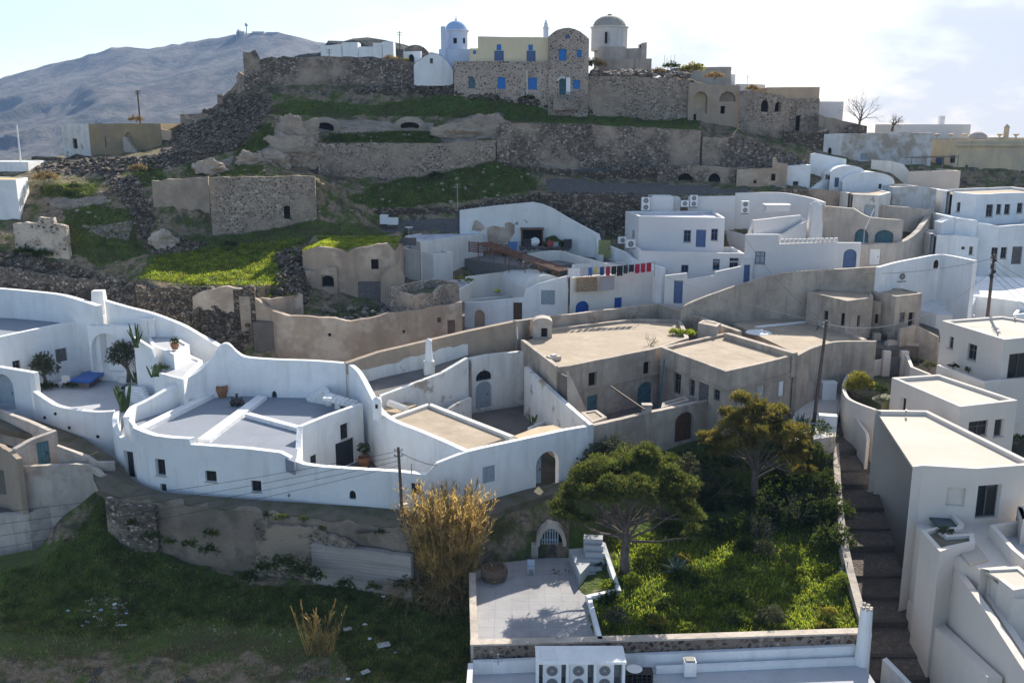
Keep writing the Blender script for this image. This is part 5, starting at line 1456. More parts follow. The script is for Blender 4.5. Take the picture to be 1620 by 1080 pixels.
# ---- pool table under a blue cover
h2 = thing('table', P(137, 606, 2.72), 'long table under a bright blue cover in the left courtyard', 'table')
A, B, C_, D = P(112, 601, 3.5), P(143, 603, 3.5), P(163, 589.5, 3.5), P(139, 587, 3.5)
b = MB(); b.prism([A, B, C_, D], 3.3, 3.52);
ip = inset([A, B, C_, D], -.1); b.prism(ip, 3.42, 3.5); b.build('cover', tarp, h2)
b = MB(); b.prism(inset([A, B, C_, D], .35), 2.72, 3.3); b.build('base', greywood, h2)
# ---- terrace house with three blue-grey roof panels
h = thing('white_house', P(400, 770, 0), 'big white terrace house with three blue-grey roof panels between white ribs', 'house')
FT = [(209, 676, 4.2), (225, 683, 4.1), (243, 689, 4.0), (270, 692.5, 3.95), (299, 694, 4.0), (301, 703, 3.6), (341, 706, 3.6), (393, 710, 3.55), (443, 716, 3.4), (455, 722, 3.1), (466, 729, 2.8), (480, 734.5, 2.55), (503, 738, 2.5), (560, 742, 2.45), (627, 746, 2.4), (673, 751, 2.3)]
f = pts_z([q[:2] for q in FT], [q[2] for q in FT])
w_ = Wall(f, -3.5, [q.z for q in f], .5)
for q in (op(246, 726, 261.5, 752, 'win', charcoal, depth=.3), op(254, 765, 263.5, 777, 'shutter', charcoal), op(324.5, 744.5, 342.5, 761.5, 'win', charcoal), op(398, 760, 413.5, 777.5, 'win', charcoal), op(552.5, 775.5, 563, 789.5, 'win', charcoal, arch=.5), op(651, 764, 664.5, 782, 'shutter', charcoal, depth=.1), op(455, 781, 459, 786, 'void')): w_.opening(**q)
w_.make(white, h, 'front_wall')
bs = spline([(181, 650, 3.75), (178, 660, 3.6), (178, 672, 3.2), (182, 684, 2.9), (190, 692, 2.7), (200, 697, 2.6), (212, 699.5, 2.55)], 4)
f = pts_z([q[:2] for q in bs], [q[2] for q in bs])
w_ = Wall(f, -3, [q.z for q in f], .4)
w_.opening(**op(197.5, 714, 212, 756, 'door', charcoal, depth=.35, bars=0)); w_.make(white, h, 'bastion_wall')
b = MB(); b.prism([(p_[0] + i_[0] * 1.02, p_[1] + i_[1] * 1.02) for p_, i_ in zip(w_.p, w_.inn)] + [P(225, 672, 2.0)[:2], P(205, 655, 2.0)[:2]], -2, 2.0); b.build('landing', white, h)
w_ = Wall([P(203, 662, 4.0), P(216, 681, 4.1)], 1.9, [3.9, 4.1], .3); w_.opening(**op(204, 671, 214, 700, 'door', charcoal, depth=.12)); w_.make(white, h, 'landing_wall')
SW = spline([(205, 659, 4.0), (214, 644, 4.2), (228, 637, 4.3), (243, 629, 4.5), (262, 618, 4.8), (290, 602, 5.2), (315, 587, 5.7), (328, 575, 6.2), (339, 562, 6.9), (348, 549, 7.6), (357, 543, 7.9), (366, 548, 7.6), (376, 558, 7.0), (388, 565, 6.6), (419, 568, 6.5), (450, 569.5, 6.45), (497, 571, 6.4), (549, 575, 6.3)], 3)
f = pts_z([q[:2] for q in SW], [q[2] for q in SW])
w_ = Wall(f, -1, [q.z for q in f], .5, inward=None)
w_.opening(**op(430, 618, 438, 633, 'shutter', charcoal, arch=.5)); w_.make(white, h, 'rear_wall')
NW = spline([(549, 575, 6.3), (562, 585, 6.0), (572, 600, 5.5), (584, 623, 4.9), (599, 649, 4.3), (622, 666, 4.15), (660, 681, 4.1), (700, 698, 4.05), (733, 713, 4.0)], 3)
f = pts_z([q[:2] for q in NW], [q[2] for q in NW])
w_ = Wall(f, -2.5, [q.z for q in f], .45); w_.make(white, h, 'party_wall')
CWL = [(472, 676, 4.05), (478, 674, 4.05), (520, 657, 4.0), (574, 638, 3.95)]
f = pts_z([q[:2] for q in CWL], [q[2] for q in CWL])
f[0] = P(470, 730, 2.7) + Vector((.1, .25, 0)); f.insert(1, lerp(f[0], f[1], .5)); f.insert(2, lerp(f[0], f[2], .8))
w_ = Wall(f, -2.5, [2.65, 3.0, 3.6, 4.05, 4.0, 3.95], .4, inward=1)
for q in (op(538.5, 669.5, 552, 695, 'win', charcoal, depth=.2), op(531, 696, 561, 738, 'door', charcoal, depth=.15), op(566, 688, 578.5, 712, 'win', charcoal), op(491, 719, 502.5, 737, 'shutter', charcoal)): w_.opening(**q)
w_.make(white, h, 'court_wall')
def roofpoly(nm, px, z, mat, th=.25):
 b = MB(); pp = pts_z(px, z); b.prism(pp, z - th, z); return b.build(nm, mat, h)
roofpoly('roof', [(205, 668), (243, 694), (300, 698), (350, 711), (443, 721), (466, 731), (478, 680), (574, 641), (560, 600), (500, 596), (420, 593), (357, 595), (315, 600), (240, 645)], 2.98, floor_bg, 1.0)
def rib(px, z0=2.9, z1=3.32, w2=.7, nm='roof_rib'):
 b = MB(); A, B = P(px[0], px[1], z1), P(px[2], px[3], z1)
 d2 = (B - A); n2 = Vector((-d2.y, d2.x, 0)).normalized() * w2 / 2
 b.prism([A + n2, A - n2, B - n2, B + n2], z0, z1); b.build(nm, white, h)
rib((322, 694, 414, 626), w2=.95); rib((391, 653, 477, 676), w2=.55); rib((225, 675, 352, 613), z1=3.35, w2=.9);
rib((352, 613, 414, 626), z1=3.1, w2=.3)
b = MB()
for k in range(7):
 A = P(489 + k * 4.2, 628 - k * 2.2, 3.2 + k * .17); b.box((A.x, A.y, 2.95), (.5, 1.5, A.z - 2.95), .35)
for k in range(6):
 A = P(521 + k * 7, 626 + k * 2.0, 4.2 - k * .14); b.box((A.x, A.y, A.z - .25), (.75, 1.3, .25), -.15)
for px, py in ((521, 640), (535, 645)): A = P(px, py, 3); b.box(A, (.45, .8, 1.0))
b.build('roof_stair', white, h)
sheet('courtyard_floor', [(470, 760), (680, 770), (640, 690), (580, 660), (480, 700)], -.95, floor_dk, th=1)
w_ = Wall(pts_z([(673, 751), (690, 733), (738, 715)], [2.4, 3.35, 4.0]), -2, [2.4, 3.35, 4.0], .45); w_.make(white, h, 'corner_wall')
# ---- neighbour house with the beige roof and arched gate
h = thing('white_house', P(800, 780, 0), 'white house with a flat beige roof and an open arched gate behind the pines', 'house')
FT = [(738, 715, 4.0), (765, 708.5, 4.0), (830, 694.5, 4.0), (897, 680, 3.95), (938.5, 673, 3.9)]
f = pts_z([q[:2] for q in FT], [q[2] for q in FT])
w_ = Wall(f, -3, [q.z for q in f], .45)
for q in (op(763.5, 737, 783, 763, 'shutter', paleblue, depth=.08), op(848, 714, 884, 771, 'hole', arch=.32), op(806, 742, 817, 757, 'shutter', white, depth=.04, name='meter_box')): w_.opening(**q)
w_.make(white, h, 'front_wall')
A, B = P(849.5, 767, 0), P(864, 766, 0)
b = MB();
hq = w_.hit(858, 765)
A_ = w_.at(hq[1])
b.prism([(A_[0] - .95, A_[1] + .1), (A_[0] - .1, A_[1] + .25), (A_[0] - .1, A_[1] + .33), (A_[0] - .95, A_[1] + .18)], .05, 2.3); gl = b.build('gate', paleblue, h)
b = MB(); b.box((A_[0] - .2, A_[1] + .12, 1.1), (.08, .08, .2)); b.build('handle', blackm, gl)
w_ = Wall(pts_z([(673, 751), (690, 745), (740, 735)], [2.3, 2.3, 2.3]), -3, [Q(673, 751, 64.6).z + .02, 2.6, 4.0], .3)
f = pts_z([(673, 751), (738, 715)], [2.35, 4.0]);
w_ = Wall([f[0] + Vector((.0, -.02, 0)), f[1] + Vector((.01, -.02, 0))], -3, [2.35, 4.0], .25)
w_.opening(**op(703, 752, 725, 800, 'void', arch=.5, depth=.2)); w_.make(white, h, 'side_wall')
b = MB(); rp = [(612, 662), (679, 638.5), (809, 689), (738, 713)]
b.prism(pts_z(rp, 3.8), 2.8, 3.8); b.build('roof', screed, h)
for px0, py0, px1, py1 in ((679, 638.5, 810, 689.5), (614, 661, 679, 638.5)):
 A, B = P(px0, py0, 4.05), P(px1, py1, 4.05); d2 = B - A; n2 = Vector((-d2.y, d2.x, 0)).normalized() * .22
 b = MB(); b.prism([A + n2, A - n2, B - n2, B + n2], -1 if px1 > 700 else 3.5, 4.05); b.build('roof_kerb', warmwhite, h)
b = MB(); b.prism(pts_z([(600, 648), (640, 634), (660, 640), (612, 660)], 3.7), 2, 3.7); b.build('roof', screed, h)
b = MB(); b.tube([P(615, 637, 4.3), P(643, 647, 4.1)], .28, 8); b.build('roof_vault', warmwhite, h)
b = MB(); b.prism(pts_z([(811, 690), (830, 694), (894, 679), (875, 672), (850, 675)], 3.72), 2.9, 3.72); b.build('lean_to_roof', screed_o, h)
h2 = thing('chimney', P(597, 655, 4.5), 'small round white chimney pot on the party wall of the terrace house', 'chimney')
b = MB(); q = P(597, 651, 4.5); b.lathe([(.38, -.6), (.36, .7), (.42, .8), (.3, 1.1), (.1, 1.25)], q, 12); b.build('stack', white, h2); b = MB(); b.box(q + Vector((0, -.4, .4)), (.18, .1, .3)); b.build('vent', dark, h2)
h = thing('courtyard_wall', P(780, 643, .6), 'worn white courtyard wall with a grey arched door and a fan light above it', 'wall')
f = [P(743, 566, 6.4), P(770, 561, 6.4), P(824, 556, 6.4)]
f = [Vector((q.x, q.y, 6.2)) for q in (P(747, 649, .6), P(775, 643, .6), P(828, 637, .6))]
w_ = Wall(f, -1, [Q(747, 567, f[0].y).z, Q(778, 561, f[1].y).z, Q(824, 556, f[2].y).z], .5)
for q in (op(752.5, 603, 777.5, 645, 'door', paleblue, arch=.28, depth=.15), op(753, 586, 778, 601.5, 'win', charcoal, arch=.7, bars=3)): w_.opening(**q)
w_.make(white_old, h, 'wall')
sheet('courtyard_floor', [(740, 655), (835, 640), (870, 680), (835, 700), (780, 690)], .55, floor_dk, th=1.2)
f = [P(745, 560, 6.2), P(747, 649, .6)]
f = pts_z([(700, 655), (722, 640), (746, 630)], [2.6, 2.6, 2.6]); w_ = wallthing('courtyard_wall', 'low worn white wall left of the grey arched door', None, 2.7, -1, white_old, th=.3, pts=f)
h2 = thing('planter', P(850, 690, .6), 'whitewashed planter box with a little cactus in the big courtyard', 'planter')
block(h2, [(835, 676), (855, 690), (880, 672), (862, 664)], 1.7, 0, white_old, soil, lip=.3)
SWL = [(549, 575, 6.35), (600, 557, 6.9), (640, 548, 7.2), (680, 539, 7.5), (740, 524, 7.8), (818, 508, 8.1)]
f = pts_z([q[:2] for q in SWL], [q[2] for q in SWL])
h, w_ = wallthing('street_wall', 'sloping brown street wall with a flaking white lower half above the passage', None, [q.z for q in f], -1, brown2, th=.6, pts=f, jit=.06)
fl = [q + Vector((0, -.06, 0)) for q in f[:5]]
lw = Wall(fl, -1, [f[0].z - 1.0, f[1].z - 1.3, f[2].z - 1.2, f[3].z - 1.1, f[4].z - 1.2], .1, jit=.25, step=.5); lw.make(white_old, h, 'whitewashed_face')
f = pts_z([(600, 625), (660, 605), (700, 590), (741, 566)], [4.9, 5.2, 5.5, 6.2]); f[0] = P(604, 626, 4.7)
wallthing('passage_wall', 'worn white wall below the sloping passage, stained with a rusty patch', None, [q.z for q in f], -1, white_old, th=.4, pts=f)
sheet('passage', [(590, 628), (743, 572), (743, 556), (680, 562), (580, 600)], [4.2, 5.4, 5.6, 5.2, 4.4], asphalt, th=1)
h2 = thing('chimney', P(678, 590, 5.0), 'tall tapering white chimney against the sloping street wall', 'chimney')
q = Vector((0, 0, 0)); q = P(679, 586, 5.2)
b = MB(); b.box(q - Vector((0, 0, .8)), (.95, .8, 1.7), .2); b.build('base', white_old, h2); b = MB(); b.lathe([(.36, .9), (.3, 2.0), (.26, 2.6), (.32, 2.65), (.3, 2.8), (.12, 2.95)], q, 12); b.build('stack', white, h2)
# ---- brown house: roof 1 with outside stairs
h = thing('brown_house', P(960, 640, 1.5), 'old grey-brown house with a beige flat roof and an outside stair in its yard', 'house')
z1 = 6.7
block(h, [(824, 537), (881, 581), (901, 578.5), (1045, 549.5), (1090, 534), (1078, 506), (1000, 504), (862, 520)], z1, 0, cement, screed, lip=.28, th=.4,
 ops=[op(931, 589, 944, 610, 'void', depth=.3), op(1018, 572, 1029, 591.5, 'void', depth=.3), op(929, 625, 945, 651, 'door', teal, depth=.2), op(1008.5, 604, 1032, 640, 'door', teal, arch=.35, depth=.2)])
def ledge(pxs, z, par, mat=cement, w2=.14, hh=.16):
 pp = pxs; b = MB()
 for A, B in zip(pp, pp[1:]):
  d2 = (B - A); n2 = Vector((d2.y, -d2.x, 0)).normalized()
  if n2.y > 0: n2 = -n2
  b.prism([A, B, B + n2 * w2, A + n2 * w2], z, z + hh)
 b.build('string_course', mat, par)
A, B = P(903, 578, z1), P(1045, 549.5, z1); ledge([A + (B - A) * .02, B], 4.2, h)
b = MB()
A, B = P(887, 581.5, z1 - .2), P(917, 654, 1.6)
A2, B2 = A + Vector((0.1, -.1, 0)), B
NS = 16
st = P(884, 580, z1) + Vector((.3, -.95, 0)); en = Vector((P(914, 664, 1.6))) + Vector((.6, -1.0, 0))
for k in range(NS):
 t_ = (k + .5) / NS; q = lerp(st, en, t_); b.box((q.x, q.y, 0), (1.55, (st - en).xy.length / NS + .02, lerp(z1 - .3, 1.6, t_)), math.atan2(en.y - st.y, en.x - st.x) + math.pi / 2)
b.build('stair', floor_dk, h)
d2 = (en - st); n2 = Vector((-d2.y, d2.x, 0)).normalized()
for s_ in (-1, 1):
 w2 = Wall([st + n2 * .9 * s_, en + n2 * .9 * s_], 0, [z1 + .1, 2.2], .22); w2.make(cement_lt, h, 'stair_wall')
wp = [(1046, 549), (1148, 587.5), (1200, 576), (1230, 569), (1263, 560), (1257, 556), (1147, 526)]
z2 = 6.9
block(h, wp, z2, 0, cement, screed, lip=.26, th=.4, name='wing_wall',
 ops=[op(1065, 590, 1077, 623, 'win', greywood), op(1090, 600, 1099, 627, 'win', greywood), op(1105, 606, 1121, 637, 'door', greywood), op(1129, 616, 1138.5, 634, 'win', greywood), op(1050, 582, 1055, 606, 'void'), op(1166, 616, 1178, 640, 'shutter', curtain, depth=.1), op(1198, 610, 1209, 634, 'shutter', curtain, depth=.1), op(1232, 603, 1240, 626.5, 'shutter', white, depth=.1)])
pl = pts_z(wp, z2); ledge(pl[:5], 5.25, h)
A, B = P(1149, 527, 7.15), P(1258, 559, 7.15); d2 = B - A; n2 = Vector((-d2.y, d2.x, 0)).normalized() * .3
b = MB(); b.prism([A + n2, A - n2, B - n2, B + n2], 5, 7.2); b.build('roof_kerb', cement, h)
b = MB(); d_ = P(1051, 566, 6.5); b.tube([P(1051, 568, 6.2), P(1042, 648, 1.6)], .09, 6); b.build('drainpipe', teal, h)
sheet('yard_ground', [(900, 680), (1080, 645), (1150, 640), (1070, 600), (930, 640)], 1.5, floor_dk, th=1.5)
f = pts_z([(829, 580), (860, 608), (895, 640), (932, 672)], [5.2, 4.9, 4.4, 4.05])
wallthing('courtyard_wall', 'tall sloping white wall dividing the white courtyard from the brown yard', None, [q.z for q in f], -1, white_old, th=.4, pts=f)
FT = [(938.5, 673, 3.9), (960, 668.5, 3.88), (1047, 648.5, 3.8), (1099, 638, 3.75), (1150, 628, 3.7)]
f = pts_z([q[:2] for q in FT], [q[2] for q in FT])
wallthing('yard_wall', 'grey-brown garden wall with a dark arched wooden door behind the pines', None, [q.z for q in f], -2.5, cement, th=.5, pts=f, jit=.05, step=.8,
  ops=[op(1068, 652, 1097, 698, 'door', brownwood, arch=.3, depth=.3)])
h2 = thing('pillar', P(1023, 655, 3.5), 'stubby square pillar on top of the grey-brown garden wall', 'pillar')
b = MB(); q = P(1023, 652, 3.7); b.box(q, (.75, .6, .6)); b.build('shaft', cement_lt, h2); b = MB(); b.box(q + Vector((0, 0, .6)), (.85, .7, .12)); b.build('cap', cement_lt, h2)
b = MB(); b.tube([P(966, 611, 4.8), P(1020, 648, 4.2)], .08, 6); tag(b.build('wooden_pole', brownwood), 'thin leaning wooden pole over the brown yard, resting on the stubby pillar', 'pole')
for px, z, lab in (([(920, 656), (945, 652), (962, 664), (938, 672)], 3.75, 'flat-topped lean-to with a beige roof at the foot of the outside stair'), ([(1048, 648), (1094, 637), (1086, 630), (1050, 640)], 3.7, 'low beige roofed lean-to behind the dark arched door')):
 h2 = thing('lean_to', P(px[0][0], px[0][1], z), lab, 'shed'); block(h2, None, None, 1, cement_lt, screed, lip=.08, pts=[q + Vector((0, .7, 0)) for q in pts_z(px, z)])
h2 = thing('roof_kiosk', P(858, 535, 6.5), 'small arched cement hatch house on the beige roof', 'hut')
q = P(858, 534, 6.45); b = MB()
w_ = Wall([(q.x - .95, q.y), (q.x + .95, q.y), (q.x + .95, q.y + 1.4), (q.x - .95, q.y + 1.4)], 6.3, 7.9, .2, closed=True); w_.opening(**op(856, 519, 867, 533, 'void')); w_.make(cement_lt, h2, 'wall')
vaultmesh(b, (q.x - 1.0, q.y - .05, 7.88), (q.x - 1.0, q.y + 1.45, 7.88), (2.0, 0, 0), .55, 10); b.build('vaulted_roof', cement_lt, h2)
h2 = thing('roof_vent', P(876, 570, 6.5), 'squat square vent block near the front edge of the beige roof', 'vent')
q = P(876, 569, 6.45); b = MB(); b.box(q, (1.1, .8, .35), .5); b.build('base', cement_lt, h2); b = MB(); b.box(q + Vector((0, 0, .35)), (.45, .4, .15), .5); b.build('cap', warmwhite, h2)
f = pts_z([(818, 508), (860, 502), (900, 498), (960, 490), (1042, 481), (1100, 500), (1167, 524)], [8.15, 7.75, 7.7, 7.6, 7.6, 7.4, 7.2])
wallthing('street_wall', 'stained grey parapet wall along the lane behind the big beige roof', None, [q.z for q in f], 1, cement, th=.5, pts=f, jit=.05, step=.8)
h2 = thing('cistern', P(1120, 515, 7), 'low beige-topped cistern block at the corner behind the beige roofs', 'cistern')
block(h2, [(1104, 511), (1134, 517), (1140, 511), (1112, 506)], 7.7, 5, cement_lt, screed, lip=.06)
# ---- third big roof and its curved street wall
z3 = 6.6
h = thing('brown_house', P(1280, 560, 5), 'low house with the widest beige roof, edged by a curved street wall', 'house')
rp = [(1160, 512), (1240, 494), (1286, 497), (1364, 539), (1323, 543), (1292, 551), (1268, 563)]
b = MB(); b.prism(pts_z(rp, z3), 3.5, z3); b.build('roof', screed, h)
cv = spline([(1264, 562, 7.0), (1280, 553, 7.0), (1300, 546, 7.0), (1323, 541, 7.0), (1350, 540, 7.1), (1386, 540, 7.3)], 4)
f = pts_z([q[:2] for q in cv], [q[2] for q in cv]); w_ = Wall(f, .5, [q.z for q in f], .4); w_.make(cement, h, 'street_wall')
A, B = P(1283, 497, 6.9), P(1368, 538, 6.9); d2 = B - A; n2 = Vector((-d2.y, d2.x, 0)).normalized() * .25; b = MB(); b.prism([A + n2, A - n2, B - n2, B + n2], 4, 6.95); b.build('roof_kerb', cement, h)
h2 = thing('roof_hatch', P(1200, 527, z3), 'round white patch with a capped hole on the widest beige roof', 'hatch')
q = P(1200, 526, z3); b = MB(); b.lathe([(1.3, .0), (1.2, .06), (.5, .1), (.35, .35), (.3, .36)], q, 16); b.build('kerb', white, h2); b = MB(); b.lathe([(.3, .365), (.25, .4)], q, 12); b.build('lid', metal, h2)
b = MB()
for k in range(16):
 q = P(1200 + k * 7, 517 - k * .7, z3); b.blob((q.x, q.y, z3 + .02), .42, (1.3, 1, .18), 1, .3, k)
tag(b.build('lime_edge', white), 'ragged white lime strip across the widest beige roof', 'lime strip')
# ---- street
sheet('street', [(1240, 700), (1262, 640), (1272, 585), (1330, 572), (1400, 545), (1420, 555), (1360, 575), (1338, 620), (1325, 660), (1322, 690)], [1.6, 1.8, 2.2, 2.5, 3.2, 3.2, 2.7, 2.0, 1.6, 1.5], pavement, th=1.5)
# ================================================================ RIGHT SIDE
# ---- modern houses
h = thing('modern_house', P(1500, 820, .9), 'tall warm grey modern house with the biggest cream roof above the stepped lane', 'house')
rp = [(1385, 648), (1467, 649), (1640, 734), (1546, 741), (1460, 736), (1444, 738)]
block(h, rp, 4.9, -9, modern, modern_roof, lip=.3, th=.35,
 ops=[op(1497, 771, 1527, 800, 'void', depth=.3, pane=modern), op(1545, 767, 1582, 819, 'glassdoor', greywood, depth=.25)])
w_ = h
for px, py, nm in ((1541, 781, 'wall_lamp'), (1596, 772, 'wall_lamp')):
 q = Q(px, py, 59.2 + (px - 1541) * .02);
b = MB(); q = P(1511, 786, 2.6);
fr = MB()
A, B = P(1499, 796, 1.75), P(1513, 796, 1.75)
tb = MB(); tb.prism(pts_z([(1440, 806), (1462, 800), (1560, 815), (1660, 800), (1680, 960), (1600, 945), (1560, 905), (1520, 885), (1460, 850)], .85), -9, .85); tb.build('terrace', modern, h)
hp = [(1458, 804), (1502, 803), (1526, 829), (1521, 836), (1494, 838)]
block(h, hp, 1.55, -6, modern, MATS['pool_water'], lip=.25, th=.32, name='tub_wall', roofname='water')
block(h, [(1457, 839), (1482, 833), (1500, 845), (1541, 843), (1543, 858), (1505, 866), (1487, 872)], 1.5, -9, modern, soil, lip=.22, th=.3, name='planter_wall', roofname='planter_soil')
def lane_plane(px, py, off):
 d = ray(px, py); A, B = LA + LN * off, LB + LN * off; ex, ey = B.x - A.x, B.y - A.y
 t_ = (A.x * ey - A.y * ex) / (d.x * ey - d.y * ex); return Vector((d.x * t_, d.y * t_, CAMZ + d.z * t_))
def lane_pt(px, py):
 d = ray(px, py); t_ = 50.1 / (.298 * d.y - d.z); return Vector((d.x * t_, d.y * t_, CAMZ + d.z * t_))
LA, LB = lane_pt(1428, 960), lane_pt(1472, 1076)
dd_ = (LB - LA).xy.normalized(); LN = Vector((-dd_.y, dd_.x, 0)); LN = LN if LN.x > 0 else -LN
for off, nm, tp in ((1.0, 'stair_wall', [(1452, 838), (1484, 836), (1486, 880), (1491, 881), (1504, 880), (1514, 905), (1560, 968), (1611, 1047), (1655, 1110)]), (1.9, 'parapet_wall', [(1512, 876), (1530, 884), (1548, 925), (1590, 990), (1640, 1065)]), (0, 'lower_wall', [(1436, 948), (1480, 992), (1526, 1036), (1562, 1070)])):
 st = [lane_plane(px, py, off) for px, py in tp]
 w2 = Wall(st, -13, [q.z for q in st], .8 if off == 0 else .4, inward=None); w2.make(modern, h, nm)
s0, s1 = lane_plane(1514, 905, 1.2), lane_plane(1640, 1090, 1.2); t0, t1 = lane_plane(1530, 890, 3.4), lane_plane(1680, 1090, 3.4)
b = MB(); b.prism([s0, s1, t1, t0], -13, [s0.z - .9, s1.z - .6, s1.z - .6, s0.z - .9]); b.build('ramp', modern, h)
block(h, [(1528, 1024), (1552, 1018), (1640, 1100), (1600, 1130)], [-4.0, -4.0, -5.2, -5.2], -10, modern, modern, lip=.1, name='buttress_wall')
block(h, [(1551, 898), (1612, 895), (1650, 925), (1603, 933), (1580, 915)], 1.35, -8, modern, modern_roof, lip=.12, th=.3, name='store_wall')
block(h, [(1566, 830), (1640, 818), (1700, 880), (1622, 886), (1600, 868)], 1.75, -4, modern, floor_lt, lip=.85, th=.3, name='pool_wall')
block(h, [(1610, 800), (1660, 796), (1670, 815), (1618, 822)], 2.6, 0, modern, modern_roof, lip=.2, th=.25, name='shower_wall', ops=[op(1609, 806, 1617, 824, 'void')])
b = MB(); b.prism(pts_z([(1514, 868), (1545, 862), (1563, 885), (1534, 892)], .95), .8, 1.0); b.build('step', modern_roof, h)
h = thing('modern_house', P(1500, 690, 0), 'middle warm grey modern house with a plain cream roof and a dark left doorway', 'house')
block(h, [(1411, 597), (1485, 592), (1610, 633), (1519, 643)], 5.7, -3, modern, modern_roof, lip=.28, th=.35,
 ops=[op(1423, 628, 1433, 652, 'void', depth=.3), op(1532, 665.6, 1562, 690, 'win', greywood), op(1573, 663, 1588, 690, 'win', greywood, bars=0)])
h = thing('modern_house', P(1550, 600, 3), 'farthest warm grey modern house with roof vents and a big glass front', 'house')
block(h, [(1490, 507), (1584, 500), (1690, 516), (1690, 527), (1589, 537)], 9.2, 0, modern, modern_roof, lip=.2, th=.35,
 ops=[op(1499.5, 532, 1508.5, 551.5, 'win', greywood), op(1530.6, 544, 1545, 570, 'win', greywood), op(1595, 558, 1640, 598, 'glassdoor', greywood, bars=2)])
h2 = thing('roof_vent', P(1540, 505, 9), 'row of small vent pipes on the farthest bright modern roof', 'vent')
for px, py in ((1540, 506), (1578, 531), (1605, 509)):
 b = MB(); q = P(px, py, 8.95); b.tube([q, q + Vector((0, 0, .45))], .07, 6); b.build('pipe', metal, h2)
h2 = thing('roof_vent', P(1433, 655, 4.7), 'single vent pipe on the edge of the biggest cream roof', 'vent'); b = MB(); q = P(1433, 658, 4.7); b.tube([q, q + Vector((0, 0, .5))], .08, 6); b.build('pipe', metal, h2)
wallthing('planter_wall', 'low warm grey planter wall bending between the two rear modern houses', [(1482, 577), (1520, 591), (1558, 605), (1580, 602), (1640, 597)], [6.1, 6.0, 5.9, 5.9, 5.9], 2, modern, th=.35)
sheet('terrace', [(1482, 582), (1560, 608), (1660, 600), (1640, 560), (1500, 560)], 5.0, modern, th=4)
wallthing('garden_wall', 'warm grey wall from the lane gate to the modern house', [(1349, 577), (1380, 572), (1397, 568), (1398, 560), (1410, 559)], [4.3, 4.5, 4.6, 5.2, 5.2], 0, modern, th=.35)
h2 = thing('gate', P(1415, 580, 3.5), 'plain grey gate between two warm grey posts by the lane', 'gate')
for px in (1400, 1428): b = MB(); q = P(px, 588, 3.4); b.box((q.x, q.y, 2.5), (.7, .5, 3.0)); b.build('post', modern, h2)
b = MB(); q = P(1414, 588, 3.4); b.box((q.x, q.y, 3.1), (1.2, .08, 1.8)); b.build('leaf', greywood, h2)
wallthing('garden_wall', 'warm grey wall behind the gate, bending down to the flat cream roof', [(1432, 560), (1440, 580), (1470, 592)], [5.3, 5.0, 4.8], 0, modern, th=.3)
wallthing('garden_wall', 'low curved warm grey wall along the top of the stepped lane', spline([(1345, 578), (1337, 596), (1332, 611), (1338, 628), (1356, 638), (1384, 648)], 4), [lerp(4.0, 3.6, i / 20) for i in range(21)], -3, modern, th=.3)
wallthing('garden_wall', 'leaning warm grey wall panel beside the stepped lane, under the curved wall', [(1340, 640), (1352, 660), (1369, 684), (1371, 695)], [2.8, 2.4, 1.9, 1.6], -4, modern, th=.25)
sheet('planter_soil', [(1340, 615), (1395, 640), (1440, 600), (1400, 580), (1350, 582)], 3.0, soil, th=3)
# ---- stepped lane
def lane_pt(px, py):
 d = ray(px, py); t_ = 50.1 / (.298 * d.y - d.z); return Vector((d.x * t_, d.y * t_, CAMZ + d.z * t_))
le = [lane_pt(*q) for q in ((1312, 640), (1318, 652), (1320, 742), (1345, 868), (1350, 941), (1357, 994), (1365, 1040), (1372, 1110))]
re_ = [lane_pt(*q) for q in ((1336, 632), (1340, 650), (1370, 734), (1404, 860), (1440, 974), (1482, 1076), (1500, 1130))]
lt_ = sorted((q.y, q.x) for q in le); rt_ = sorted((q.y, q.x) for q in re_)
cob = rubble('lane_cobbles', [(.125, .108, .094), (.165, .145, .125), (.145, .127, .11), (.2, .175, .155)], (.115, .1, .088), 4.5, .08, bs=.5, sq=1)
b = MB(); e = MB()
Y0, n = 51.0, 14
for k in range(n):
 ya, yb = Y0 + k * 2.35 + (.35 * math.sin(k * 2.3)), Y0 + (k + 1) * 2.35 + (.35 * math.sin((k + 1) * 2.3))
 za = 1.5 - .298 * (82.6 - ya)
 x0a, x1a, x0b, x1b = interp(ya, lt_)[0] - 2.2, interp(ya, rt_)[0] + .5, interp(yb, lt_)[0] - 2.2, interp(yb, rt_)[0] + .5
 b.prism([(x0a, ya), (x1a, ya), (x1b, yb), (x0b, yb)], -13, [za, za, za + .42, za + .42])
 e.prism([(x0a, ya - .14), (x1a, ya - .14), (x1a, ya + .2), (x0a, ya + .2)], za - .6, [za + .012, za + .012, za + .05, za + .05])
struct(b.build('stepped_lane', cob)); struct(e.build('riser_shade_edges', plaster('riser_shade_tone', (.10, .085, .07), var=.3)))  # dark slabs paint the shade of the risers onto the step fronts
# ---- garden wall between garden and lane, front stone wall
wallthing('garden_wall', 'long low stone-capped wall between the green garden and the stepped lane', [(1317, 700), (1321, 780), (1328, 850), (1340, 905), (1352, 950), (1366, 1001)], [.4, -.9, -1.9, -2.6, -3.0, -3.4], -8, coping_m, th=.5)
wallthing('garden_wall', 'dark reddish stone wall with a pale coping along the front of the garden and terrace', [(744, 1021), (900, 1017), (1100, 1011), (1366, 1002)], -3.4, -7, garden_st, th=.5, cap=.1, capm=coping_m)
wallthing('garden_wall', 'pale low wall along the left side of the sunny terrace', [(742, 905), (743, 960), (745, 1021)], [-3.2, -3.3, -3.4], -7, coping_m, th=.45)
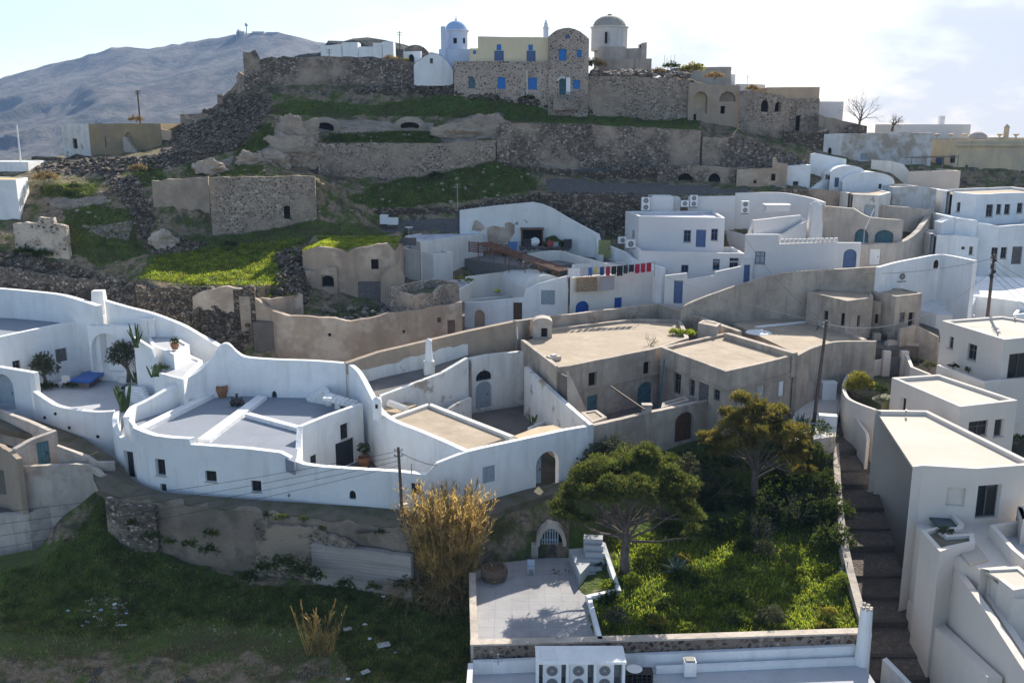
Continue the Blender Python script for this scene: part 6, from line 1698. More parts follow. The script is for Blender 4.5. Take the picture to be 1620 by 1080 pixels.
# ---- white building in front (only its roof edge is seen)
h = thing('white_house', (10, 46, -5), 'white building at the bottom edge, seen as a roof with a long white parapet', 'house')
x0, x1 = -2.3, 21.0
w_ = Wall([(x0, 50.55), (x1, 52.2)], -9, [-4.15, -4.05], .3); w_.make(white, h, 'parapet')
b = MB(); b.prism([(x0, 38), (x1 + .3, 38), (x1 + .3, 52.3), (x0, 50.6)], -9, -4.95); b.build('roof', floor_lt, h)
b = MB(); b.prism([(8.6, 50.6), (x1, 51.55), (x1, 51.9), (8.6, 50.95)], -4.95, -4.6); b.build('kerb', white, h)
w_ = Wall([(x0, 38), (x0, 50.5)], -9, -4.15, .3); w_.make(white, h, 'parapet')
h = thing('equipment_housing', (4, 49.5, -5), 'white open-fronted housing on the roof holding three air conditioners', 'housing')
A0, A1 = P(849, 1045, -2.97), P(989, 1043.5, -2.97)
b = MB(); b.box(((A0.x + A1.x) / 2, 49.55, -3.12), (A1.x - A0.x + .1, 1.75, .15)); b.build('top', white, h)
b = MB()
for px in (850.5, 898, 942, 987): q = P(px, 1050, -3.2); b.box((q.x, 49.55, -4.95), (.16, 1.6, 1.83))
b.box(((A0.x + A1.x) / 2, 50.35, -4.95), (A1.x - A0.x - .2, .08, 1.83)); b.build('wall', white, h)
b = MB(); q = P(868, 1035, -2.96); b.box((q.x, q.y, -2.97), (.9, 1.1, .05), .1); b.build('cover_sheet', acwhite, h)
for k, (px, lab) in enumerate(((874, 'left air conditioner in the white housing at the bottom edge'), (916, 'middle air conditioner in the white housing at the bottom edge'), (958, 'right air conditioner in the white housing at the bottom edge'))):
 q = P(px, 1060, -3.4); u_ = ac_unit(810, 540, 49.4, 0, 2, lab, 1.12, 'air conditioners in the front housing')
 u_.location = (q.x, 49.1, -4.88)
h = thing('satellite_dish', P(1005, 1070, -4.9), 'small satellite dish behind a black rack beside the equipment housing', 'dish')
q = P(1003, 1062, -4.3); b = MB(); b.lathe([(.05, 0), (.35, .06), (.48, .16)], q + Vector((0, -.1, .1)), 14); b.build('dish', acwhite, h); b = MB(); b.tube([q - Vector((0, 0, .7)), q + Vector((0, 0, .1))], .04); b.build('stand', metal, h)
h = thing('rack', P(1010, 1075, -4.9), 'black wire rack of pipes next to the satellite dish', 'rack')
q = P(1010, 1078, -4.9); b = MB()
for k in range(6): b.box(q + Vector((-.7 + k * .28, -.1, 0)), (.05, .7, .8))
b.build('uprights', blackm, h); b = MB()
for k in range(4): b.box(q + Vector((0, -.1, .1 + k * .22)), (1.6, .74, .04))
b.build('shelves', blackm, h)
h = thing('vent_box', P(1092, 1058, -4.3), 'small white box with a louvre on the long white parapet', 'vent')
q = P(1092, 1068, -4.8); b = MB(); b.box((q.x, 50.5, -4.9), (.7, .6, .95)); b.build('body', white, h); b = MB(); b.box((q.x, 50.5, -3.95), (.55, .5, .08)); b.build('louvre', charcoal, h)
h = thing('antenna', P(788, 1058, -4.2), 'little aerial frame on the left part of the white parapet', 'antenna')
q = Vector((P(788, 1062, -4.6).x, 50.4, -4.2)); b = MB(); b.tube([q, q + Vector((0, 0, .7))], .03, 5); b.build('pole', metal, h); b = MB()
for k in range(4): b.tube([q + Vector((-.3, 0, .2 + k * .15)), q + Vector((.3, 0, .2 + k * .15))], .015, 4)
b.build('aerial', metal, h)
h = thing('chimney', P(1377, 1040, -5), 'tall round white pillar with a broken top at the front corner of the garden', 'chimney')
q = Vector((P(1377, 990, -2).x, 51.7, -9)); b = MB(); b.lathe([(.5, 0), (.43, 4.5), (.36, 7.5), (.34, 7.75)], q, 14); b.build('shaft', white, h); b = MB()
for k in range(7): a = 2 * math.pi * k / 7; b.box(q + Vector((.27 * math.cos(a), .27 * math.sin(a), 7.7)), (.16, .16, .12 + .08 * (k % 3)), a)
b.build('crown', coping_m, h)
wallthing('white_wall', 'short white wall rising at the bottom of the stepped lane', [(1396, 1042), (1412, 1058), (1445, 1092)], [-5.6, -5.9, -6.6], -11, white, th=.4)
# ---- old cement building in the middle right
h = thing('cement_house', P(1380, 525, 6.8), 'stained grey cement house with two flat beige roofs and dark window holes', 'house')
block(h, [(1278, 461), (1340, 476), (1382, 470.5), (1378, 458), (1320, 452)], 9.9, 5.5, cement, screed, lip=.12, th=.3,
 ops=[op(1303, 491.5, 1310, 506, 'void'), op(1331, 495, 1336, 515, 'void'), op(1356, 499, 1361, 516, 'void')])
block(h, [(1381, 461), (1418, 469), (1459, 464), (1428, 456), (1400, 455)], 10.1, 5.5, cement, screed, lip=.12, th=.3, name='wing_wall',
 ops=[op(1423, 494, 1431, 512, 'door', greywood), op(1437, 494, 1447, 517, 'void')])
block(h, [(1380, 476), (1395, 479), (1392, 472), (1381, 470)], 9.3, 5.5, cement, screed, lip=.06, th=.25, name='link_wall', ops=[op(1384, 497, 1392, 512, 'void')])
wallthing('cement_wall', 'low grey wall stub with a slanting top in front of the cement house', [(1425, 520), (1450, 514), (1484, 533)], [7.2, 7.4, 6.5], 4, cement, th=.3)
sheet('yard_ground', [(1290, 525), (1400, 552), (1490, 545), (1480, 500), (1300, 490)], [6.6, 5.4, 5.2, 6.4, 6.8], floor_dk, th=2)
wallthing('cement_wall', 'brown wall right of the iron gate in the lane', [(1405, 541), (1412, 538), (1450, 543), (1488, 543)], [5.9, 6, 5.6, 5.5], 2, cement_lt, th=.4)
h2 = thing('gate', P(1400, 552, 5), 'small iron bar gate between two cement posts', 'gate')
for px in (1385, 1407): b = MB(); q = P(px, 548, 5); b.box((q.x, q.y, 3.5), (.7, .6, 2.9)); b.build('post', cement, h2)
b = MB();
for k in range(8): q = P(1391 + k * 1.7, 548, 5); b.tube([q, q + Vector((0, 0, 1.2))], .025, 4)
b.tube([P(1390, 540, 5.9), P(1404, 540, 5.9)], .03, 4); b.build('bars', blackm, h2)
# ---- white roof with chimney and air conditioners
h = thing('white_house', P(1450, 470, 7), 'low white house with a sunken grey roof carrying a chimney and air conditioners', 'house')
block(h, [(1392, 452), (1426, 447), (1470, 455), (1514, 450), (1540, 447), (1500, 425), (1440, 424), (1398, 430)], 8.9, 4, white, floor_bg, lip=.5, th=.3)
wallthing('white_wall', 'white wall with a curving top rising behind the low white house roof', spline([(1391, 423), (1420, 415), (1450, 409), (1483, 403), (1500, 404), (1540, 412)], 4), [12.6 + .05 * i for i in range(21)], 7, white, th=.4, ops=[op(1477, 411, 1486, 425, 'void', arch=.4)])
h2 = thing('chimney', P(1474, 445, 9), 'small tapering white chimney on the low white house roof', 'chimney')
b = MB(); q = P(1474, 446, 8.5); b.lathe([(.45, 0), (.3, 1.5), (.36, 1.55), (.36, 1.75), (.1, 1.9)], q, 10); b.build('stack', white, h2); b = MB(); b.box(q + Vector((0, -.3, 1.2)), (.18, .1, .22)); b.build('vent', dark, h2)
ac_unit(1425, 444, 99, .2, 1, 'air conditioner at the left on the low white house roof', 1.2)
ac_unit(1447, 436, 101, .2, 2, 'two-fan air conditioner behind, on the low white house roof', .9)
h = thing('white_house', P(1540, 500, 5), 'white vaulted house under the utility pole at the right edge', 'house')
block(h, [(1450, 489), (1482, 497), (1530, 500), (1545, 470), (1470, 462)], [7.6, 7.4, 7.4, 8.8, 8.8], 2, white, white, lip=.05, th=.3)
b = MB(); a = P(1522, 500, 6.2); vaultmesh(b, a, a + Vector((2, 9, 0)), (6.4, -.6, 0), 2.4, 14); b.build('vaulted_roof', white, h)
block(h, [(1460, 460), (1560, 470), (1640, 480), (1640, 440), (1530, 436)], [8.9, 8.9, 8.9, 10, 10], 3, white, white, lip=.05, th=.3, name='rear_wall')
block(h, [(1602, 498), (1640, 494), (1650, 480), (1612, 484)], 8.2, 3, white, floor_lt, lip=.4, th=.3, name='side_wall')
h2 = thing('chimney', P(1532, 455, 9), 'squat brown brick chimney among the white roofs', 'chimney'); b = MB(); q = P(1532, 463, 8.4); b.box(q, (.9, .8, 1.3)); b.build('stack', terracotta, h2); b = MB(); b.box(q + Vector((0, 0, 1.3)), (1.1, 1.0, .12)); b.build('cap', brown, h2)
# ---- white houses stacked at the right edge
h = thing('white_house', P(1560, 415, 9), 'white house with three tall grey openings in its lower front at the right edge', 'house')
tops = [(1547, 352, 112), (1581, 358, 111), (1660, 352, 112)]
qblock(h, tops, 9, 9, white, floor_lt, lip=.5, ops=[op(1568, 391.5, 1578.5, 409, 'win', greywood), op(1583, 391, 1593, 409, 'win', greywood), op(1600.6, 390, 1617, 418, 'door', greywood)])
qblock(h, [(1514, 345, 112.5), (1547, 349, 111.5)], 7, 4, white, white, lip=.1, name='stair_wall')
qblock(h, [(1482, 372, 112), (1514, 372, 110.5), (1548, 376, 109.8)], 6, 7, white, floor_lt, lip=.15, name='low_wall', ops=[op(1521, 390, 1527, 395, 'win', greywood), op(1533, 390, 1541, 403, 'win', greywood)])
qblock(h, [(1490, 352, 113.5), (1514, 344, 113)], 2, 4, white, white, lip=.1, name='gable_wall')
h = thing('white_house', P(1560, 340, 14), 'upper white house with five tall narrow windows at the right edge', 'house')
tops = [(1507, 303.5, 119), (1545, 307.5, 116.5), (1660, 303, 117.5)]
qblock(h, tops, 9, 8, white, screed, lip=.3, ops=[op(1513, 320, 1519, 335, 'win', greywood), op(1560, 323.5, 1571, 343, 'win', greywood), op(1576.5, 323, 1584, 339, 'win', greywood), op(1589, 323, 1598, 339, 'win', greywood), op(1609, 321, 1618, 337, 'win', greywood)])
# ---- beige building and neighbours on the skyline
h = thing('beige_building', P(1550, 290, 18), 'large sand-coloured building with small roof urns on the right skyline', 'building')
tops = [(1474, 222, 141), (1512, 222, 137.5), (1660, 219, 137)]
qblock(h, tops, 12, 9, beige, screed, lip=.3, ops=[op(1478.7, 249, 1493, 267, 'door', slate), op(1503, 246, 1511, 258, 'win', greywood), op(1527, 261, 1531, 270, 'win', greywood), op(1580, 271, 1585, 276, 'void'), op(1594, 271, 1599, 276, 'void')])
f = [Q(1512, 231, 137.4), Q(1660, 230, 136.9)]; ledge(f, f[0].z, h, beige, .3, .35)
for px in (1482, 1505, 1525, 1581, 1607): b = MB(); b.lathe([(.18, 0), (.1, .25), (.45, .55), (.4, .62), (.12, .7)], Q(px, 219, 138.5), 8); b.build('roof_urn', beige, h)
b = MB(); b.lathe([(.36, 0), (.36, 1.5), (.45, 1.55), (.1, 2.0)], Q(1591, 219, 141), 10); b.build('chimney', beige, h)
b = MB(); b.blob(Q(1547, 219, 142), 1.3, (1.1, 1, .8), 2, .1); b.build('roof_dome', cement_lt, h, smooth=True)
h = thing('house', Q(1478, 215, 152), 'long low pinkish house with one chimney on the skyline behind the sand-coloured building', 'house')
qblock(h, [(1419, 197, 152), (1536, 197, 152)], 9, 5, pinkwhite, white, lip=.2); b = MB(); q = Q(1489, 197, 154); b.box(q, (.75, .7, 1.3)); b.build('chimney', pinkwhite, h)
h = thing('old_house', Q(1390, 255, 138), 'long old house with peeling white plaster below the skyline', 'house')
qblock(h, [(1304, 212, 138.8), (1392, 211, 138), (1477, 210, 137.5)], 8, 5.2, white_peel, screed, lip=.2, ops=[op(1309, 233.5, 1315.5, 246, 'void', arch=.4), op(1361, 243, 1371, 253, 'shutter', paleblue)])
wallthing('beige_wall', 'curved beige yard wall below the peeling old house', None, [Q(*q).z for q in ((1379, 253, 133), (1410, 255, 132.4), (1428, 260, 131.6), (1437, 272, 131))], 13, warmwhite, th=.4, pts=[Q(*q) for q in ((1379, 253, 133), (1410, 255, 132.4), (1428, 260, 131.6), (1437, 272, 131))])
h = thing('house', Q(1480, 300, 130), 'pale pinkish boxy house with a flat terrace below the sand-coloured building', 'house')
qblock(h, [(1437, 271, 130.5), (1520, 270, 129.5)], 7, 6, plaster('pale_rose_render', (.62, .53, .45), var=.08), floor_lt, lip=.5)
qblock(h, [(1482, 303, 124), (1508, 303, 123.5)], 5, 5, beige, screed, lip=.1, name='lower_wall', ops=[op(1504, 315, 1508, 322, 'void')])
h2 = thing('pergola', Q(1478, 270, 131), 'thin metal pergola frame on the pinkish terrace', 'pergola')
b = MB()
for px in (1441, 1463, 1490, 1514): q = Q(px, 269, 131.5); b.tube([q, q + Vector((0, 0, 2.0))], .05, 5)
b.build('posts', greywood, h2); b = MB()
for dy in (0, 2): b.tube([Q(1440, 250, 131.5) + Vector((0, dy, 0)), Q(1516, 248, 131.5) + Vector((0, dy, 0))], .05, 5)
b.build('beams', greywood, h2)
h = thing('white_house', Q(1300, 300, 129), 'cluster of small white vaulted rooms with a sloping white wall above the rubble wall', 'house')
qblock(h, [(1241, 263, 129), (1283, 261, 128.5)], 5, 4.2, white, white, lip=.1, ops=[op(1254, 287, 1263, 298, 'win', charcoal)])
f = [Q(1283, 244, 131), Q(1290, 242, 131), Q(1339, 252, 130)]; Wall(f, 17, [q.z for q in f], .4).make(white, h, 'sloping_wall')
b = MB()
for k in range(6): q = Q(1288 + k * 3.5, 297 - k * 2.6, 128 + .2 * k); b.box((q.x, q.y, q.z - 1.5), (1.0, .6, 1.5))
b.build('stair', white, h)
a = Q(1312, 291, 127); block(h, None, None, a.z - 2.5, white, white, lip=.02, name='room_wall', pts=[a + Vector(v_) for v_ in ((0, 0, 1.25), (4.8, 0, 1.25), (4.8, 5, 1.25), (0, 5, 1.25))], ops=[op(1343, 277, 1348, 285, 'win', slate), op(1320, 281, 1327, 296, 'door', slate)]); b = MB(); vaultmesh(b, a + Vector((0, 0, 1.2)), a + Vector((0, 5, 1.2)), (4.8, 0, 0), 1.2, 10); b.build('vaulted_roof', white, h)
a = Q(1332, 300, 126); block(h, None, None, a.z - 2, white, white, lip=.02, name='room_wall', pts=[a + Vector(v_) for v_ in ((0, 0, 1.05), (6.8, 0, 1.05), (6.8, 4.6, 1.05), (0, 4.6, 1.05))], ops=[op(1390, 291, 1395, 299, 'win', slate)]); b = MB(); vaultmesh(b, a + Vector((0, 0, 1.0)), a + Vector((0.3, 4.6, 1.0)), (6.8, 0, 0), 1.3, 12); b.build('vaulted_roof', white, h)
qwall('stone_wall', 'brown rubble wall under the white vaulted rooms', [(1236, 299, 125.5), (1290, 300, 124.5), (1352, 304, 123.5)], 4, mix_rub, jit=.2, ops=[op(1328, 306, 1340, 326, 'shutter', paleblue)])
h = thing('old_house', Q(1380, 345, 119), 'small dirty white cube house with a beige roof and a pale blue door', 'house')
qblock(h, [(1350, 307, 119), (1392, 309, 117.5), (1410, 304, 120)], 5, 3.6, white_dirty, screed, lip=.08, ops=[op(1367, 324, 1385, 343, 'door', paleblue)])
h = thing('old_house', Q(1445, 328, 122), 'patchy white shed wall with a blue-grey scribble of damp, right of the small cube house', 'house')
qblock(h, [(1414, 296, 122.5), (1452, 294, 122), (1482, 299, 121.5)], 4, 4.2, white_peel, screed, lip=.1)
cw = [(1299, 326, 114.5), (1325, 328, 113.5), (1350, 330, 112.5), (1362, 338, 112), (1376, 344, 111.5), (1400, 346, 111), (1428, 348, 110.5), (1430, 352, 114)]
qwall('cement_wall', 'big stepped grey cement wall with painted blue shadow arches at its foot', cw, 5.5, cement_lt, jit=.05, ops=[op(1352, 362, 1374, 384, 'void', arch=.5, pane=teal), op(1384, 364, 1414, 384, 'void', arch=.5, pane=teal)])  # teal panes put blue shade into the arch openings
lw = spline([(1363, 388, 108), (1393, 386, 108), (1423, 384, 109), (1445, 374, 111), (1459, 360, 113.5), (1470, 344, 117), (1476, 329, 120)], 4)
qwall('stone_wall', 'sandy wall curving up the lane with a white door', lw, [3.6] * len(lw), cement_lt, jit=.08, ops=[op(1376, 394, 1393, 419, 'door', white, depth=.15)])
qwall('stone_wall', 'low beige wall at the top of the lane under the patchy shed', [(1398, 325, 117), (1440, 328, 117), (1472, 332, 118)], 3, cement_lt, jit=.08)
sheet('lane', [(1420, 412), (1490, 402), (1500, 372), (1520, 345), (1480, 335), (1455, 372)], [9.6, 10, 11.5, 13.5, 14, 11.5], pavement, th=1.5)
# ---- white house with the yellow roof at the left edge
h = thing('white_house', Q(10, 350, 117), 'white house with a yellow flat roof at the left edge', 'house')
f = [Q(-40, 284, 117), Q(25, 284, 116.5), Q(44, 281, 121), Q(-20, 278, 124)]
block(h, None, None, 12, white, plaster('yellow_roof', (.62, .44, .17), var=.1), lip=.06, pts=[Vector((q.x, q.y, f[0].z)) for q in f])
h2 = mast('leaning white mast with a box on the flat structure at the left edge', 33, 256, 198, 130, acwhite, .1, arms=0)
h = thing('shed', Q(15, 262, 128), 'flat white roofed shed behind the yellow roof', 'shed'); qblock(h, [(-60, 256, 130), (44, 256, 129)], 5, 2.5, white, white, lip=.05)
# ---- small white blocks on the street
for px, w2, hh, lab in ((1309, 1.3, 1.5, 'white box-shaped cabinet standing on the street behind the utility pole'),):
 h2 = thing('cabinet', P(px, 630, 2), lab, 'cabinet'); q = P(px, 629, 2); b = MB(); b.box((q.x, q.y, 1.2), (w2, .9, hh + .8)); b.build('body', white, h2); b = MB(); b.box((q.x, q.y, 2 + hh), (w2 + .1, 1, .08)); b.build('lid', white, h2)
wallthing('white_wall', 'white square wall end at the head of the stepped lane', [(1296, 657), (1325, 659)], [2.5, 2.5], -1, white, th=.8)
# ================================================================ FRONT LAND: field, path, garden ground
def loftland(name, lines, rows, mat, cover=None, amp=.25, xs=None):
 """lines of (px, py, z) lofted into one ground sheet"""
 lo, hi = min(l[0][0] for l in lines), max(l[-1][0] for l in lines)
 xs = xs or [lo + (hi - lo) * i / 110 for i in range(111)]
 b = MB(); att = []
 n = 0
 for i in range(len(lines) - 1):
  for k in range(rows[i] + (1 if i == len(lines) - 2 else 0)):
   t_ = k / rows[i]; n += 1
   for px in xs:
    a, c_ = interp(px, lines[i]), interp(px, lines[i + 1])
    q = lerp(P(min(px, lines[i][-1][0]), a[0], a[1]), P(min(px, lines[i + 1][-1][0]), c_[0], c_[1]), t_)
    d = noise.noise(q * .45) + .5 * noise.noise(q * 1.3)
    b.v.append((q.x, q.y, q.z + amp * d))
    att.append(cover(px, lerp(a[0], c_[0], t_)) if cover else (0, 0, 0, 1))
 m2 = len(xs)
 for r_ in range(n - 1):
  for k in range(m2 - 1): b.f.append((r_ * m2 + k, r_ * m2 + k + 1, (r_ + 1) * m2 + k + 1, (r_ + 1) * m2 + k))
 ob = struct(b.build(name, mat, smooth=True))
 c2 = ob.data.color_attributes.new('cover', 'FLOAT_COLOR', 'POINT'); c2.data.foreach_set('color', [x for c_ in att for x in c_])
 return ob
FL = [
[(-500, 1500, -8.5), (800, 1500, -8.5)],
[(-500, 1085, -7), (250, 1085, -7), (800, 1085, -7)],
[(-500, 960, -6.2), (250, 965, -6.2), (640, 970, -6), (800, 985, -6)],
[(-500, 905, -5.5), (0, 905, -5.5), (57, 899, -5.3), (100, 862, -3.9), (150, 800, -1.6), (175, 800, -1.7), (200, 835, -3), (250, 880, -4.3), (300, 905, -4.9), (380, 925, -5.1), (640, 918, -5.0), (760, 925, -5.2), (800, 925, -5.2)],
[(-500, 880, -5.3), (0, 880, -5.3), (57, 870, -4.9), (100, 815, -1.9), (150, 776, -.4), (180, 772, -.4), (200, 800, -2.8), (250, 845, -4.2), (300, 868, -4.8), (380, 885, -5.0), (640, 880, -5.0), (760, 885, -5.2), (800, 885, -5.2)]]
fg = [(0, 900), (110, 860), (160, 780), (260, 860), (400, 930), (640, 925), (760, 930), (760, 1100), (560, 1100), (520, 1010), (300, 1000), (220, 1020), (0, 1000)]
def fcover(px, py): return (max(0.0, min(1.0, (1.0 - max(0, py - 985) / 110 + .5 * noise.noise(Vector((px * .012, py * .02, 2))) + (.35 if px > 520 else 0)) if inpoly(px, py, [(-500, 880)] + fg[1:7] + [(760, 1500), (-500, 1500)]) else .3)), 0.0, 0.0, 1.0)
field = loftland('field', FL, [4, 22, 14, 5], hill_m, fcover)
sheet('path', [(-60, 640), (0, 650), (60, 665), (130, 691), (181, 725), (216, 764), (256, 778), (341, 785), (419, 791), (580, 801), (661, 809), (700, 800), (765, 789), (840, 772), (905, 758), (905, 777), (870, 782), (808, 800), (786, 812), (700, 834), (640, 838), (580, 829), (480, 818), (341, 803), (256, 793), (200, 790), (160, 776), (140, 735), (90, 710), (60, 690), (-60, 665)],
 [3, 2.6, 2.2, 1.4, .8, 0, -.05, -.1, -.15, -.4, -.5, -.35, -.1, 0, .1, .1, 0, -.2, -.3, -.5, -.6, -.6, -.5, -.3, -.2, -.2, 0, .7, 1.3, 1.8, 2.6], plaster('earth_path', (.16, .135, .10), alt=(.09, .09, .045), ps=.7, lo=.45, hi=.6, var=.2, bs=.5), th=.5)
PW = [(168, 786, -.25), (200, 791, -.25), (256, 794, -.22), (341, 804, -.32), (480, 819, -.52), (580, 830, -.62), (640, 839, -.62), (700, 836, -.5)]
path_wall_m = plaster('banked_mud_wall', (.30, .24, .185), alt=(.17, .14, .105), ps=.5, lo=.46, hi=.6, streak=(.12, .11, .09), st=.4, var=.25, bs=.8)
wallthing('retaining_wall', 'long mud and rubble bank under the path in front of the white terrace house', [q[:2] for q in PW], [q[2] for q in PW], -7, path_wall_m, th=.8, jit=.2, step=.5)
f = pts_z([(168, 789), (200, 795), (246, 797)], [-.3, -.3, -.3]); f = [q + Vector((0, -.25, 0)) for q in f]
wallthing('retaining_wall', 'crumbling grey rubble wall at the left end of the mud bank', None, [-.3, -.35, -.5], -6, mix_rub, th=.5, pts=f, jit=.4, step=.4)
f = [q + Vector((0, -.3, 0)) for q in pts_z([(402, 812), (440, 818), (490, 822), (560, 832)], [-.5, -.5, -.5, -.6])]
wallthing('retaining_wall', 'patch of dark rubble and pale mortar in the middle of the mud bank', None, [-.9, -1.0, -1.1, -1.9], -7, rubble('bank_rubble', [(.14, .12, .1), (.22, .2, .175), (.32, .29, .26), (.09, .085, .08)], (.22, .19, .155), 3.2, .08, patch=(.32, .265, .21), ps=.5, plo=.46, phi=.54, bs=.5), th=.5, pts=f, jit=.35, step=.4)
f = [q + Vector((0, -.45, 0)) for q in pts_z([(492, 826), (560, 832), (650, 842)], [-.6, -.6, -.6])]
lined = plaster('horizontally_lined_plaster', (.42, .37, .33), var=.12, bs=.4)
t = lined.node_tree; bb = [n_ for n_ in t.nodes if n_.type == 'BSDF_PRINCIPLED'][0]
src = bb.inputs['Base Color'].links[0].from_socket
ln = ramp(t, noise_n(t, pos(t, (.12, .12, 5.5)), 1.6, 5, .6), .36, .56, (.74, .72, .70), (1, 1, 1))
t.links.new(mix(t, 1.0, src, ln, 'MULTIPLY'), bb.inputs['Base Color'])
wallthing('retaining_wall', 'smooth pale plaster face with horizontal lines at the right end of the mud bank', None, [-2.1, -2.1, -2.2], -7, lined, th=.5, pts=f, jit=.1, step=.5)
GL = [
[(560, 930, -5.4), (700, 930, -5.4), (740, 930, -4.2), (900, 930, -4.15), (935, 1016, -3.9), (1364, 1004, -3.9)],
[(560, 915, -5.2), (700, 910, -5.2), (750, 908, -4.1), (860, 905, -4.08), (928, 945, -3.8), (960, 950, -3.7), (1347, 940, -3.6)],
[(560, 905, -5.1), (700, 898, -4.9), (750, 893, -4.1), (860, 883, -4.05), (905, 880, -3.9), (975, 870, -3.1), (1100, 845, -2.8), (1324, 830, -2.6)],
[(560, 850, -2.5), (700, 860, -2.5), (760, 850, -2.2), (860, 828, -1.8), (905, 815, -1.3), (1000, 775, -1), (1100, 745, -.6), (1317, 720, -.4)],
[(560, 842, -.9), (640, 842, -.9), (700, 838, -.7), (786, 815, -.45), (808, 803, -.4), (870, 784, -.15), (938, 748, -.1), (1040, 714, .2), (1100, 696, .4), (1180, 680, .9), (1317, 652, 1.3)]]
gg = [(925, 1030), (930, 945), (975, 930), (960, 860), (1100, 820), (1330, 790), (1366, 1030)]
loftland('garden_ground', GL, [8, 8, 10, 8], hill_m, lambda px, py: (1.0 if px > 900 else 0.0, 0, 0, 1), .18)
pav = plaster('flagged_terrace', (.37, .36, .36), alt=(.29, .285, .28), ps=.5, lo=.5, hi=.68, var=.1, bs=.2)
t = pav.node_tree; bb = [n_ for n_ in t.nodes if n_.type == 'BSDF_PRINCIPLED'][0]; src = bb.inputs['Base Color'].links[0].from_socket
br = N(t, 'ShaderNodeTexBrick'); br.offset = 0.0
t.links.new(pos(t), br.inputs['Vector']); br.inputs['Scale'].default_value = 1.0; br.inputs['Mortar Size'].default_value = .02; br.inputs['Brick Width'].default_value = 1.1; br.inputs['Row Height'].default_value = 1.1
br.inputs['Color1'].default_value = (1, 1, 1, 1); br.inputs['Color2'].default_value = (.93, .93, .94, 1); br.inputs['Mortar'].default_value = (.76, .75, .74, 1)
t.links.new(mix(t, 1.0, src, br.outputs['Color'], 'MULTIPLY'), bb.inputs['Base Color'])
sheet('terrace', [(744, 905), (800, 889), (862, 882), (908, 882), (935, 910), (975, 935), (928, 945), (946, 1015), (744, 1020)], -3.75, pav, th=.5)
h = thing('garden_stair', P(945, 900, -3.8), 'white garden stair with four steps climbing from the terrace', 'stair')
b = MB()
for k in range(6):
 q = P(946 - k * 1.5, 908 - k * 11, -3.75 + k * .34); b.box((q.x, q.y, -4.3), (1.35, .75, .55 + .34 * (k + .6)), -.12)
b.build('steps', floor_lt, h)
f = pts_z([(951, 858), (963, 895), (976, 934)], [-2.3, -2.9, -3.3]); Wall(f, -5, [q.z for q in f], .3, inward=1).make(white, h, 'side_wall')
f = pts_z([(976, 934), (929, 944)], [-3.3, -3.3]); Wall(f, -5, [q.z for q in f], .3).make(white, h, 'side_wall')
f = pts_z([(929, 944), (946, 1010)], [-3.3, -3.3]); Wall(f, -5, [q.z for q in f], .28, inward=1).make(white, h, 'side_wall')
b = MB(); b.prism(pts_z([(900, 868), (928, 866), (934, 890), (918, 908)], -2.9), -4.5, -2.9); b.build('landing', floor_lt, h)
h = thing('niche', P(868, 860, -3), 'whitewashed rock arch with a pale blue barred gate in the brown slope', 'niche')
q0 = Q(872, 850, 64.2); n = 14
b = MB()
out, inn = [], []
for i in range(n + 1):
 a = math.pi * i / n
 j = 1 + .12 * noise.noise(Vector((i * .7, 3, 1)))
 out.append((1.12 * math.cos(a) * j, 1.75 * math.sin(a) * j)); inn.append((.85 * math.cos(a), 1.4 * math.sin(a)))
zb = q0.z - .6
def W3(p_, dy): return (q0.x + p_[0], q0.y + dy, zb + p_[1])
vs = [W3(p_, -.2) for p_ in out] + [W3(p_, -.25) for p_ in inn] + [W3(p_, .6) for p_ in inn] + [W3(p_, .6) for p_ in out]
m2 = n + 1
b.add(vs, [(r_ * m2 + i, r_ * m2 + i + 1, (r_ + 1) * m2 + i + 1, (r_ + 1) * m2 + i) for r_ in range(3) for i in range(n)] + [(3 * m2 + i, 3 * m2 + i + 1, i + 1, i) for i in range(n)])
b.box((q0.x - 1.2, q0.y + .1, zb - 2), (.5, .5, 2.1)); b.build('rim', cement_lt, h)
b = MB(); b.add([W3(p_, .45) for p_ in inn], [tuple(range(m2))]); b.build('hollow', dark, h)
b = MB(); b.box((q0.x - .1, q0.y + .2, zb + .3), (1.2, .06, .08)); b.box((q0.x - .1, q0.y + .2, zb + 1.0), (1.1, .06, .06))
for k in range(7): b.box((q0.x - .65 + k * .19, q0.y + .2, zb), (.1, .05, 1.25))
b.build('gate', paleblue, h)
tan_old = plaster('old_tan_plaster', (.56, .49, .42), alt=(.36, .30, .245), ps=.55, lo=.52, hi=.66, streak=(.25, .21, .175), st=.6, var=.2, bs=.6)
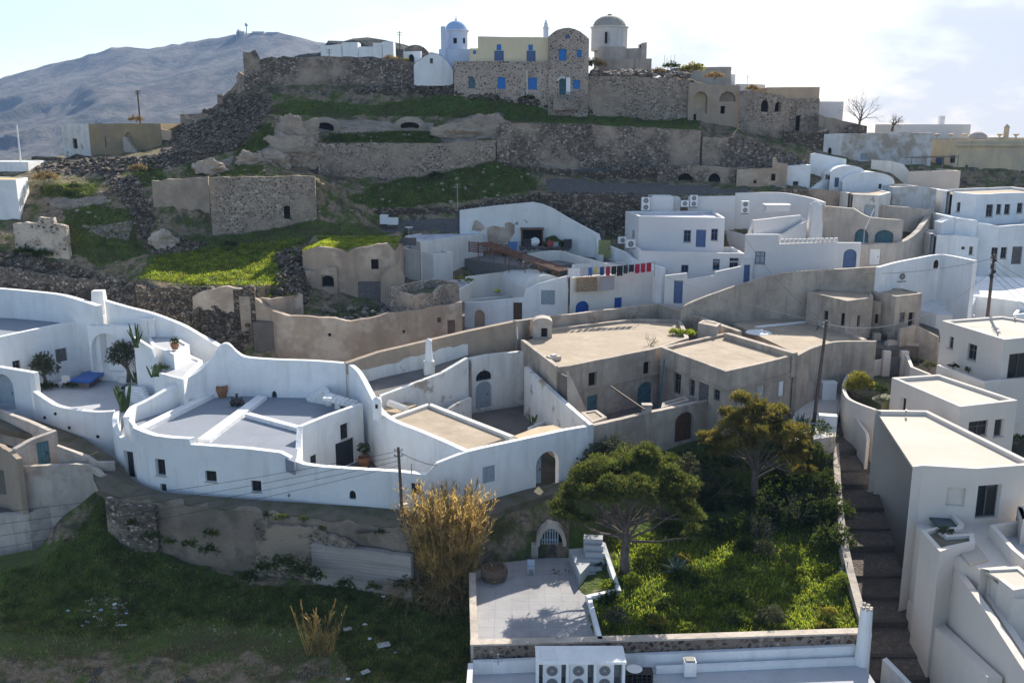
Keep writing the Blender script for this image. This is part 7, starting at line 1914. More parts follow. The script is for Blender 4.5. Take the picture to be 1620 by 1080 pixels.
# ---- old walls at the left edge
h, _ = wallthing('old_wall', 'weathered whitewashed wall at the lower left, curving up to a high end', None, [.0] * 0 or [-2.6, -2.6, -2.1, -1.3, -.3, .3, .5], -7, tan_old, th=.45, pts=pts_z([(-60, 812), (45, 814), (81, 795), (112, 776), (138, 758), (152, 750), (160, 752)], [-2.6, -2.6, -2.1, -1.3, -.3, .3, .5]))
RWp = pts_z([(24, 738), (60, 737), (118, 734), (140, 736), (153, 745), (160, 752)], [1.0, 1.0, 1.1, 1.0, .8, .5])
wallthing('old_wall', 'rear face of the old whitewashed enclosure below the blue gate', None, [q.z for q in RWp], -4, tan_old, th=.4, pts=RWp)
RWp = pts_z([(24, 738), (27, 708), (73, 682), (89, 682)], [1.6, 2.6, 3.0, 3.0])
wallthing('old_wall', 'old white wall holding a weathered blue plank gate', None, [2.4, 2.5, 3.0, 3.0], -3, tan_old, th=.5, pts=[RWp[1], RWp[2], RWp[3]][0:0] or [P(26, 708, 2.5), P(50, 694, 2.8), P(88, 681, 3.0)], ops=[op(59, 697, 79, 735, 'door', teal, depth=.15, name='gate')]) if False else wallthing('old_wall', 'old white wall holding a weathered blue plank gate', None, [2.4, 2.7, 3.0], -3, tan_old, th=.5, pts=[P(26, 708, 2.5), P(50, 694, 2.8), P(90, 681, 3.0)], ops=[op(59, 698, 79, 735, 'door', teal, depth=.15, name='gate')])
wallthing('old_wall', 'low whitewashed wall snaking along the path from the blue gate', None, [2.4, 1.9, 1.4, 1.2, 1.1], -2, tan_old, th=.4, pts=pts_z([(90, 705), (112, 713), (134, 722), (150, 732), (181, 731)], [2.4, 1.9, 1.4, 1.2, 1.1]))
wallthing('old_wall', 'long low grey wall with a white top along the far side of the path', None, [3.2, 3.1, 2.9, 2.9], -1, tan_old, th=.4, pts=pts_z([(-60, 636), (0, 650), (45, 667), (76, 681)], [3.3, 3.1, 2.9, 2.9]))
sheet('yard_ground', [(-80, 830), (40, 812), (70, 795), (110, 770), (70, 760), (20, 760), (-80, 770)], -3.0, floor_dk, th=1)
sheet('yard_ground', [(-80, 740), (20, 745), (30, 700), (40, 680), (-80, 650)], 0.2, floor_dk, th=2)
h = wallthing('ruined_wall', 'mossy brown wall with a dark opening at the far left edge', None, [2.6, 2.4, 2.0], -4, brown2, th=.4, pts=pts_z([(-60, 690), (0, 702), (26, 725)], [2.6, 2.4, 2.0]), jit=.2, step=.5, ops=[op(14, 724, 30, 755, 'void', arch=.3)])
b = MB(); b.prism([(37, 50), (150, 50), (150, 93), (37, 93)], -14, [-9, -9, .6, .6]); struct(b.build('side_ground', soil))
# ================================================================ PLANTS
rnd = random.Random(21)
def U(a, b): return rnd.uniform(a, b)
def rdir(up=0.0):
 while True:
  v = Vector((U(-1, 1), U(-1, 1), U(-1, 1)))
  if 0.05 < v.length < 1:
   v.normalize()
   if v.z >= up - 1: return v
def leafq(mb, p, d, l, w):                  # one leaf: a narrow bent quad
 a = d.orthogonal().normalized()
 a.rotate(__import__('mathutils').Quaternion(d, U(0, 6.28)))
 t_ = p + d * l
 mb.add((p - a * w * .3, p + d * l * .5 - a * w * .5, t_, p + d * l * .5 + a * w * .5), ((0, 1, 2, 3),))
def tuft(mb, p, n, l, w, up=.25):
 for _ in range(n):
  d = (rdir() + Vector((0, 0, up))).normalized()
  leafq(mb, p, d, l * U(.6, 1.2), w)
def branchy(mb, p, d, L, r, depth, spread=.6, kids=3, droop=0.0, nn=5):
 pts = [p]; q = p; dd = d.copy(); k = 4
 for i in range(k):
  dd = (dd + rdir() * .22 + Vector((0, 0, -droop))).normalized(); q = q + dd * L / k; pts.append(q)
 mb.tube(pts, [r * (1 - .55 * i / k) for i in range(k + 1)], nn if depth > 1 else 3, cap=False)
 ends = [q]
 if depth > 0:
  ends = []
  for c in range(kids):
   i = rnd.choice((2, 3, 4)); nd = (dd + rdir() * spread).normalized()
   ends += branchy(mb, pts[i], nd, L * U(.55, .8), r * .5, depth - 1, spread, kids, droop, nn)
 return ends
def lumps_crown(lumps, mb, density, n, l, w, shell=.55, bottom=-.35, up=.25):
 for (c, rx, ry, rz) in lumps:
  cnt = int(density * (rx * ry + rx * rz + ry * rz))
  for _ in range(cnt):
   d = rdir()
   if d.z < bottom: d.z = -d.z * .5
   k = shell + (1 - shell) * rnd.random() ** .6
   tuft(mb, c + Vector((d.x * rx * k, d.y * ry * k, d.z * rz * k)), n, l, w, up)
def pine(label, base, lean, H, crown, mat, matname='pine_tree', nm_lo=False):
 """crown: list of lumps as (px, py, dY, r) seen in the photo round the tree's own distance"""
 h = thing(matname, base, label, 'tree')
 mb = MB()
 fork = base + lean
 mb.tube([base - Vector((0, 0, .4)), lerp(base, fork, .35) + Vector((U(-.1, .1), 0, 0)), lerp(base, fork, .7) + Vector((U(-.15, .15), 0, 0)), fork], [.42, .3, .25, .2], 8)
 L, S_ = [], []
 for (px, py, dY, r) in crown:
  c = Q(px + U(-5, 5), py + (17 if nm_lo else 0), base.y + dY); L.append((c, r * U(.72, .95), r * U(.72, .95), r * .6))
  for _ in range(3):
   d = rdir(); r2 = r * U(.28, .5); S_.append((c + Vector((d.x * r, d.y * r, abs(d.z) * r * .6 - .1)), r2 * 1.2, r2 * 1.2, r2 * .75))
 for (c, rx, ry, rz) in L:
  st = lerp(base, fork, U(.55, 1.0)); mid = lerp(st, c, .5) + Vector((U(-.3, .3), U(-.3, .3), U(-.5, .2)))
  tip = c + Vector((0, 0, -rz * .2))
  mb.tube([st, lerp(st, mid, .5) + rdir() * .12, mid, lerp(mid, tip, .5) + rdir() * .15, tip], [.11, .09, .07, .05, .03], 5, cap=False)
  for _ in range(4):
   branchy(mb, lerp(mid, tip, U(0, .8)), (rdir() + Vector((0, 0, .2))).normalized(), rx * .75, .03, 1, .8, 3, .05, 3)
 mb.build('trunk', bark, h)
 cb = MB(); lumps_crown(L, cb, 34, 10, .34, .052, .4, -.25, .45); lumps_crown(S_, cb, 66, 11, .36, .05, .15, -.5, .5)
 cb.build('crown', mat, h)
 return h
def twigs(label, base, n, L, r, spread, up, nm='bare_bush', cat='bush', depth=2, mat=None, group=None):
 h = thing(nm, base, label, cat, group)
 mb = MB()
 for _ in range(n):
  d = (Vector((U(-1, 1) * spread, U(-1, 1) * spread, up))).normalized()
  branchy(mb, base + Vector((U(-.2, .2), U(-.2, .2), -.1)), d, L * U(.7, 1.2), r, depth, .75, 3, .02, 4)
 mb.build('branches', mat or twig, h)
 return h
b1 = P(990, 905, -3.35)
big = []
for (px, py, dY, r) in [(905, 770, 0, 1.35), (925, 745, .5, 1.6), (955, 725, .8, 1.7), (990, 712, 1, 1.7), (1025, 718, 1, 1.6), (1050, 738, .6, 1.6), (1075, 765, .2, 1.4), (1095, 800, 0, 1.2), (1098, 830, -.3, .95), (940, 770, -1.2, 1.5), (975, 752, -1.6, 1.7), (1015, 755, -1.5, 1.6), (1045, 775, -1.2, 1.35), (900, 800, -.4, 1.05), (960, 740, 2.5, 1.6), (1010, 735, 2.6, 1.6), (930, 760, 2.2, 1.4), (1060, 760, 2.0, 1.4), (890, 785, 1.2, 1.0), (915, 805, -1, .8), (1080, 790, -1.2, 1.0)]: big.append((px, py, dY, r))
pine('broad umbrella pine with a flat green crown over the terrace stair', b1, Vector((-.1, .3, 3.7)), 9, big, pine_l, nm_lo=True)
b2 = P(1190, 822, -3.0)
pine('taller ragged pine with a bronze green crown, near the street corner', b2, Vector((.1, .2, 5.0)), 10,
 [(1140, 700, 0, 1.2), (1155, 680, .3, 1.4), (1175, 660, .5, 1.5), (1190, 640, .6, 1.3), (1215, 655, .4, 1.5), (1240, 680, 0, 1.4), (1255, 705, -.3, 1.2), (1200, 690, -1, 1.5), (1165, 700, -1, 1.2), (1180, 675, 2, 1.5), (1225, 685, 1.8, 1.4), (1265, 725, 0, .9), (1268, 748, -.4, .8), (1245, 725, -1.2, 1.0), (1130, 690, .8, .8), (1150, 715, -.6, .9), (1270, 690, .6, .7)], pine_b)
def olive(label, base, H, lumps, mat=None, nm='olive_tree', dens=46, l=.2, w=.07, cat='tree'):
 h = thing(nm, base, label, cat)
 mb = MB()
 mb.tube([base - Vector((0, 0, .3)), base + Vector((.1, 0, H * .2)), base + Vector((-.05, 0, H * .42))], [.22, .17, .13], 7)
 L = [(base + Vector(o_), r, r, r * .85) for o_, r in lumps]
 for (c, rx, ry, rz) in L:
  st = base + Vector((0, 0, H * U(.25, .42))); mb.tube([st, lerp(st, c, .5) + rdir() * .12, c], [.09, .06, .03], 5, cap=False)
  for _ in range(3): branchy(mb, lerp(st, c, U(.5, .9)), rdir(), rx * .8, .025, 1, .8, 3, 0, 3)
 mb.build('trunk', bark, h)
 cb = MB(); lumps_crown(L, cb, dens, 8, l, w, .35, -.8, .1); cb.build('crown', mat or olive_l, h)
 return h
olive('small round olive tree standing left of the blue covered table', P(72, 613, 2.7), 3.2, [((0, 0, 2.3), 1.0), ((-.7, 0, 1.9), .8), ((.8, .1, 2.0), .8), ((.2, 0, 2.9), .75), ((-.4, .2, 2.7), .7), ((.5, -.4, 1.7), .6)])
olive('olive tree with a crooked trunk in a white planter before the arched niche', P(203, 600, 3.2), 3.4, [((-.4, 0, 2.5), 1.1), ((-1.2, 0, 2.0), .8), ((.6, .1, 2.4), .8), ((-.6, 0, 3.2), .8), ((.1, .2, 3.0), .8), ((-1.0, -.3, 2.7), .7)])
olive('grey-green olive tree behind the umbrella pine at its upper left', P(955, 770, -1.0), 4.0, [((-1.6, 0, 2.0), 1.2), ((-.4, .3, 2.8), 1.3), ((.9, .2, 3.2), 1.3), ((1.9, .3, 2.9), 1.0), ((-2.3, 0, 1.5), .8), ((.4, -.3, 2.0), 1.1)])
olive('thin silvery olive tree behind the right side of the umbrella pine', P(1085, 800, -1.8), 4.0, [((0, 0, 2.9), 1.1), ((-.5, 0, 2.1), 1.0), ((.6, 0, 1.9), .9), ((.1, 0, 3.7), .7), ((.3, 0, 1.0), .8)])
def shrub(label, base, lumps, mat, nm='shrub', cat='shrub', dens=60, l=.17, w=.08, n=7, group=None, up=.35):
 h = thing(nm, base, label, cat, group)
 mb = MB()
 for _ in range(7): branchy(mb, base - Vector((0, 0, .1)), (rdir() + Vector((0, 0, 1.2))).normalized(), lumps[0][1] * .9, .03, 1, .7, 2, 0, 3)
 mb.build('stems', twig, h)
 cb = MB(); lumps_crown([(base + Vector(o_), r, r, r * .8) for o_, r in lumps], cb, dens, n, l, w, .35, -.3, up); cb.build('foliage', mat, h)
 return h
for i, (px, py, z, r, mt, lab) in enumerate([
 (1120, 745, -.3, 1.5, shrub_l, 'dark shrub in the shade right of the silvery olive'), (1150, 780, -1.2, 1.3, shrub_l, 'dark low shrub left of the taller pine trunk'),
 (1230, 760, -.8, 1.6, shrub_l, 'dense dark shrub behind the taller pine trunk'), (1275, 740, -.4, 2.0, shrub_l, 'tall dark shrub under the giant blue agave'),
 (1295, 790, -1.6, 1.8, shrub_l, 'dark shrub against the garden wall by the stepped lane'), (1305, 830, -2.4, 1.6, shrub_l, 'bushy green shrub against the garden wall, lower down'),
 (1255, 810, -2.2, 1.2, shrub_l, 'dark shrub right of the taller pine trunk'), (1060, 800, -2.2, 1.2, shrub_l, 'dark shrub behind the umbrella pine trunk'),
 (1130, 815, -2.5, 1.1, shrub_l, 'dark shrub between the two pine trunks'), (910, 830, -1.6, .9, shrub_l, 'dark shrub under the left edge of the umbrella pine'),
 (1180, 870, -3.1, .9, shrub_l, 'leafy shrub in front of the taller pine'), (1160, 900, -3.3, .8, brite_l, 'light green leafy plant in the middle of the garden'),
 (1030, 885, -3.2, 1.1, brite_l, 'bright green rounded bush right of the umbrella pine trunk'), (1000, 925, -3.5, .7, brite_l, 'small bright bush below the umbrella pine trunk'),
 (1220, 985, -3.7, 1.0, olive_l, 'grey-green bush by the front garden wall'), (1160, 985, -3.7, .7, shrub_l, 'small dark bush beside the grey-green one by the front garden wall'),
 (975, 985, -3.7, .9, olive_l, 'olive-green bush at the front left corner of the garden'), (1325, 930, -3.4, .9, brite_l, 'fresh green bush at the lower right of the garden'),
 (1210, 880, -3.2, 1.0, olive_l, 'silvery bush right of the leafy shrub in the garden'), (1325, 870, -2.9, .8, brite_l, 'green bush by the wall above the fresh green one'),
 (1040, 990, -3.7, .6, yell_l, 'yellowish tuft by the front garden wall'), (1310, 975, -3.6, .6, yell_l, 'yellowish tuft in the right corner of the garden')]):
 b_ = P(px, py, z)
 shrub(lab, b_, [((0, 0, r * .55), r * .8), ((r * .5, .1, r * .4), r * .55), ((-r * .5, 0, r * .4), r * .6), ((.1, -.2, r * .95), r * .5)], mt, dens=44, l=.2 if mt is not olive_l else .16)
shrub('yellow-green feathery bush in the corner planter by the lane gate', P(1357, 628, 3.0), [((0, 0, 1.2), 1.2), ((-.5, 0, .8), .9), ((.6, 0, 1.0), .9), ((0, 0, 1.9), .7)], yell_l, dens=70, l=.26, w=.05, up=.9)
shrub('dark green bush beside the yellow-green one by the lane gate', P(1390, 628, 3.0), [((0, 0, .7), .9), ((.5, 0, .5), .7)], shrub_l)
for px, py, z, r, mt, lab in ((1452, 578, 4.2, .7, olive_l, 'low grey-green bush in the bed behind the grey gate'), (1470, 584, 4.2, .8, olive_l, 'rounded silvery bush in the bed behind the grey gate, right one'), (1440, 574, 4.2, .5, shrub_l, 'dark trailing plant in the bed behind the grey gate'), (1508, 583, 5.4, .5, shrub_l, 'dark creeping plant in the planter of the farthest modern house'), (1532, 588, 5.4, .45, shrub_l, 'second creeping plant, right, in the planter of the farthest modern house'),
       (1495, 846, 1.3, .55, olive_l, 'round grey bush in the planter beside the hot tub'), (1609, 700, 1.5, .7, shrub_l, 'dark bush at the right edge below the flat cream roof'),
       (1088, 437, 9.0, .8, brite_l, 'palm-like cactus bush behind the stepped white wall'), (1064, 432, 8.6, .6, yell_l, 'thin yellow-green bush left of the palm-like cactus bush'), (1190, 337, 14.2, .9, cactus_l, 'dark cactus bush beside the yard air conditioner'), (1291, 356, 15.2, .5, shrub_l, 'little green plant in the planter by the lilac-white chimney'),
       (727, 444, 10.0, .55, yell_l, 'spiky pale shrub row in the planter of the middle white house'), (742, 447, 10.0, .5, brite_l, 'green succulent at the right end of the planter of the middle white house'), (787, 463, 8.9, .4, brite_l, 'small green pot plant on the low white terrace')):
 shrub(lab, P(px, py, z), [((0, 0, r * .5), r * .8), ((r * .5, 0, r * .4), r * .55), ((-r * .5, 0, r * .4), r * .6)], mt, dens=50, l=.16)
for k in range(9):
 q = lerp(Q(800, 398, 113), Q(890, 434, 106.4), k / 8); shrub(['ragged plant at the far end of the pergola row', 'second plant from the far end of the pergola row', 'third plant from the far end of the pergola row', 'fourth plant from the far end of the pergola row', 'plant in the middle of the pergola row', 'fourth plant from the near end of the pergola row', 'third plant from the near end of the pergola row', 'second plant from the near end of the pergola row', 'ragged plant at the near end of the pergola row'][k], q + Vector((0, -.4, -.7)), [((0, 0, .3), .45)], dry_l if k % 2 else shrub_l, dens=40, l=.14, group='plants along the pergola')
for i, (px, py, r, mt, lab) in enumerate([(75, 290, 1.5, dry_l, 'tawny dry bush right of the yellow roofed house'), (530, 285, 1.6, twig, 'grey bare bush at the right end of the tall mortared wall'), (545, 258, 1.2, twig, 'grey bare bush at the left end of the long terrace wall'), (40, 405, 1.1, shrub_l, 'dark ivy-like bush on the ruined whitish wall'), (70, 408, 1.0, shrub_l, 'second dark bush at the foot of the ruined whitish wall'), (220, 272, 1.0, dry_l, 'pale dry tuft above the crumbling left rubble wall'), (1215, 222, 1.1, twig, 'brownish bush at the foot of the rounded ruin'), (800, 240, .9, twig, 'brown dead bush in the middle of the high rubble wall'), (835, 160, .9, shrub_l, 'dark green bush on the footing under the blue shuttered house'), (365, 392, .9, shrub_l, 'dark bramble at the edge of the sunlit grass'), (460, 350, .8, shrub_l, 'low green bush under the tall mortared terrace wall'), (690, 282, .9, shrub_l, 'green bush at the foot of the long terrace wall'), (120, 300, .9, shrub_l, 'green bush above the pale bank on the left slope')]):
 q = hsurf(px, py)
 if mt is twig: twigs(lab, q, 16, r * 1.1, .035, 1.0, 1.0, depth=2)
 else: shrub(lab, q + Vector((0, -.3, 0)), [((0, 0, r * .5), r * .8), ((r * .6, 0, r * .4), r * .6), ((-r * .6, 0, r * .4), r * .6)], mt, dens=36, l=.24)
for px, py, Y, r, mt, lab in ((618, 96, 146, 1.1, dry_l, 'golden dry grass tuft at the right end of the castle wall'), (640, 98, 145.5, .9, yell_l, 'yellow dry tuft left of the chapel'), (1095, 112, 146, 1.5, yell_l, 'yellow-green bush on top of the plastered ruin wall'), (1042, 115, 145, 1.0, dry_l, 'tawny dry tuft on the bastion top'), (1130, 122, 146, 1.2, dry_l, 'dry grass mound on the ruin left of the skyline house'), (1062, 106, 147, 1.1, shrub_l, 'dark round bush by the row of antennas'), (1106, 103, 155, .6, shrub_l, 'small dark bush on the grey skyline house roof'), (940, 105, 147, 1.6, dry_l, 'brown bushy heap left of the grey domed church'), (1190, 141, 142, .9, dry_l, 'dry tuft on top of the rounded ruin'), (215, 190, 150, 1.0, dry_l, 'dry bush at the foot of the leaning pole behind the farmhouse'), (1098, 513, 95, .0, brite_l, '')):
 if r: shrub(lab, Q(px, py, Y) - Vector((0, 0, .3)), [((0, 0, r * .4), r * .8), ((r * .7, 0, r * .3), r * .6), ((-r * .7, 0, r * .3), r * .6)], mt, dens=40, l=.26)
b = MB()
for k in range(120):
 px, v_ = U(932, 1090), rnd.random(); b.blob(Q(px, 120, 142.8).lerp(Q(px, 113, 148), v_), U(.25, .7), (1.2, 1, .8), 1, .5, k)
stuff(b.build('rubble_stones', mix_rub))
def reeds(label, base, n, H, spread, nm='reed_clump', feather=.3, lean=(0, 0)):
 h = thing(nm, base, label, 'reeds'); st, lf, pl = MB(), MB(), MB()
 for k in range(n):
  a = U(0, 6.28); rr = spread * .42 * rnd.random() ** .6
  p0 = base + Vector((rr * math.cos(a), rr * math.sin(a) * .6, -.1))
  out = Vector((math.cos(a), math.sin(a) * .6, 0)) * U(.03, .57) ** 1.25 + Vector((lean[0], lean[1], 0)) + rdir() * .06
  L = H * (U(.55, 1.0) if k % 5 else U(.3, .6)); pts = [p0]; d = (Vector((0, 0, 1)) + out * .35).normalized(); q = p0
  for i in range(5):
   d = (d + out * .10 + Vector((0, 0, -.015))).normalized(); q = q + d * L / 5; pts.append(q)
  st.tube(pts, [.024, .022, .02, .016, .012, .006], 3, cap=False)
  for i in range(26):
   t_ = U(.28, 1.0) * 5; j = min(4, int(t_)); p = lerp(pts[j], pts[j + 1], t_ - j)
   leafq(lf, p, (d + rdir() * .75).normalized(), U(.3, .62), .05)
  if rnd.random() < feather:
   for i in range(26): leafq(pl, lerp(pts[4], pts[5], U(.2, 1.1)), (d + rdir() * .35).normalized(), U(.25, .45), .045)
 st.build('stems', reed_l, h); lf.build('leaves', reed_l, h); pl.build('plumes', dry_l, h)
 return h
reeds('huge golden clump of dry reeds leaning over the mud bank', P(706, 938, -5.5), 640, 8.3, 4.0, feather=.3, lean=(.02, -.05))
b = MB(); q = P(690, 952, -5.6)
for k in range(130):
 p0 = q + Vector((U(-2.4, 2.4), U(-.5, .8), U(.2, 2.2))); d = Vector((U(-1, 1), U(-.8, .1), U(-.75, .1))).normalized(); b.tube([p0, p0 + d * U(.8, 2.0), p0 + d * U(2, 3.0) + Vector((0, 0, -.8))], [.02, .016, .006], 3, cap=False)
 for i in range(8): leafq(b, p0 + d * U(.5, 2.4), (d + rdir() * .8).normalized(), U(.3, .6), .045)
h = tag(b.build('fallen_reeds', dry_l), 'heap of broken fallen reeds at the foot of the golden clump', 'reeds')
h = thing('reed_clump', P(510, 1040, -6.6), 'small sparse clump of reeds with furry plumes in the dark field', 'reeds')
st, pl, lf = MB(), MB(), MB(); base = P(505, 1035, -6.6)
for k in range(46):
 a = U(-1, 1); p0 = base + Vector((U(-.8, .8), U(-.3, .3), -.1)); L = U(1.6, 3.9); d = Vector((a * .33 - .02, U(-.12, .12), 1)).normalized(); tip = p0 + d * L + Vector((a * .25, 0, 0))
 st.tube([p0, lerp(p0, tip, .5), tip], [.03, .025, .012], 3, cap=False)
 if k % 2 == 0:
  for i in range(70): leafq(pl, lerp(p0, tip, U(.78, 1.04)), (d + rdir() * .3).normalized(), U(.12, .24), .04)
 for i in range(7): leafq(lf, lerp(p0, tip, U(.1, .9)), (d + rdir() * .6).normalized(), U(.3, .7), .04)
st.build('stems', reed_l, h); pl.build('plumes', dry_l, h); lf.build('leaves', reed_l, h)
def agave(label, base, n, L, w):
 h = thing('agave', base, label, 'agave')
 b = MB()
 for k in range(n):
  a = 2.4 * k; el = lerp(1.45, .25, k / n); d = Vector((math.cos(a) * math.cos(el), math.sin(a) * math.cos(el), math.sin(el))); s_ = Vector((-math.sin(a), math.cos(a), 0)); l_ = L * U(.85, 1.1)
  pts = [(base + d * l_ * t_ + Vector((0, 0, -.35 * l_ * t_ * t_ * math.cos(el))), w * k2) for t_, k2 in ((0, .7), (.3, 1), (.65, .75), (1, .03))]
  vs = []
  for p, ww in pts: vs += [p - s_ * ww + Vector((0, 0, ww * .5)), p, p + s_ * ww + Vector((0, 0, ww * .5))]
  b.add(vs, [(3 * i + j, 3 * i + j + 1, 3 * i + j + 4, 3 * i + j + 3) for i in range(3) for j in range(2)])
 b.build('leaves', agave_l, h)
agave('giant blue agave at the top of the garden by the stepped lane', P(1266, 690, .6), 30, 2.3, .17)
agave('silver agave rosette in the garden right of the umbrella pine', P(1070, 905, -3.3), 28, 1.5, .12)
agave('small blue agave on the garden wall edge by the lane', P(1338, 905, -3.0), 18, .8, .08)
def cactus(label, base, n, H, r=.1, spread=.5):
 h = thing('cactus', base, label, 'cactus'); b = MB()
 for k in range(n):
  p = base + Vector((U(-.25, .25), U(-.2, .2), 0)); d = Vector((U(-1, 1) * spread, U(-1, 1) * spread * .6, 1)).normalized(); L = H * U(.5, 1)
  b.tube([p, p + d * L * .4, p + d * L * .75 + Vector((0, 0, .1)), p + d * L + Vector((0, 0, .15))], [r, r * 1.1, r, r * .5], 6)
 b.build('stems', cactus_l, h)
cactus('branching candelabra cactus leaning over the white stair wall', P(217, 549, 7.3), 9, 2.2, .08, .9)
cactus('tall columnar cactus cluster at the court edge by the sweeping wall', P(195, 650, 2.7), 8, 2.4, .16, .3)
cactus('low cactus clump below the candelabra cactus', P(246, 596, 5.6), 7, 1.0, .08, .5)
cactus('small cactus in the corner behind the gate wall', P(62, 628, 3.0), 7, 1.0, .1, .6)
cactus('prickly cactus in the planter of the big courtyard', P(842, 668, 1.5), 6, .7, .08, .5)
cactus('dark cactus against the niche planter', P(214, 605, 3.2), 6, 1.1, .09, .4)
for px, py, z, r, lab in ((112, 613, 2.72, .65, 'dark low cushion plant in front of the blue covered table'), (203, 618, 2.75, .6, 'dark cushion plant at the court steps'), (254, 586, 5.6, .7, 'dark cushion plant on the white stepped terrace'), (289, 568, 5.6, .5, 'round green plant on the upper white step'), (75, 615, 2.75, .9, 'hedge ring round the foot of the small olive tree')):
 shrub(lab, P(px, py, z), [((0, 0, .25), r * .8), ((r * .6, 0, .2), r * .6), ((-r * .6, 0, .2), r * .6)], shrub_l, dens=70, l=.12)
def pot(px, py, z, r, hh, lab, plant=None, mat=None, plab=None):
 h = thing('plant_pot', P(px, py, z), lab, 'pot'); q = P(px, py, z); b = MB(); b.lathe([(r * .6, 0), (r * .95, hh * .55), (r, hh * .8), (r * .85, hh * .92), (r * .95, hh), (r * .8, hh), (r * .75, hh * .8)], q, 14); b.build('pot', mat or terracotta, h, smooth=False)
 if plant == 'tree':
  b = MB(); b.tube([q + Vector((0, 0, hh * .8)), q + Vector((0, 0, hh + .5))], .05); b.build('stem', bark, h); cb = MB(); lumps_crown([(q + Vector((0, 0, hh + .75)), .6, .6, .5)], cb, 110, 8, .13, .07, .3, -1, .2); cb.build('foliage', shrub_l, h)
 elif plant: cb = MB(); lumps_crown([(q + Vector((0, 0, hh + .15)), r * 1.1, r * 1.1, r)], cb, 110, 8, .14, .06, .3, -.4, .4); cb.build('foliage', plant, h)
 return h
pot(352, 628, 2.98, .55, 1.1, 'big ribbed terracotta jar in the rear corner of the blue-grey roof')
pot(577, 738, -.95, .55, .9, 'terracotta pot with a small round tree beside the charcoal court door', 'tree')
pot(523, 737, -.95, .45, .5, 'low pot with a grey rosette plant left of the charcoal court door', olive_l)
pot(277, 552, 6.9, .4, .6, 'terracotta pot with a cactus on the upper white step', cactus_l)
pot(465, 679, 3.0, .25, .3, 'tiny red pot on the corner of the blue-grey roof')
for k, (px, lab) in enumerate(((368, 'left dark amphora of three on the blue-grey roof'), (375.5, 'middle and tallest dark amphora on the blue-grey roof'), (383, 'right dark amphora of three on the blue-grey roof'))):
 q = P(px, 642, 2.99); b = MB(); s_ = 1.25 if k == 1 else .9; b.lathe([(.14 * s_, 0), (.27 * s_, .3 * s_), (.24 * s_, .5 * s_), (.09 * s_, .66 * s_), (.08 * s_, .82 * s_), (.12 * s_, .88 * s_)], q, 12); tag(b.build('amphora', flat('dark_clay_%d' % k, (.045, .04, .035), .6)), lab, 'jar', 'amphorae on the roof')
shrub('green bedding plants along the front of the small court', P(645, 748, -.9), [((0, 0, .4), .5), ((-.8, .2, .35), .45), ((.7, -.1, .4), .45)], shrub_l, dens=60, l=.14)
h = thing('planter', P(205, 606, 2.7), 'round white planter under the crooked olive tree', 'planter'); b = MB(); b.lathe([(.95, 0), (1.0, .5), (.9, .55), (.85, .5)], P(203, 602, 2.7), 18); b.build('ring', white, h); b = MB(); b.lathe([(.84, .44), (.3, .46)], P(203, 602, 2.7), 18); b.build('soil', soil, h)
h = thing('bench', P(105, 607, 2.7), 'white slatted garden chair left of the blue covered table', 'chair'); q = P(103, 611, 2.72); b = MB(); b.box(q + Vector((0, 0, .4)), (.8, .6, .06)); b.build('seat', acwhite, h); b = MB(); b.box(q + Vector((0, .3, .4)), (.8, .06, .6)); b.build('backrest', acwhite, h)
for sx_ in (-.35, .35):
 for sy_ in (-.25, .25): b = MB(); b.box(q + Vector((sx_, sy_, 0)), (.06, .06, .4)); b.build('leg', acwhite, h)
def baretree(label, base, H, Y):
 h = thing('bare_tree', base, label, 'tree'); mb = MB(); mb.tube([base, base + Vector((.1, 0, H * .3))], [.2, .15], 6)
 for _ in range(6): branchy(mb, base + Vector((.1, 0, H * .27)), (rdir() * .75 + Vector((0, 0, 1))).normalized(), H * .42, .09, 3, .6, 3, 0, 4)
 mb.build('branches', bark, h)
baretree('leafless tree against the white sky right of the white cube house', Q(1358, 207, 141), 4.8, 141)
baretree('small leafless tree at the left end of the low pinkish skyline house', Q(1411, 208, 145), 2.6, 145)
for px, py, z, n, L, lab in ((1110, 800, -2.4, 14, 2.2, 'tangle of bare grey branches between the two pines'), (1300, 740, -.5, 12, 1.9, 'bare twiggy bush on the garden wall by the white wall end'), (1255, 830, -2.6, 14, 1.8, 'bare twiggy bush right of the taller pine'), (950, 830, -2.2, 16, 1.6, 'tangle of dead twigs under the umbrella pine, left of its trunk'), (1050, 825, -2.4, 14, 1.7, 'tangle of dead twigs right of the umbrella pine trunk'), (1205, 860, -3.0, 9, 1.3, 'dry grey twiggy plant in the middle of the garden'), (840, 645, .6, 16, 1.3, 'dead brown bush in the corner of the big white courtyard'), (965, 668, 1.5, 12, 1.1, 'dead brown bush in the dark brown yard'), (1100, 640, 1.6, 14, 1.0, 'dark dead bush under the wing windows'), (1096, 515, 6.5, 10, .9, 'dry stalks at the rear corner of the big beige roof'), (1030, 545, 6.45, 8, .7, 'thin dry weed on the edge of the big beige roof'), (1000, 507, 6.5, 12, .7, 'row of dry weeds along the stained parapet'), (940, 514, 6.5, 12, .7, 'clump of dry weeds behind the arched hatch house')):
 twigs(lab, P(px, py, z), n, L, .03, .9, 1.0, depth=2)
tag(shrub('bright lime green weed patch at the rear corner of the big beige roof', P(1080, 530, 6.45), [((0, 0, .1), .7), ((-.8, .3, .1), .6), ((.7, -.3, .1), .6)], grass_l, 'weed_patch', 'weeds', dens=120, l=.22, w=.05, up=1))
cb = MB()
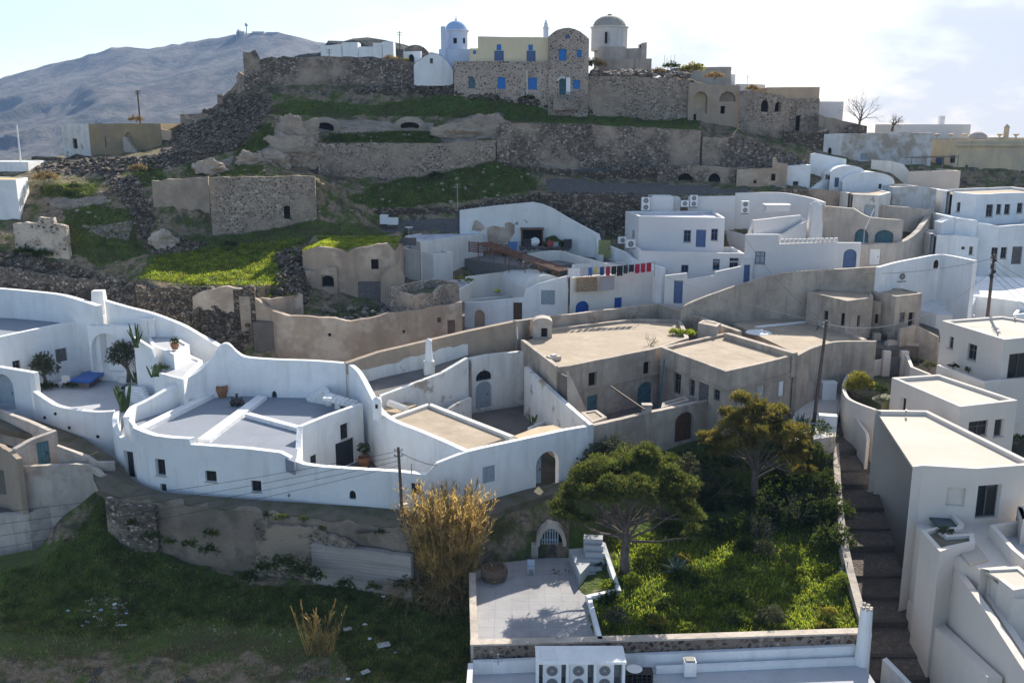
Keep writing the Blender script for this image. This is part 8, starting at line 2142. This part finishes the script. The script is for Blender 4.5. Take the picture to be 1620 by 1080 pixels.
for px, py, Y, r in [(300, 862, 61.6, .5), (330, 872, 61.4, .6), (420, 900, 61, .8), (450, 890, 61.1, .7), (475, 905, 60.8, .9), (500, 912, 60.8, .6), (545, 925, 60.5, .6), (590, 930, 60.4, .5), (240, 850, 62.3, .6), (210, 830, 63, .5), (425, 816, 62.2, .35), (445, 819, 62, .4), (480, 822, 61.9, .35), (510, 836, 61.5, .3), (600, 842, 61.2, .3), (335, 845, 62.2, .5), (270, 858, 62, .4), (390, 915, 60.8, .7), (640, 925, 60.6, .7)]:
 lumps_crown([(Q(px, py, Y), r * 1.4, r * .7, r)], cb, 60, 7, .22, .06, .2, -.4, .5)
stuff(cb.build('bank_weeds', shrub_l))
# ---- grass as stuff
def blades(nm, pts, mat, l, w, n=3):
 b = MB()
 for p in pts:
  for _ in range(n):
   d = Vector((U(-.6, .6), U(-.6, .6), 1)).normalized(); leafq(b, p + Vector((U(-.15, .15), U(-.15, .15), -.03)), d, l * U(.5, 1.2), w)
 stuff(b.build(nm, mat))
def inpolys(n, poly, f):
 x0, x1 = min(p[0] for p in poly), max(p[0] for p in poly); y0, y1 = min(p[1] for p in poly), max(p[1] for p in poly); out = []
 while len(out) < n:
  x, y = U(x0, x1), U(y0, y1)
  if inpoly(x, y, poly): out.append(f(x, y))
 return out
from mathutils.bvhtree import BVHTree
def dropper(ob):
 me = ob.data; bv = BVHTree.FromPolygons([v.co + ob.location for v in me.vertices], [p.vertices for p in me.polygons])
 o_ = Vector((0, 0, CAMZ))
 def f(px, py):
  hit = bv.ray_cast(o_, ray(px, py).normalized()); return hit[0] if hit[0] is not None else None
 return f
hd, gd, fd = dropper(hill), dropper(bpy.data.objects['garden_ground']), dropper(field)
def grow(nm, n, poly, f, mat, l, w, k=3): blades(nm, [p for p in inpolys(n, poly, f) if p is not None], mat, l, w, k)
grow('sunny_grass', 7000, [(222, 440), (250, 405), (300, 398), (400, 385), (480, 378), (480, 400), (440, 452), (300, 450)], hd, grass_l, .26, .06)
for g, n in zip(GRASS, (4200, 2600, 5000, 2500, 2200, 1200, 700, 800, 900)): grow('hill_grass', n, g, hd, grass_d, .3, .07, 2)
rt = [P(px, py, 13.6) for px, py in inpolys(2600, [(470, 392), (500, 386), (548, 396), (610, 384), (596, 372), (520, 370)], lambda a, b_: (a, b_))]
bpy.context.view_layer.update()
blades('roof_grass', [Vector((U(f[0].x, f[-1].x), 104 + U(0, 8.5), 0)) for f in [[Q(478, 398, 104.2), Q(620, 386, 104)]] for _ in range(0)] or [Vector((lerp(Q(480, 395, 104.4).x, Q(622, 392, 104.4).x, (u_ := rnd.random())), 104.2 + (v_ := rnd.random()) * 8.3, interp(480 + 142 * u_, [(478, Q(478, 398, 104.2).z), (505, Q(505, 390, 103.6).z), (548, Q(548, 399, 103.5).z), (560, Q(560, 393, 103.5).z), (590, Q(590, 388, 103.6).z), (625, Q(625, 398, 104.5).z)])[0] * (1 - v_) + (Q(478, 398, 104.2).z + .7) * v_)) for _ in range(3600)], grass_l, .24, .06)
blades('hut_roof_weeds', [P(U(415, 470), U(461, 470), 9.3) for _ in range(350)], yell_l, .25, .06)
blades('yard_weeds', [P(U(510, 600), U(488, 502), 7.3) for _ in range(500)], grass_d, .3, .06)
for k in range(34):
 px, py = U(950, 1345), U(885, 1000); p_ = gd(px, py); mt, nm2 = rnd.choice(((brite_l, 'bright green'), (yell_l, 'yellow-green'), (shrub_l, 'dark green')))
 if p_ is not None:
  r = U(.3, .7); cb = MB(); lumps_crown([(p_ + Vector((0, 0, r * .3)), r * 1.2, r, r * .8)], cb, 60, 7, .2, .07, .3, -.3, .6); tag(cb.build('weed_clump', mt), '%s weed clump among the garden weeds, like others of its colour there' % nm2, 'weeds', '%s weed clumps in the garden' % nm2)
UB = [(1095, 730, 0), (1120, 765, -.8), (1160, 745, -.3), (1165, 800, -2), (1215, 735, -.1), (1235, 790, -1.6), (1265, 770, -1), (1285, 815, -2.2), (1210, 815, -2.3), (1085, 775, -1.2), (1110, 790, -1.8), (1280, 700, .4), (1240, 715, .2), (1140, 720, 0), (1300, 760, -1), (1312, 815, -2.1), (1316, 865, -2.8), (1245, 838, -2.7), (1180, 838, -2.7), (1120, 845, -2.9), (1062, 842, -2.8)]
for px, py, z in UB:
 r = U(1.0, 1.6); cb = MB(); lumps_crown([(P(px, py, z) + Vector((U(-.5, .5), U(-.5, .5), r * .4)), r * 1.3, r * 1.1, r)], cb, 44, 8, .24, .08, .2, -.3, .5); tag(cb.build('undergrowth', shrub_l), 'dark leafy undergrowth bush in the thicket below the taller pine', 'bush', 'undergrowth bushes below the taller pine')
grow('garden_grass', 9500, [(935, 1005), (932, 948), (978, 925), (965, 850), (1100, 830), (1322, 800), (1362, 1000)], gd, leafmat('garden_weeds', [(.07, .12, .025), (.13, .20, .035), (.22, .28, .05), (.36, .36, .08), (.06, .10, .025)], .6), .34, .07, 3)
grow('field_grass', 15000, [(0, 905), (60, 895), (160, 800), (260, 885), (400, 930), (640, 925), (745, 930), (745, 1080), (560, 1080), (520, 1000), (300, 985), (200, 1010), (0, 1000)], fd, leafmat('field_weeds', [(.09, .14, .04), (.13, .18, .055), (.17, .21, .065), (.23, .2, .095)], .45), .3, .06, 3)
grow('dry_stalks', 5200, [(0, 300), (240, 260), (420, 170), (900, 150), (1100, 190), (900, 300), (700, 345), (480, 440), (240, 460), (0, 470)], hd, dry_l, .38, .04, 2)
grow('field_weeds', 2600, [(0, 980), (300, 960), (740, 990), (740, 1080), (0, 1080)], fd, dry_l, .3, .05, 2)
b = MB()
for g, n in zip(RUBB, (900, 900, 260, 200, 260, 260, 120)):
 for p in inpolys(n, g, hd):
  if p is not None: b.blob(p, U(.14, .5), (U(.8, 1.4), U(.8, 1.2), U(.6, 1)), 1, .6, U(0, 99))
stuff(b.build('rubble_stones', dark_rub))
b = MB()
for p in inpolys(260, [(200, 270), (600, 200), (850, 260), (800, 310), (560, 340), (240, 390), (60, 330)], hd):
 if p is not None: b.blob(p, U(.08, .28), (1.2, 1, .8), 1, .6, U(0, 99))
for p in inpolys(160, [(170, 800), (240, 880), (400, 930), (600, 1000), (730, 1060), (100, 960)], fd):
 if p is not None: b.blob(p, U(.04, .1), (1.2, 1, .7), 1, .6, U(0, 99))
stuff(b.build('loose_stones', tuff))
# ================================================================ POLES, CABLES, LITTER
def upole(label, base, top, arms=2, r=.14):
 h = thing('utility_pole', base, label, 'pole')
 b = MB(); b.tube([base - Vector((0, 0, .6)), lerp(base, top, .5), top], [r, r * .85, r * .7], 9); b.build('pole', polewood, h)
 b = MB()
 for k in range(arms):
  z = top.z - .25 - .38 * k; b.tube([Vector((top.x - .28, top.y, z)), Vector((top.x + .28, top.y, z))], .035, 5)
  for s_ in (-.26, .26): b.lathe([(.05, 0), (.06, .07), (.03, .14)], (top.x + s_, top.y, z), 6)
 b.build('insulators', metal, h)
 return h
p1b, p1t = Q(640, 872, 62.0), Q(630, 707, 62.0)
h = upole('weathered wooden utility pole rising from the mud bank by the reeds', p1b, p1t)
b = MB(); q = lerp(p1b, p1t, .45); b.lathe([(.02, 0), (.16, .05), (.2, .16)], q + Vector((.3, -.1, 0)), 10); b.build('lamp', acwhite, h)
p2b, p2t = P(1287, 668, 1.6), Q(1308, 507, P(1287, 668, 1.6).y)
upole('tall leaning wooden utility pole at the street corner below the beige roofs', p2b, p2t, 2, .17)
p3b, p3t = Q(1562, 503, 90), Q(1573, 402, 90)
h = upole('wooden utility pole with a thick bundle of cables at the right edge', p3b, p3t, 4, .17)
b = MB()
for k in range(9): b.blob(p3t + Vector((U(-.2, .2), -.1, -U(.3, 2.6))), .14, (1, 1, 1.3), 1, .4, k)
b.build('cable_bundle', cable_m, h)
p4b, p4t = Q(1367, 385, 106), Q(1383, 333, 106)
def thinpole(label, a, c, r=.05, mat=metal): tag(MBtube([a, c], r).build('pole', mat), label, 'pole')
def MBtube(pts, r): b = MB(); b.tube(pts, r, 5); return b
thinpole('thin white slanting pole in front of the stepped cement wall', Q(1369, 362, 108), Q(1383, 330, 108), .06, acwhite)
thinpole('thin upright rusty post under the white slanting pole', Q(1366, 386, 108), Q(1368, 360, 108), .06)
thinpole('slim pale post at the corner of the sloping street wall', Q(819, 536, 86.5), Q(818, 517, 86.5), .06, acwhite)
thinpole('thin grey post on the front wall of the small court', Q(651, 764, 64.7), Q(651, 733, 64.7), .04)
def cable(label, a, c, sag, r=.018, mat=None, group=None, nm='cable'):
 pts = [lerp(a, c, i / 14) - Vector((0, 0, sag * 4 * (i / 14) * (1 - i / 14))) for i in range(15)]
 b = MB(); b.tube(pts, r, 4, cap=False); tag(b.build(nm, mat or cable_m), label, 'cable', group)
for k, (py, lab) in enumerate(((770, 'uppermost of the thin wires fanning left from the reed-side pole'), (784, 'second thin wire fanning left from the reed-side pole'), (800, 'third thin wire fanning left from the reed-side pole'), (815, 'lowest of the thin wires fanning left from the reed-side pole'))):
 cable(lab, p1t - Vector((0, 0, .3 + .35 * k)), Q(-200, 830 + 22 * k, 52), .5, .014, None, 'wires left of the pole by the reeds')
cable('black cable sagging from the reed-side pole to the neighbour house front', p1t - Vector((0, 0, .3)), Q(735, 735, 65.6), .5, .025)
cable('drooping cable along the neighbour house front', Q(735, 735, 65.4), Q(800, 706, 67.2), .45, .02)
cable('cable drop beside the meter box on the neighbour house', Q(800, 706, 67.2), Q(797, 746, 67.4), 0, .02)
cable('pale cable crossing from the street corner pole to the right edge pole', p2t - Vector((0, 0, .3)), p3t - Vector((0, 0, 1.6)), 2.2, .03, cable_l)
cable('thin wire from the street corner pole up to the blue arch house', p2t - Vector((0, 0, .2)), Q(1050, 436, 103), .4, .016, cable_l)
cable('thin wire from the street corner pole to the lilac-white wing', p2t - Vector((0, 0, .2)), Q(1180, 378, 104), .8, .016)
for k in range(4): cable(['top cable', 'second cable', 'third cable', 'bottom cable'][k] + ' running right from the right edge pole', p3t - Vector((0, 0, .5 + .5 * k)), Q(1760, 500 + 28 * k, 70), .5, .022, None, 'cables right of the right edge pole')
cable('wire from the right edge pole across the low white house', p3t - Vector((0, 0, .4)), Q(1300, 428, 101), .8, .016)
h = thing('plastic_chair', P(838, 905, -3.75), 'small pale blue plastic chair on the shaded terrace', 'chair'); q = P(840, 906, -3.75); pc = flat('pale_blue_plastic', (.4, .45, .55), .5)
b = MB(); b.box(q + Vector((0, 0, .42)), (.5, .48, .05)); b.build('seat', pc, h); b = MB(); b.box(q + Vector((0, .24, .42)), (.5, .05, .5)); b.build('backrest', pc, h)
for sx_ in (-.21, .21):
 for sy_ in (-.2, .2): b = MB(); b.box(q + Vector((sx_, sy_, 0)), (.05, .05, .42)); b.build('leg', pc, h)
h = thing('stone_tub', P(781, 918, -3.75), 'round brown stone tub full of dry weeds at the back of the terrace', 'tub'); q = P(782, 915, -3.75)
b = MB(); b.lathe([(.85, 0), (.95, .5), (.9, .85), (.7, .9), (.65, .7)], q, 14); b.build('tub', flat('brown_stone_tub', (.17, .115, .08), .9, var=.4), h); b = MB()
for k in range(40): leafq(b, q + Vector((U(-.5, .5), U(-.5, .5), .6)), (rdir() + Vector((0, 0, 1))).normalized(), .5, .05)
b.build('weeds', dry_l, h)
b = MB()
for k in range(26): leafq(b, P(U(872, 905), U(900, 910), -3.72), rdir(), .4, .08)
stuff(b.build('leaf_litter', brownwood))
b = MB()
for k in range(60): b.blob(P(U(932, 955), U(925, 938), -3.7), U(.04, .1), (1, 1, .6), 1, .3, k)
stuff(b.build('gravel_heap', flat('sandy_gravel', (.35, .25, .17), var=.3)))
lm = [acwhite, flat('pale_blue_plastic_sheet', (.35, .5, .62), .5), flat('dirty_white_board', (.5, .5, .47), .8, var=.2), flat('brown_board', (.25, .17, .1), .9, var=.2)]
LIT = [(108, 968, 0, 1, .35, 'small blue-white scrap at the far left of the field'), (160, 967, 0, 1, .45, 'pale blue sheet scrap on the rubbish heap in the field'), (200, 972, 0, 1, .4, 'bright blue scrap at the right side of the rubbish heap'), (192, 991, 1, 2, 1.2, 'long white board lying below the rubbish heap'), (150, 977, 0, 0, .3, 'white scrap left on the rubbish heap'), (137, 985, 0, 1, .25, 'tiny blue scrap below the rubbish heap'), (182, 957, 0, 0, .4, 'white scrap at the top of the rubbish heap'), (577, 990, 0, 0, .45, 'white bag on the dark ground left of the golden reeds'), (607, 1022, 1, 2, 1.3, 'crumpled white sheet below the golden reeds'), (585, 1012, 0, 0, .4, 'white scrap left of the crumpled sheet'), (578, 1065, 1, 2, .9, 'pale square board near the bottom edge of the field'), (551, 1076, 0, 0, .4, 'white round scrap at the bottom edge of the field'), (550, 997, 1, 2, .9, 'grey board behind the small reed clump'), (625, 1034, 0, 1, .3, 'small pale scrap right of the crumpled sheet'), (648, 918, 0, 0, .7, 'white rag among the fallen reeds, upper one'), (652, 930, 0, 1, .6, 'bluish rag among the fallen reeds'), (686, 940, 0, 0, .6, 'white rag at the right of the fallen reeds'), (607, 945, 0, 0, .4, 'pale scrap at the left tip of the fallen reeds'), (185, 950, 0, 3, .5, 'brown scrap beside the rubbish heap')]
for k, (px, py, flat_, mi, s_, lab) in enumerate(LIT):
 q = fd(px, py) or P(px, py, -6.3); b = MB(); s_ *= .62
 if flat_: b.box(q + Vector((0, 0, .1)), (s_, s_ * (.22 if k == 3 else .7), .06), U(0, 1))
 else: b.blob(q + Vector((0, 0, .12)), s_ * .5, (1.2, 1, .45), 2, .6, k)
 tag(b.build('litter', lm[mi]), lab, 'litter', 'litter in the field')
b = MB()
for k in range(70):
 p_ = fd(U(130, 205), U(945, 990))
 if p_ is not None: b.blob(p_, U(.05, .16), (1.2, 1, .6), 1, .5, k)
stuff(b.build('rubbish_heap', cement_lt))
